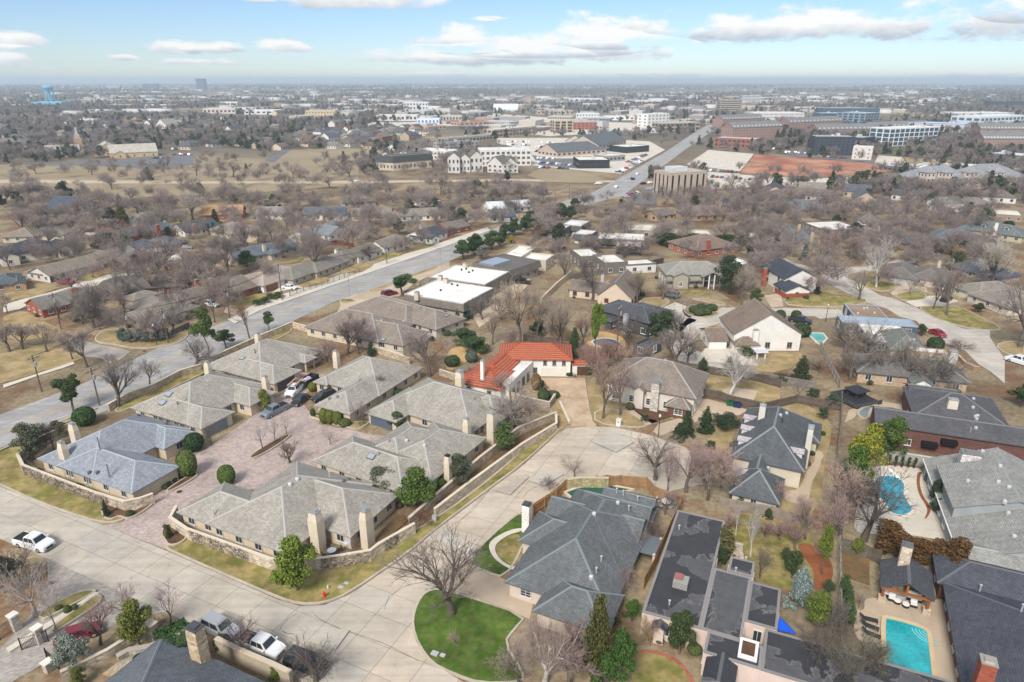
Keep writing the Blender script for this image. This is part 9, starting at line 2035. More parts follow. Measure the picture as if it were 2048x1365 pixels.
# corner house at the bottom edge (roof and stone chimney only reach into view)
A_,B2,C2=CORNER['a'],CORNER['b'],CORNER['c']
build_house(dict(l='slate-roofed house with tan stone chimney at the bottom edge',x=B2[0],y=B2[1],a=math.atan2(C2[1]-B2[1],C2[0]-B2[0]),rc=(.15,.165,.18),wc=(.6,.52,.42),cc=(.2,.21,.22),
 w=[('h',-5.5,12.0,-16.0,.5,3.2,.55)],d=[('C',1.6,-0.6,8.2,1.5,1.2,'ledge_stone',(.55,.43,.28),2.0,.15,(.12,.12,.13))]))
# small far houses and stores, every one its own object with wall and roof
def hv(k):
 def fn():
  g=random.Random(k);L_,W_=g.uniform(13,19),g.uniform(9,12);h=g.choice((3.0,3.0,5.2));ty=g.choice(('h','ge','ge'));sl=g.uniform(.5,.8)
  mb=MB();mb.box(-L_/2+.4,-W_/2+.4,0,L_/2-.4,W_/2-.4,h,bottom=False)
  if ty=='ge':
   for x in (-L_/2+.4,L_/2-.4):mb.poly([(x,-W_/2+.4,h),(x,0,h+W_/2*sl-.1),(x,W_/2-.4,h)])
  r,_=wing_roof((ty,-L_/2,L_/2,-W_/2,W_/2,h+.05,sl))
  w=MB()
  for i in range(4):
   x=-L_/2+L_*(i+.5)/4
   for z in ([.9] if h<4 else [.9,3.5]):w.box(x-.6,-W_/2+.3,z,x+.6,-W_/2+.45,z+1.3);w.box(x-.6,W_/2-.45,z,x+.6,W_/2-.3,z+1.3)
  return mb.mesh('wall',['stucco']),r.mesh('roof',['far_shingle','paint']),w.mesh('window',['glass'])
 return shared(('hv',k),fn)
def sv(k):
 def fn():
  g=random.Random(k+77);L_,W_,h=g.uniform(26,55),g.uniform(18,30),g.choice((4.5,5,6,7,9));mb=MB();mb.box(-L_/2,-W_/2,0,L_/2,W_/2,h,bottom=False)
  r=MB();r.box(-L_/2+.4,-W_/2+.4,h-.1,L_/2-.4,W_/2-.4,h+.12)
  for q in range(4):x,y=g.uniform(-.4,.4)*L_,g.uniform(-.35,.35)*W_;r.box(x,y,h+.121,x+2.5,y+2,h+1.4)
  w=MB();n=int(L_/4)
  for i in range(n):x=-L_/2+L_*(i+.5)/n;w.box(x-1.2,-W_/2-.06,.8,x+1.2,-W_/2+.05,3.0)
  return mb.mesh('wall',['stucco']),r.mesh('roof',['membrane']),w.mesh('window',['glass'])
 return shared(('sv',k),fn)
HR=[(.085,.085,.09),(.12,.12,.125),(.16,.135,.115),(.20,.18,.155),(.10,.11,.125),(.24,.21,.18),(.14,.10,.08)]
HW=[(.66,.63,.57),(.6,.5,.38),(.32,.13,.09),(.45,.36,.27),(.7,.68,.65)]
SR=[(.5,.5,.48),(.46,.45,.43),(.55,.53,.5),(.40,.39,.38),(.26,.26,.26),(.48,.44,.39)]
SW=[(.5,.47,.42),(.45,.38,.3),(.55,.53,.5),(.34,.23,.17),(.3,.29,.28),(.5,.43,.35)]
def pip(P,poly):
 c=np.zeros(len(P),bool);n=len(poly)
 for i in range(n):
  (x0,y0),(x1,y1)=poly[i-1],poly[i]
  if y0==y1:continue
  c ^=((y0>P[:,1]) !=(y1>P[:,1])) & (P[:,0]<(x1-x0)*(P[:,1]-y0)/(y1-y0)+x0)
 return c
KEEP={'parkland','open_field','park_road','car_park','old_tennis_court','red_earth_lot','cross_road','sports_field','dry_field','promenade','shopping_car_park','vacant_lot','street_lot','far_street'}
FILL=[];OCC=[(B_['x'],B_['y'],max(B_['L'],B_['W'])*.75) for B_ in BLOCKS]+[(H['x'],H['y'],16) for H in HOUSES];gf=random.Random(3)
OPENP=[s_['p'] for s_ in SHEETS if s_['n'] in KEEP and s_['n'] !='far_street']+[Rd['p'] for Rd in ROADS[:2]]
def fill(n,k0,k1,y0,y1,kind,grp,rad):
 """n buildings in the wedge x/y = k0..k1, y = y0..y1, clear of lots, roads and each other"""
 done=0
 for _ in range(n*60):
  if done>=n:break
  u=gf.random()**1.5;y=1/(1/y0+(1/y1-1/y0)*u) if y1>y0*1.6 else gf.uniform(y0,y1);x=y*gf.uniform(k0,k1);P=np.array([[x,y]])
  if any(pip(P,p)[0] for p in OPENP) or any(math.hypot(x-a,y-b)<r+rad for a,b,r in OCC):continue
  OCC.append((x,y,rad));FILL.append((kind,x,y,gf.choice((-.45,1.12))+gf.uniform(-.15,.15),gf.randrange(1000),grp));done+=1
fill(125,-.72,-.23,640,1350,'house','far suburb houses',11)
fill(48,-.26,-.11,650,930,'house','close-packed far suburb houses',10)
fill(105,-.30,.30,900,2900,'store','far business district buildings',20)
fill(38,.27,.72,1420,3900,'store','distant buildings beyond the apartments',26)
fill(25,-.72,-.23,1780,3900,'store','distant warehouses beyond the suburb',30)
fill(14,.35,.72,335,400,'house','houses in the wooded right streets',11)
ORD=['leftmost','second from left','third from left','fourth from left','fifth from left','sixth from left','seventh from left','eighth from left','ninth from left','tenth from left','eleventh from left','twelfth from left','thirteenth from left','fourteenth from left','fifteenth from left','sixteenth from left']
def name_all(things):
 """labels: what it is, which side of which landmark it stands on, and its order among look-alikes there"""
 groups={}
 for T_ in things:
  if T_.get('l'):continue
  R_=min(REFS,key=lambda q:max(0,math.hypot(T_['x']-q[1],T_['y']-q[2])-q[3]*.8));dx_,dy_=T_['x']-R_[1],T_['y']-R_[2];d=math.hypot(T_['x'],T_['y'])
  f,r=(dx_*T_['x']+dy_*T_['y'])/d,(dx_*T_['y']-dy_*T_['x'])/d
  rel=('behind' if f>0 else 'in front of') if abs(f)>abs(r)*.9 else ('right of' if r>0 else 'left of')
  groups.setdefault((T_['d'],rel,R_[0]),[]).append(T_)
 for (d,rel,ref),ts in groups.items():
  ts.sort(key=lambda q:q['x']/q['y'])
  for i,T_ in enumerate(ts):T_['l']=f'{d} {rel} {ref}'+('' if len(ts)==1 else ', '+('rightmost' if i==len(ts)-1 else ORD[min(i,15)]))
HRN=['black-roofed','dark-roofed','brown-roofed','taupe-roofed','slate-roofed','tan-roofed','dark brown roofed'];HWN=['white','tan','red brick','brown','pale']
SRN=['white-roofed','pale-roofed','white-roofed','grey-roofed','dark grey roofed','cream-roofed'];SWN=['cream','tan','white','brown','grey','sand']
FT=[]
for (kind,x,y,a,sd_,grp) in FILL:
 g=random.Random(sd_);i,j=g.randrange(len(HW if kind=='house' else SW)),g.randrange(len(HR if kind=='house' else SR));FT.append(dict(x=x,y=y,i=i,j=j,v=g.randrange(9),d=(HRN[j]+' '+HWN[i]+' far house') if kind=='house' else (SRN[j]+' '+SWN[i]+' distant building')))
name_all(FT)
for (kind,x,y,a,sd_,grp),q in zip(FILL,FT):
 lab=q['l'];r=empty('house' if kind=='house' else 'building',(x,y,0),a);tag(r,lab,'house' if kind=='house' else 'building',grp)
 wm_,rm_,gm_=hv(q['v']) if kind=='house' else sv(q['v'])
 put('wall',wm_,r,color=(HW if kind=='house' else SW)[q['i']]);put('roof',rm_,r,color=(HR if kind=='house' else SR)[q['j']]);put('window',gm_,r,color=GLASS_C)['kind']='stuff'
# water tower
wt=empty('water_tower',(TOWER[0],TOWER[1],0));tag(wt,'pale blue water tower on slender legs at the left horizon','water tower');BLU=(.16,.48,.68)
mb=MB();zt=46.0;rr=13.5
mb.tube([(0,0,zt-12),(0,0,zt-10.5),(0,0,zt-7),(0,0,zt-3),(0,0,zt-.8),(0,0,zt)],[7,11.5,rr,rr*.96,rr*.62,.5],24);mb.build('tank','paint',wt,BLU)
for k in range(10):
 a=2*math.pi*k/10;mb=MB();mb.tube([(math.cos(a)*12,math.sin(a)*12,0),(math.cos(a)*11.2,math.sin(a)*11.2,zt-9)],.75,6);mb.build('leg','paint',wt,BLU)
mb=MB();mb.tube([(0,0,0),(0,0,zt-11)],2.2,10);mb.build('riser','paint',wt,BLU)
# ================================================================ POOLS, WALLS, STREET FURNITURE
for k,(lab,pl,col,sm,cop) in enumerate(POOLS):
 pts=ccw(smooth_closed(pl,sm) if sm else pl);cx,cy=pts[0];rel=[(a-cx,b-cy) for a,b in pts];zz=.26
 po=empty('swimming_pool',(cx,cy,0));tag(po,lab,'pool')
 mb=MB();mb.poly([(a,b,zz) for a,b in rel]);mb.build('water','pool_water',po,col)
 mb=MB();ribbon(mb,rel,.5,0,zz+.09,True);mb.build('coping','stucco',po,cop)
 if k==0:
  for q in range(4):
   mb=MB();r_=.7+q*.38;c=(STEPS[0]-cx,STEPS[1]-cy)
   ring=[(c[0]+math.cos(a)*r_*.95,c[1]+math.sin(a)*r_) for a in [2.7+i*.15 for i in range(15)]]
   ribbon(mb,ring,.1,zz-.02,zz+.012+.001*q);mb.build('step','stucco',po,(.25,.55,.55))
 if k==1:
  mb=MB();mb.box(-.3,-1.6,.42,.3,1.0,.5);mb.box(-.25,.2,0,.25,.9,.42);tag(mb.build('diving_board','paint',None,(.8,.8,.8),(DIVE[0],DIVE[1],0)),'white diving board at the kidney-shaped pool','diving board')
for F_ in FENCES:fence(F_)
for F_ in WALLS:wall(F_)
for (x,y,h,kind,lab,grp) in POLES:pole(x,y,h,{'wood':1.1,'lamp':-2.0,'black':0}[kind],lab,kind,grp)
wp=[P_ for P_ in POLES if P_[3]=='wood']
def wires(chain,lab):
 for i,(a,b) in enumerate(zip(chain[:-1],chain[1:])):
  for k,o in enumerate((-1.15,-.4,1.15)):
   ox,oy=math.cos(1.1)*o,math.sin(1.1)*o
   cable((a[0]+ox,a[1]+oy,a[2]-.3),(b[0]+ox,b[1]+oy,b[2]-.3),('left','middle','right')[k]+' of three power cables in the '+('nearest','second','third','farthest')[i]+' span '+lab,'power cables '+lab)
wires([wp[i] for i in (0,3,5,6,7)],'along the arterial road')
wires([wp[i] for i in (9,10,11,12)],'along the ranch row')
# driveway gate of the compound: two arched iron leaves between stone piers
def iron_leaf(parent,a,b,h0,h1):
 l=math.dist(a,b);mb=MB();n=int(l/.13)
 for k in range(n+1):
  t_=k/n;z=h0+(h1-h0)*math.sin(t_*math.pi/2);x,y=a[0]+(b[0]-a[0])*t_,a[1]+(b[1]-a[1])*t_;w_=.05 if k in (0,n) else .016
  mb.box(x-w_,y-w_,.08,x+w_,y+w_,z)
 o=mb.build('gate_bars','metal',parent,(.06,.065,.075));mb=MB()
 for f in (.1,.5):mb.tube([(a[0],a[1],f*h0+.05),(b[0],b[1],f*h0+.05)],.03,5)
 mb.tube([(a[0]+(b[0]-a[0])*k/8,a[1]+(b[1]-a[1])*k/8,h0+(h1-h0)*math.sin(k/8*math.pi/2)) for k in range(9)],.04,5);mb.build('gate_rail','metal',parent,(.06,.065,.075));return o
ga,gb=GATE;gt=empty('driveway_gate',(ga[0],ga[1],0));tag(gt,'arched dark iron gate across the pink brick driveway','gate')
d_=(gb[0]-ga[0],gb[1]-ga[1]);mid=(d_[0]/2,d_[1]/2)
iron_leaf(gt,(0,0),mid,1.5,2.1);iron_leaf(gt,d_,(mid[0]*1.02,mid[1]*1.02),1.5,2.1)
mb=MB();n_=20;mb.tube([(mid[0]*.9+math.cos(2*math.pi*k/n_)*d_[0]*.09,mid[1]*.9+math.cos(2*math.pi*k/n_)*d_[1]*.09,1.25+.42*math.sin(2*math.pi*k/n_)) for k in range(n_+1)],.03,5);mb.build('gate_ring','metal',gt,(.06,.065,.075))
for k,(x,y) in enumerate((ga,gb)):
 mb=MB();mb.box(-.45,-.45,0,.45,.45,2.1);pr=empty('gate_pier',(x+(-.5 if k==0 else .5),y+(.2 if k==0 else-.2),0),R(-26));tag(pr,'pale stone gate pier, %s of the pink driveway' % ('left' if k==0 else 'right'),'pier')
 mb.build('shaft','ledge_stone',pr,(.56,.48,.37));mb=MB();mb.box(-.53,-.53,2.102,.53,.53,2.25);mb.build('cap','stucco',pr,(.62,.55,.45))
for k,(x,y) in enumerate(PIERS):
 pr=empty('gate_pier',(x,y,0),R(-26));tag(pr,('white-capped pier at the left end of the garden railing','white-capped pier beside the bare tree at the paver driveway','pale pier at the foot of the driveway gate')[k],'pier')
 mb=MB();mb.box(-.4,-.4,0,.4,.4,2.1 if k<2 else 1.2);mb.build('shaft','ledge_stone',pr,(.5,.45,.38));mb=MB();mb.box(-.5,-.5,2.102 if k<2 else 1.202,.5,.5,2.3 if k<2 else 1.35);mb.build('cap','stucco',pr,(.68,.64,.57))
for k,(a,b) in enumerate(GATES2):fence(dict(p=[a,b],h=1.7,k='iron',col=(.04,.04,.045),l=('black iron railing cut by the left edge','black iron railing between the white-capped piers','black iron gate leaf beside the pale blue-green shrub')[k],n='iron_railing',c='railing'))
def lathe(name,prof,material,parent,color,loc,n=12):mb=MB();mb.tube([(0,0,z) for _,z in prof],[r for r,_ in prof],n);return mb.build(name,material,parent,color,loc)
hy=empty('fire_hydrant',(HYDRANT[0],HYDRANT[1],.1));tag(hy,'red fire hydrant on the corner lawn','hydrant');RD=(.62,.03,.015)
lathe('barrel',[(.2,0),(.2,.06),(.13,.07),(.13,.55),(.17,.56),(.17,.62)],'paint',hy,RD,(0,0,0));lathe('bonnet',[(.16,.62),(.13,.76),(.05,.84),(.05,.9)],'paint',hy,RD,(0,0,0))
for s_ in (-1,1):mb=MB();mb.tube([(0,0,.45),(s_*.24,0,.45)],.07,8);mb.build('nozzle','paint',hy,RD)
for k,(x,y) in enumerate((MAILBOX,MAILBOX2)):
 mbx=empty('mailbox',(x,y,.05),R(-26));tag(mbx,('white brick mailbox pillar at the curved walk','pale stone mailbox pillar by the mulched trees')[k],'mailbox')
 mb=MB();mb.box(-.4,-.35,0,.4,.35,1.35);mb.build('pillar','brick',mbx,(.7,.67,.62));mb=MB();mb.box(-.46,-.41,1.352,.46,.41,1.45);mb.build('cap','stucco',mbx,(.66,.63,.58));mb=MB();mb.box(-.13,-.37,.85,.13,-.352,1.1);mb.build('door','metal',mbx,(.05,.05,.05))
for k,((x,y),c) in enumerate(BINS):
 bn=empty('wheelie_bin',(x,y,.03),R(-20));tag(bn,('leftmost green wheeled bin by the dark fence','right-hand green wheeled bin by the dark fence','left-hand blue wheeled bin by the dark fence','rightmost blue wheeled bin by the dark fence')[k],'bin')
 mb=MB();mb.frustum(-.33,-.35,.08,.33,.35,1.0,-.06,-.06);mb.build('body','paint',bn,c);mb=MB();mb.box(-.42,-.44,1.002,.42,.46,1.08);mb.build('lid','paint',bn,tuple(v*.8 for v in c))
 for s_ in (-.3,.3):mb=MB();mb.tube([(s_-.04,.36,.12),(s_+.04,.36,.12)],.12,10);mb.build('wheel','rubber',bn)
for k,(x,y) in enumerate(COVERS):tag(lathe('manhole_cover',[(.42,0),(.42,.055),(.30,.06),(.30,.066),(.02,.066)],'metal',None,(.12,.08,.06),(x,y,.0),18),('round manhole cover in the pink driveway','round manhole cover in the paver driveway','round manhole cover in the side street')[k],'manhole cover')
for k,(x,y) in enumerate(UTIL):
 ub=empty('utility_box',(x,y,.1),R(-24));tag(ub,('white meter post beside the red hydrant','left grey valve lid on the corner lawn','right grey valve lid on the corner lawn','larger pale utility box on the bright green lawn','smaller pale utility box on the bright green lawn','twin electric meters against the stone wall','grey-green utility box beside the dark green suv')[k],'utility box')
 hh=(.5,.08,.08,.18,.15,1.0,.5)[k];w_=(.08,.35,.3,.4,.28,.3,.45)[k];mb=MB();mb.box(-w_,-w_*.7,0,w_,w_*.7,hh);mb.build('housing','paint',ub,((.75,.75,.72),(.12,.14,.16),(.12,.14,.16),(.42,.48,.46),(.42,.48,.46),(.5,.5,.48),(.32,.38,.36))[k]);mb=MB();mb.box(-w_-.02,-w_*.7-.02,hh+.002,w_+.02,w_*.7+.02,hh+.03);mb.build('lid','paint',ub,(.4,.42,.41))
# patio of the corner house, fire pit, garden furniture
fp=empty('fire_pit',(FIREPIT[0],FIREPIT[1],.09));tag(fp,'dark round fire pit ringed with stones on the flagstone terrace','fire pit')
lathe('bowl',[(.3,0),(.62,.1),(.75,.35),(.7,.36),(.1,.3)],'metal',fp,(.05,.055,.06),(0,0,.12),16)
for k in range(16):a=k/16*6.283;mb=MB();mb.frustum(-.16,-.12,0,.16,.12,.2,.03,.03);mb.build('stone','rock',fp,(.30,.28,.26),(math.cos(a)*.95,math.sin(a)*.95,0),a)
def table(x,y,r,h,lab,col,n=4):
 o=empty('garden_table',(x,y,.05));tag(o,lab,'table');lathe('table_top',[(r,h-.04),(r,h)],'paint',o,col,(0,0,0),18);lathe('pedestal',[(.3,0),(.05,.06),(.05,h-.05)],'metal',o,(.05,.05,.05),(0,0,0))
def chair(x,y,a,lab,col,grp):
 o=empty('garden_chair',(x,y,.05),a);tag(o,lab,'chair',grp);mb=MB();mb.box(-.26,-.26,.4,.26,.26,.46);mb.build('seat','paint',o,col);mb=MB();mb.box(-.26,.22,.462,.26,.28,.95);mb.build('backrest','paint',o,col)
 for u in (-.23,.23):
  for v in (-.23,.23):mb=MB();mb.box(u-.02,v-.02,0,u+.02,v+.02,.4);mb.build('leg','metal',o,col)
table(SEATS[0],SEATS[1],.6,.75,'pale round table on the walled patio of the corner stucco house',(.5,.56,.6))
for k in range(4):a=k*1.57+.6;chair(SEATS[0]+math.cos(a)*1.1,SEATS[1]+math.sin(a)*1.1,a-1.57,'dark chair around the pale patio table',(.04,.045,.05),'chairs around the pale patio table')
for k,(ox,oy) in enumerate(((-2.6,1.2),(2.2,-.2))):
 ph=empty('patio_heater',(SEATS[0]+ox,SEATS[1]+oy,.05));tag(ph,'silver patio heater, %s of the pale patio table' % ('left' if k==0 else 'right'),'patio heater');lathe('stand',[(.28,0),(.24,.6),(.04,.65),(.04,2.1)],'metal',ph,(.4,.4,.4),(0,0,0));lathe('reflector',[(.5,2.1),(.48,2.16),(.05,2.28)],'metal',ph,(.7,.74,.76),(0,0,0),16)
table(TABLE[0],TABLE[1],.75,.74,'white table on the deck beside the green pool',(.75,.74,.72))
for k in range(5):a=k*1.26;chair(TABLE[0]+math.cos(a)*1.2,TABLE[1]+math.sin(a)*1.2,a-1.57,'pale chair around the white deck table',(.35,.5,.58) if k<2 else (.7,.7,.68),'chairs around the white deck table')
for k,(a,b) in enumerate(LOUNGERS):
 o=empty('sun_lounger',(a[0],a[1],.06),math.atan2(b[1]-a[1],b[0]-a[0]));tag(o,('dark sun lounger farthest up the pool terrace','middle dark sun lounger on the pool terrace','dark sun lounger nearest the bare trees on the terrace')[k],'sun lounger')
 mb=MB();mb.box(.6,-.32,.3,2.0,.32,.38);mb.build('seat','paint',o,(.035,.035,.04));mb=MB();mb.poly([(.6,-.32,.34),(.6,.32,.34),(0,.32,.8),(0,-.32,.8)]);mb.poly([(.6,.32,.30),(.6,-.32,.30),(0,-.32,.76),(0,.32,.76)]);mb.build('backrest','paint',o,(.035,.035,.04))
 for u in (.65,1.9):
  for v in (-.28,.28):mb=MB();mb.box(u-.03,v-.03,0,u+.03,v+.03,.3);mb.build('leg','metal',o,(.04,.04,.04))
for k,(x,y) in enumerate(SOFA):
 nm=('garden_sofa','garden_sofa','fire_table','footstool','footstool','garden_sofa','garden_sofa')[k]
 o=empty(nm,(x,y,.06),R(-27));tag(o,('white-cushioned sofa at the left post under the timber pavilion','white-cushioned sofa at the right under the timber pavilion','round grey fire table under the timber pavilion','left white-topped dark footstool under the pavilion','right white-topped dark footstool under the pavilion','white armchair left of the fire table under the pavilion','white armchair right of the footstools under the pavilion')[k],{'garden_sofa':'sofa','fire_table':'table','footstool':'footstool'}[nm])
 if nm=='garden_sofa':
  w_=.85 if k<2 else .42;mb=MB();mb.box(-w_,-.4,0,w_,.4,.38);mb.build('base','paint',o,(.035,.03,.03));mb=MB();mb.box(-w_+.06,-.36,.382,w_-.06,.3,.55);mb.build('cushion','stucco',o,(.75,.73,.7));mb=MB();mb.box(-w_+.06,.2,.552,w_-.06,.42,.95);mb.build('backrest','stucco',o,(.72,.7,.67))
 else:r_=.72 if k==2 else .42;lathe('base',[(r_,0),(r_,.38 if k>2 else .55)],'paint',o,(.035,.03,.03) if k>2 else (.42,.40,.37),(0,0,0),18);lathe('top',[(r_*.98,.381 if k>2 else .551),(r_*.9,.5 if k>2 else .62)],'stucco',o,(.75,.73,.7) if k>2 else (.5,.48,.45),(0,0,0),18)
# blue shade sail, garden fireplace, dumpster trailer, ladder rack, flag
mb=MB();x,y=TARP;mb.poly([(-1.1,1.0,2.3),(-.9,-1.0,1.2),(1.2,-1.2,.9),(.2,.1,1.5)]);mb.poly([(.2,.1,1.47),(1.2,-1.2,.87),(-.9,-1.0,1.17),(-1.1,1.0,2.27)]);tag(mb.build('shade_sail','paint',None,(.01,.09,.62),(x,y,0)),'bright blue shade sail behind the stained flat-roofed house','shade sail')
ff=empty('garden_fireplace',(FIREPLACE[0],FIREPLACE[1],0),R(-26));tag(ff,'stone garden fireplace on the lawn behind the flat-roofed house','fireplace')
mb=MB();mb.box(-1.2,-.5,0,1.2,.6,1.5);mb.build('hearth','ledge_stone',ff,(.45,.38,.29));mb=MB();mb.frustum(-.9,-.4,1.502,.9,.5,2.8,.35,.15);mb.box(-.5,-.22,2.802,.5,.32,3.5);mb.build('chimney','ledge_stone',ff,(.47,.4,.31));mb=MB();mb.box(-.5,-.53,.2,.5,-.49,1.0);mb.build('firebox','rubber',ff)
da,db=DUMP;tr=empty('dump_trailer',((da[0]+db[0])/2,(da[1]+db[1])/2,0),math.atan2(db[1]-da[1],db[0]-da[0]));tag(tr,'black dump trailer full of pale rubbish in the brick courtyard','trailer')
mb=MB()
for (x0,y0,x1,y1) in ((-2.2,-1,2.2,-.92),(-2.2,.92,2.2,1),(-2.2,-.92,-2.12,.92),(2.12,-.92,2.2,.92)):mb.box(x0,y0,.6,x1,y1,1.7)
mb.box(-2.12,-.92,.6,2.12,.92,.7);mb.build('box','paint',tr,(.03,.032,.04))
g=random.Random(2)
for k in range(26):mb=MB();s_=g.uniform(.2,.4);mb.frustum(-s_,-s_*.7,0,s_,s_*.7,s_,.05,.05);mb.build('rubbish_bag','paint',tr,g.choice(((.62,.6,.58),(.7,.68,.64),(.5,.45,.4),(.35,.3,.4))),(g.uniform(-1.9,.6),g.uniform(-.6,.6),1.25+g.uniform(-.2,.15)),g.uniform(0,3))
for u in (-.5,.5):
 for v in (-1.05,1.05):mb=MB();mb.tube([(u,v-.1,.36),(u,v+.1,.36)],.36,12);mb.build('wheel','rubber',tr)
# ================================================================ VEHICLES AND PLANTS
CT_=[];
def cname(c):
 r_,g_,b_=c;v_=max(c)
 if v_>.6:return 'white'
 if r_>2.5*g_:return 'red'
 if b_>1.7*r_ and v_>.05:return 'dark blue'
 return 'silver' if v_>.3 else 'dark grey' if v_>.08 else 'black'
for q in C_ROWS.split('\n')[1:]:
 v=q.split();L_=C_LAB[int(v[5])];k_=('sedan','suv','pickup','van')[int(v[0])];c_=C_COL[int(v[4])]
 CT_.append(dict(k=k_,x=float(v[1]),y=float(v[2]),a=float(v[3]),c=c_,lod=int(v[6]),g=L_[1],l=None if L_[1] else L_[0],d=cname(c_)+' '+{'sedan':'car','suv':'suv','pickup':'pickup'}[k_]))
name_all(CT_)
for q in CT_:
 C_=(q['k'],q['x'],q['y'],q['a'],q['c'],q['l'],q['lod'],q['g']);r=car(C_)
 if 'ladder rack' in C_[5]:
  for k in (-1,1):mb=MB();mb.box(-2.6,k*.7-.18,2.15,1.4,k*.7+.18,2.25);mb.build('ladder','wood',r,(.42,.25,.2))
  mb=MB();[mb.box(x_,-.95,2.05,x_+.08,.95,2.14) for x_ in (-2.2,-.4,1.0)];mb.build('rack','metal',r,(.6,.6,.6))
g=random.Random(8);TR=[]
for q in T_ROWS.split('\n')[1:]:
 v=q.split();nm,cat=T_NAME[int(v[7])];d=int(v[8])
 TR.append(dict(k=T_KIND[int(v[0])],x=float(v[1]),y=float(v[2]),h=float(v[3]),r=float(v[4]),c=T_COL[int(v[5])],b=T_COL[int(v[6])],n=nm,cat=cat,d=T_DESC[d] if d>=0 else None,l=T_LAB[-1-d] if d<0 else None))
# trees standing between the houses of the middle distance and in the park
HRECT=[]
for H in HOUSES:
 for w in H['w']:HRECT.append((H['x'],H['y'],math.cos(H['a']),math.sin(H['a']),w[1]-1,w[2]+1,w[3]-1,w[4]+1))
HARD=[s_['p'] for s_ in SHEETS if s_['m'] in ('drive_concrete','pale_concrete','asphalt','rust_concrete') or s_['n'] in ('open_field','red_earth_lot','vacant_lot','sports_field')]+[Rd['p'] for Rd in ROADS]
def free(x,y):
 for (hx,hy,ca,sa,a,b,c,d) in HRECT:
  u,v=(x-hx)*ca+(y-hy)*sa,-(x-hx)*sa+(y-hy)*ca
  if a<u<b and c<v<d:return False
 P=np.array([[x,y]])
 if any(pip(P,p)[0] for p in HARD):return False
 return all(math.hypot(x-f[1],y-f[2])>10 for f in FILL) and all(not (-2<(x-B_['x'])*math.cos(B_['a'])+(y-B_['y'])*math.sin(B_['a'])<B_['L']+2 and-2<-(x-B_['x'])*math.sin(B_['a'])+(y-B_['y'])*math.cos(B_['a'])<B_['W']+2) for B_ in BLOCKS)
MIDPTS=[]
for (n,k0,k1,y0,y1,ev,ind) in [(150,-0.72,0.02,400,560,4,26),(170,-0.72,-0.42,210,380,7,28),(150,-0.42,-0.1,230,385,6,20),(90,-0.1,0.06,290,390,6,14),(85,0.03,0.27,235,360,7,14),(200,0.25,0.72,300,400,8,28),(150,0.3,0.72,190,300,7,20),(40,-0.68,-0.42,150,215,2,10)]:
 done=0
 for _ in range(n*12):
  if done>=n:break
  y=g.uniform(y0,y1);x=y*g.uniform(k0,k1)
  if not free(x,y):continue
  done+=1;s_=.17+g.uniform(0,.1);h=g.choice((g.uniform(4.0,7.0),g.uniform(6.0,9.0),g.uniform(8.0,11.5)))
  if done>ind:MIDPTS.append((x,y,h));continue
  if done<=ev:TR.append(dict(k=g.choice(('round','cedar','olive')),x=x,y=y,h=h*.8,r=h*.34,c=g.choice(((.055,.085,.028),(.035,.055,.022),(.07,.09,.04))),b=(.13,.105,.085),n='evergreen_tree',cat='tree',d='evergreen tree',l=None))
  else:TR.append(dict(k=g.choice(('mid','midwide')),x=x,y=y,h=h,r=h*.55,c=(s_*1.08,s_*.88,s_*.8),b=(.13,.105,.085),n='bare_tree',cat='tree',d=g.choice(('bare grey tree','bare grey-brown tree','leafless grey tree')),l=None))
# low shrubs in the beds along the walls of the nearer houses
for H in HOUSES:
 if math.hypot(H['x'],H['y'])>215 or H.get('c'):continue
 ca,sa=math.cos(H['a']),math.sin(H['a'])
 for w in H['w'][:2]:
  for k in range(3):
   u=g.random();e_,n_=g.choice(((w[1]+(w[2]-w[1])*u,w[3]-.5),(w[2]+.4,w[3]+(w[4]-w[3])*u),(w[1]-.4,w[3]+(w[4]-w[3])*u)));x,y=H['x']+e_*ca-n_*sa,H['y']+e_*sa+n_*ca
   if any(a+1.0<e_<b-1.0 and c+1.0<n_<d-1.0 for (_,a,b,c,d,*_r) in H['w']) or any(pip(np.array([[x,y]]),p_)[0] for p_ in HARD):continue
   h=g.uniform(.6,1.5);kk=g.choice(('ball','ball','round','twigshrub'));TR.append(dict(k=kk,x=x,y=y,h=h,r=h*g.uniform(.5,.8),c=g.choice(((.05,.08,.025),(.08,.10,.03),(.04,.06,.02),(.10,.09,.05))) if kk !='twigshrub' else (.17,.12,.09),b=(.13,.105,.085),n='shrub',cat='shrub',d=g.choice(('low wall shrub','small bed shrub','small foundation shrub')),l=None))
name_all(TR)
for T_ in TR:tree((T_['k'],T_['x'],T_['y'],T_['h'],T_['r'],g.uniform(0,6.28),g.randrange(9),T_['c'],T_['b'],T_['l'],T_['n'],T_['cat'],T_['cat']+'s of the neighbourhood'))
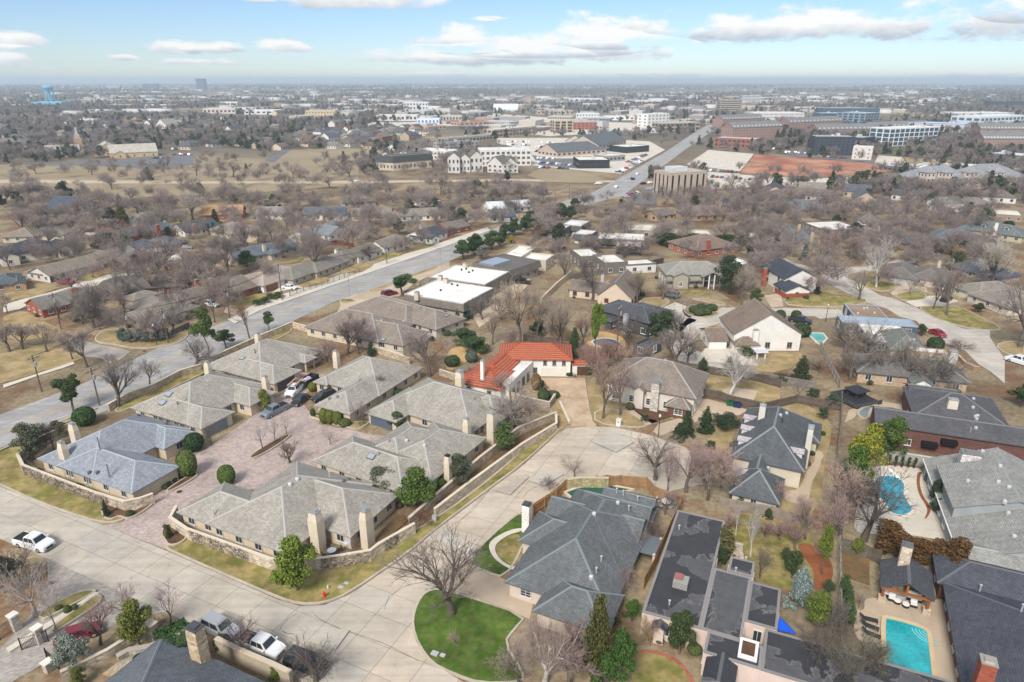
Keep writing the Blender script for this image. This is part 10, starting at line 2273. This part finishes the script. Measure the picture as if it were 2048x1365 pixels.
# ================================================================ FAR WOODS AND ROOFS (uncountable)
g=np.random.default_rng(12)
def sector(n,r0,r1,half=.72):
 r=np.sqrt(g.uniform(r0**2,r1**2,n));a=g.uniform(-half,half,n);return np.stack([r*np.sin(a),r*np.cos(a)],1)
def fbm(P,s):return (np.sin(P[:,0]*s*1.3+1.7)*np.cos(P[:,1]*s*.9+.3)+.6*np.sin(P[:,0]*s*2.9-P[:,1]*s*2.1+2)+.4*np.cos(P[:,1]*s*5.3+P[:,0]*s*3.7))
inside=pip
def clear(P):
 ok=np.ones(len(P),bool)
 for s_ in SHEETS:
  if s_['n'] in KEEP:ok &=~inside(P,s_['p'])
 for Rd in ROADS[:2]:ok &=~inside(P,Rd['p'])
 for B_ in BLOCKS:
  ca,sa=math.cos(B_['a']),math.sin(B_['a']);dx_,dy_=P[:,0]-B_['x'],P[:,1]-B_['y'];u,v=dx_*ca+dy_*sa,-dx_*sa+dy_*ca
  ok &=~((u>-4) & (u<B_['L']+4) & (v>-6) & (v<B_['W']+4))
 for f in FILL:ok &=((P[:,0]-f[1])**2+(P[:,1]-f[2])**2)>(81 if f[0]=='house' else 420)
 return ok
pts_=[]
for (n,r0,r1,lo) in ((6500,430,900,-.6),(15000,900,2000,-.4),(22000,2000,4500,-.1),(14000,4500,9000,-.1)):
 P=sector(n,r0,r1);k=fbm(P,.0045 if r1<3000 else .0018)>lo
 com=(np.abs(P[:,0]-.08*P[:,1])<.25*P[:,1]) & (P[:,1]<1500) & (g.uniform(0,1,len(P))<.62)
 pts_.append(P[k & ~com & clear(P)])
P=np.concatenate(pts_)
def tint(base,c,i):
 mt=mat(base).copy();MATS['far_%s_%d' % (base,i)]=mt
 for n_ in mt.node_tree.nodes:
  if n_.type=='OBJECT_INFO':
   rgb=mt.node_tree.nodes.new('ShaderNodeRGB');rgb.outputs[0].default_value=(*c,1);to=n_.outputs['Color'].links[0].to_socket;mt.node_tree.links.new(rgb.outputs[0],to)
 return mt
def scatter(name,P,sc,shapes,label):
 me=bpy.data.meshes.new(name);me.vertices.add(len(P));co=np.zeros((len(P),3),np.float32);co[:,:2]=P;me.vertices.foreach_set('co',co.ravel())
 at=me.attributes.new('size','FLOAT','POINT');at.data.foreach_set('value',np.asarray(sc,np.float32))
 src=bpy.data.collections.new(name+'_shapes')
 for i,(c,leafy,key,v) in enumerate(shapes):
  tm,cm,_=TREES[key][v];cm=cm.copy();cm.materials.clear();cm.materials.append(tint('leaf' if leafy else 'twig',c,len(MATS)));src.objects.link(bpy.data.objects.new('tree_shape',cm))
 ng=bpy.data.node_groups.new('scatter','GeometryNodeTree');ng.interface.new_socket('Geometry',in_out='INPUT',socket_type='NodeSocketGeometry');ng.interface.new_socket('Geometry',in_out='OUTPUT',socket_type='NodeSocketGeometry')
 gi,go=ng.nodes.new('NodeGroupInput'),ng.nodes.new('NodeGroupOutput');iop=ng.nodes.new('GeometryNodeInstanceOnPoints');ci=ng.nodes.new('GeometryNodeCollectionInfo')
 ci.inputs['Collection'].default_value=src;ci.inputs['Separate Children'].default_value=True;ci.inputs['Reset Children'].default_value=True;iop.inputs['Pick Instance'].default_value=True
 na=ng.nodes.new('GeometryNodeInputNamedAttribute');na.data_type='FLOAT';na.inputs['Name'].default_value='size'
 rv=ng.nodes.new('FunctionNodeRandomValue');rv.data_type='FLOAT_VECTOR';rv.inputs[0].default_value=(0,0,0);rv.inputs[1].default_value=(0,0,6.28)
 for a,b in ((gi.outputs[0],iop.inputs['Points']),(ci.outputs[0],iop.inputs['Instance']),(na.outputs[0],iop.inputs['Scale']),(rv.outputs[0],iop.inputs['Rotation']),(iop.outputs[0],go.inputs[0])):ng.links.new(a,b)
 o=link(bpy.data.objects.new(name,me));o.modifiers.new('scatter','NODES').node_group=ng
 return tag(o,label,'woods',kind='stuff')
rr_=np.hypot(P[:,0],P[:,1])
scatter('far_woods',P,g.uniform(6.5,11.5,len(P))*np.clip(rr_/3000,1,1.9),(((.24,.20,.18),0,'far',0),((.28,.23,.21),0,'far',1),((.21,.175,.16),0,'far',2),((.30,.25,.22),0,'far',3),((.25,.21,.19),0,'far',0),((.23,.195,.18),0,'far',1),((.06,.075,.035),1,'farround',0),((.045,.06,.03),1,'farcone',1)),'leafless woods and garden trees fading towards the horizon')
MP=np.array(MIDPTS)
scatter('garden_trees',MP[:,:2],MP[:,2],(((.26,.215,.19),0,'mid',0),((.30,.24,.215),0,'mid',1),((.22,.18,.16),0,'mid',2),((.28,.23,.205),0,'midwide',0),((.32,.26,.225),0,'midwide',1)),'bare tree crowns massed between the houses of the middle distance')
# far roofs: boxes of many pale buildings out to the horizon
P=np.concatenate([sector(600,1500,3000),sector(1100,3000,9000)]);P=P[(fbm(P,.0022)<.35) & clear(P)]
V,F2,ci_=[],[],[]
for i,(x,y) in enumerate(P):
 l,w,h,a=g.uniform(12,60),g.uniform(10,32),g.uniform(4,9),g.choice((-.45,1.12));ca,sa=math.cos(a),math.sin(a);b0=len(V)
 for z in (0,h):
  for u,v in ((-l,-w),(l,-w),(l,w),(-l,w)):V.append((x+(u*ca-v*sa)/2,y+(u*sa+v*ca)/2,z))
 F2+=[(b0+4,b0+5,b0+6,b0+7)]+[(b0+k,b0+(k+1) % 4,b0+4+(k+1) % 4,b0+4+k) for k in range(4)]
mm,tt,bb=newmat('far_roofs',.85,.2);isl=nd(tt,'ShaderNodeNewGeometry').outputs['Random Per Island'];cr_=nd(tt,'ShaderNodeValToRGB');tt.links.new(isl,cr_.inputs[0]);cr_.color_ramp.interpolation='CONSTANT'
for k,(ps,c) in enumerate(((0,(.48,.47,.45)),(.3,(.38,.34,.29)),(.5,(.55,.54,.52)),(.65,(.22,.21,.2)),(.88,(.3,.2,.15)))):
 e_=cr_.color_ramp.elements[k] if k<2 else cr_.color_ramp.elements.new(ps);e_.position=ps;e_.color=(*c,1)
tt.links.new(cr_.outputs[0],bb.inputs['Base Color'])
me=np_mesh('far_buildings',np.array(V),np.array(F2),'far_roofs');tag(link(bpy.data.objects.new('far_buildings',me)),'pale roofs of countless distant buildings near the horizon','buildings',kind='stuff')
# ================================================================ HAZE
HAZE=1.7e-4
m=bpy.data.materials.new('haze');m.use_nodes=True;t=m.node_tree;t.nodes.clear();ou=t.nodes.new('ShaderNodeOutputMaterial');pv=t.nodes.new('ShaderNodeVolumePrincipled')
pv.inputs['Color'].default_value=(.76,.90,1.0,1);pv.inputs['Density'].default_value=HAZE;pv.inputs['Anisotropy'].default_value=0.2;t.links.new(pv.outputs[0],ou.inputs['Volume']);MATS['haze']=m
if HAZE>0:
 mb=MB();mb.box(-G0-500,-2500,-1.0,G0+500,G0+500,96.0);tag(mb.build('haze','haze'),'thin winter haze over the land','haze',kind='stuff')
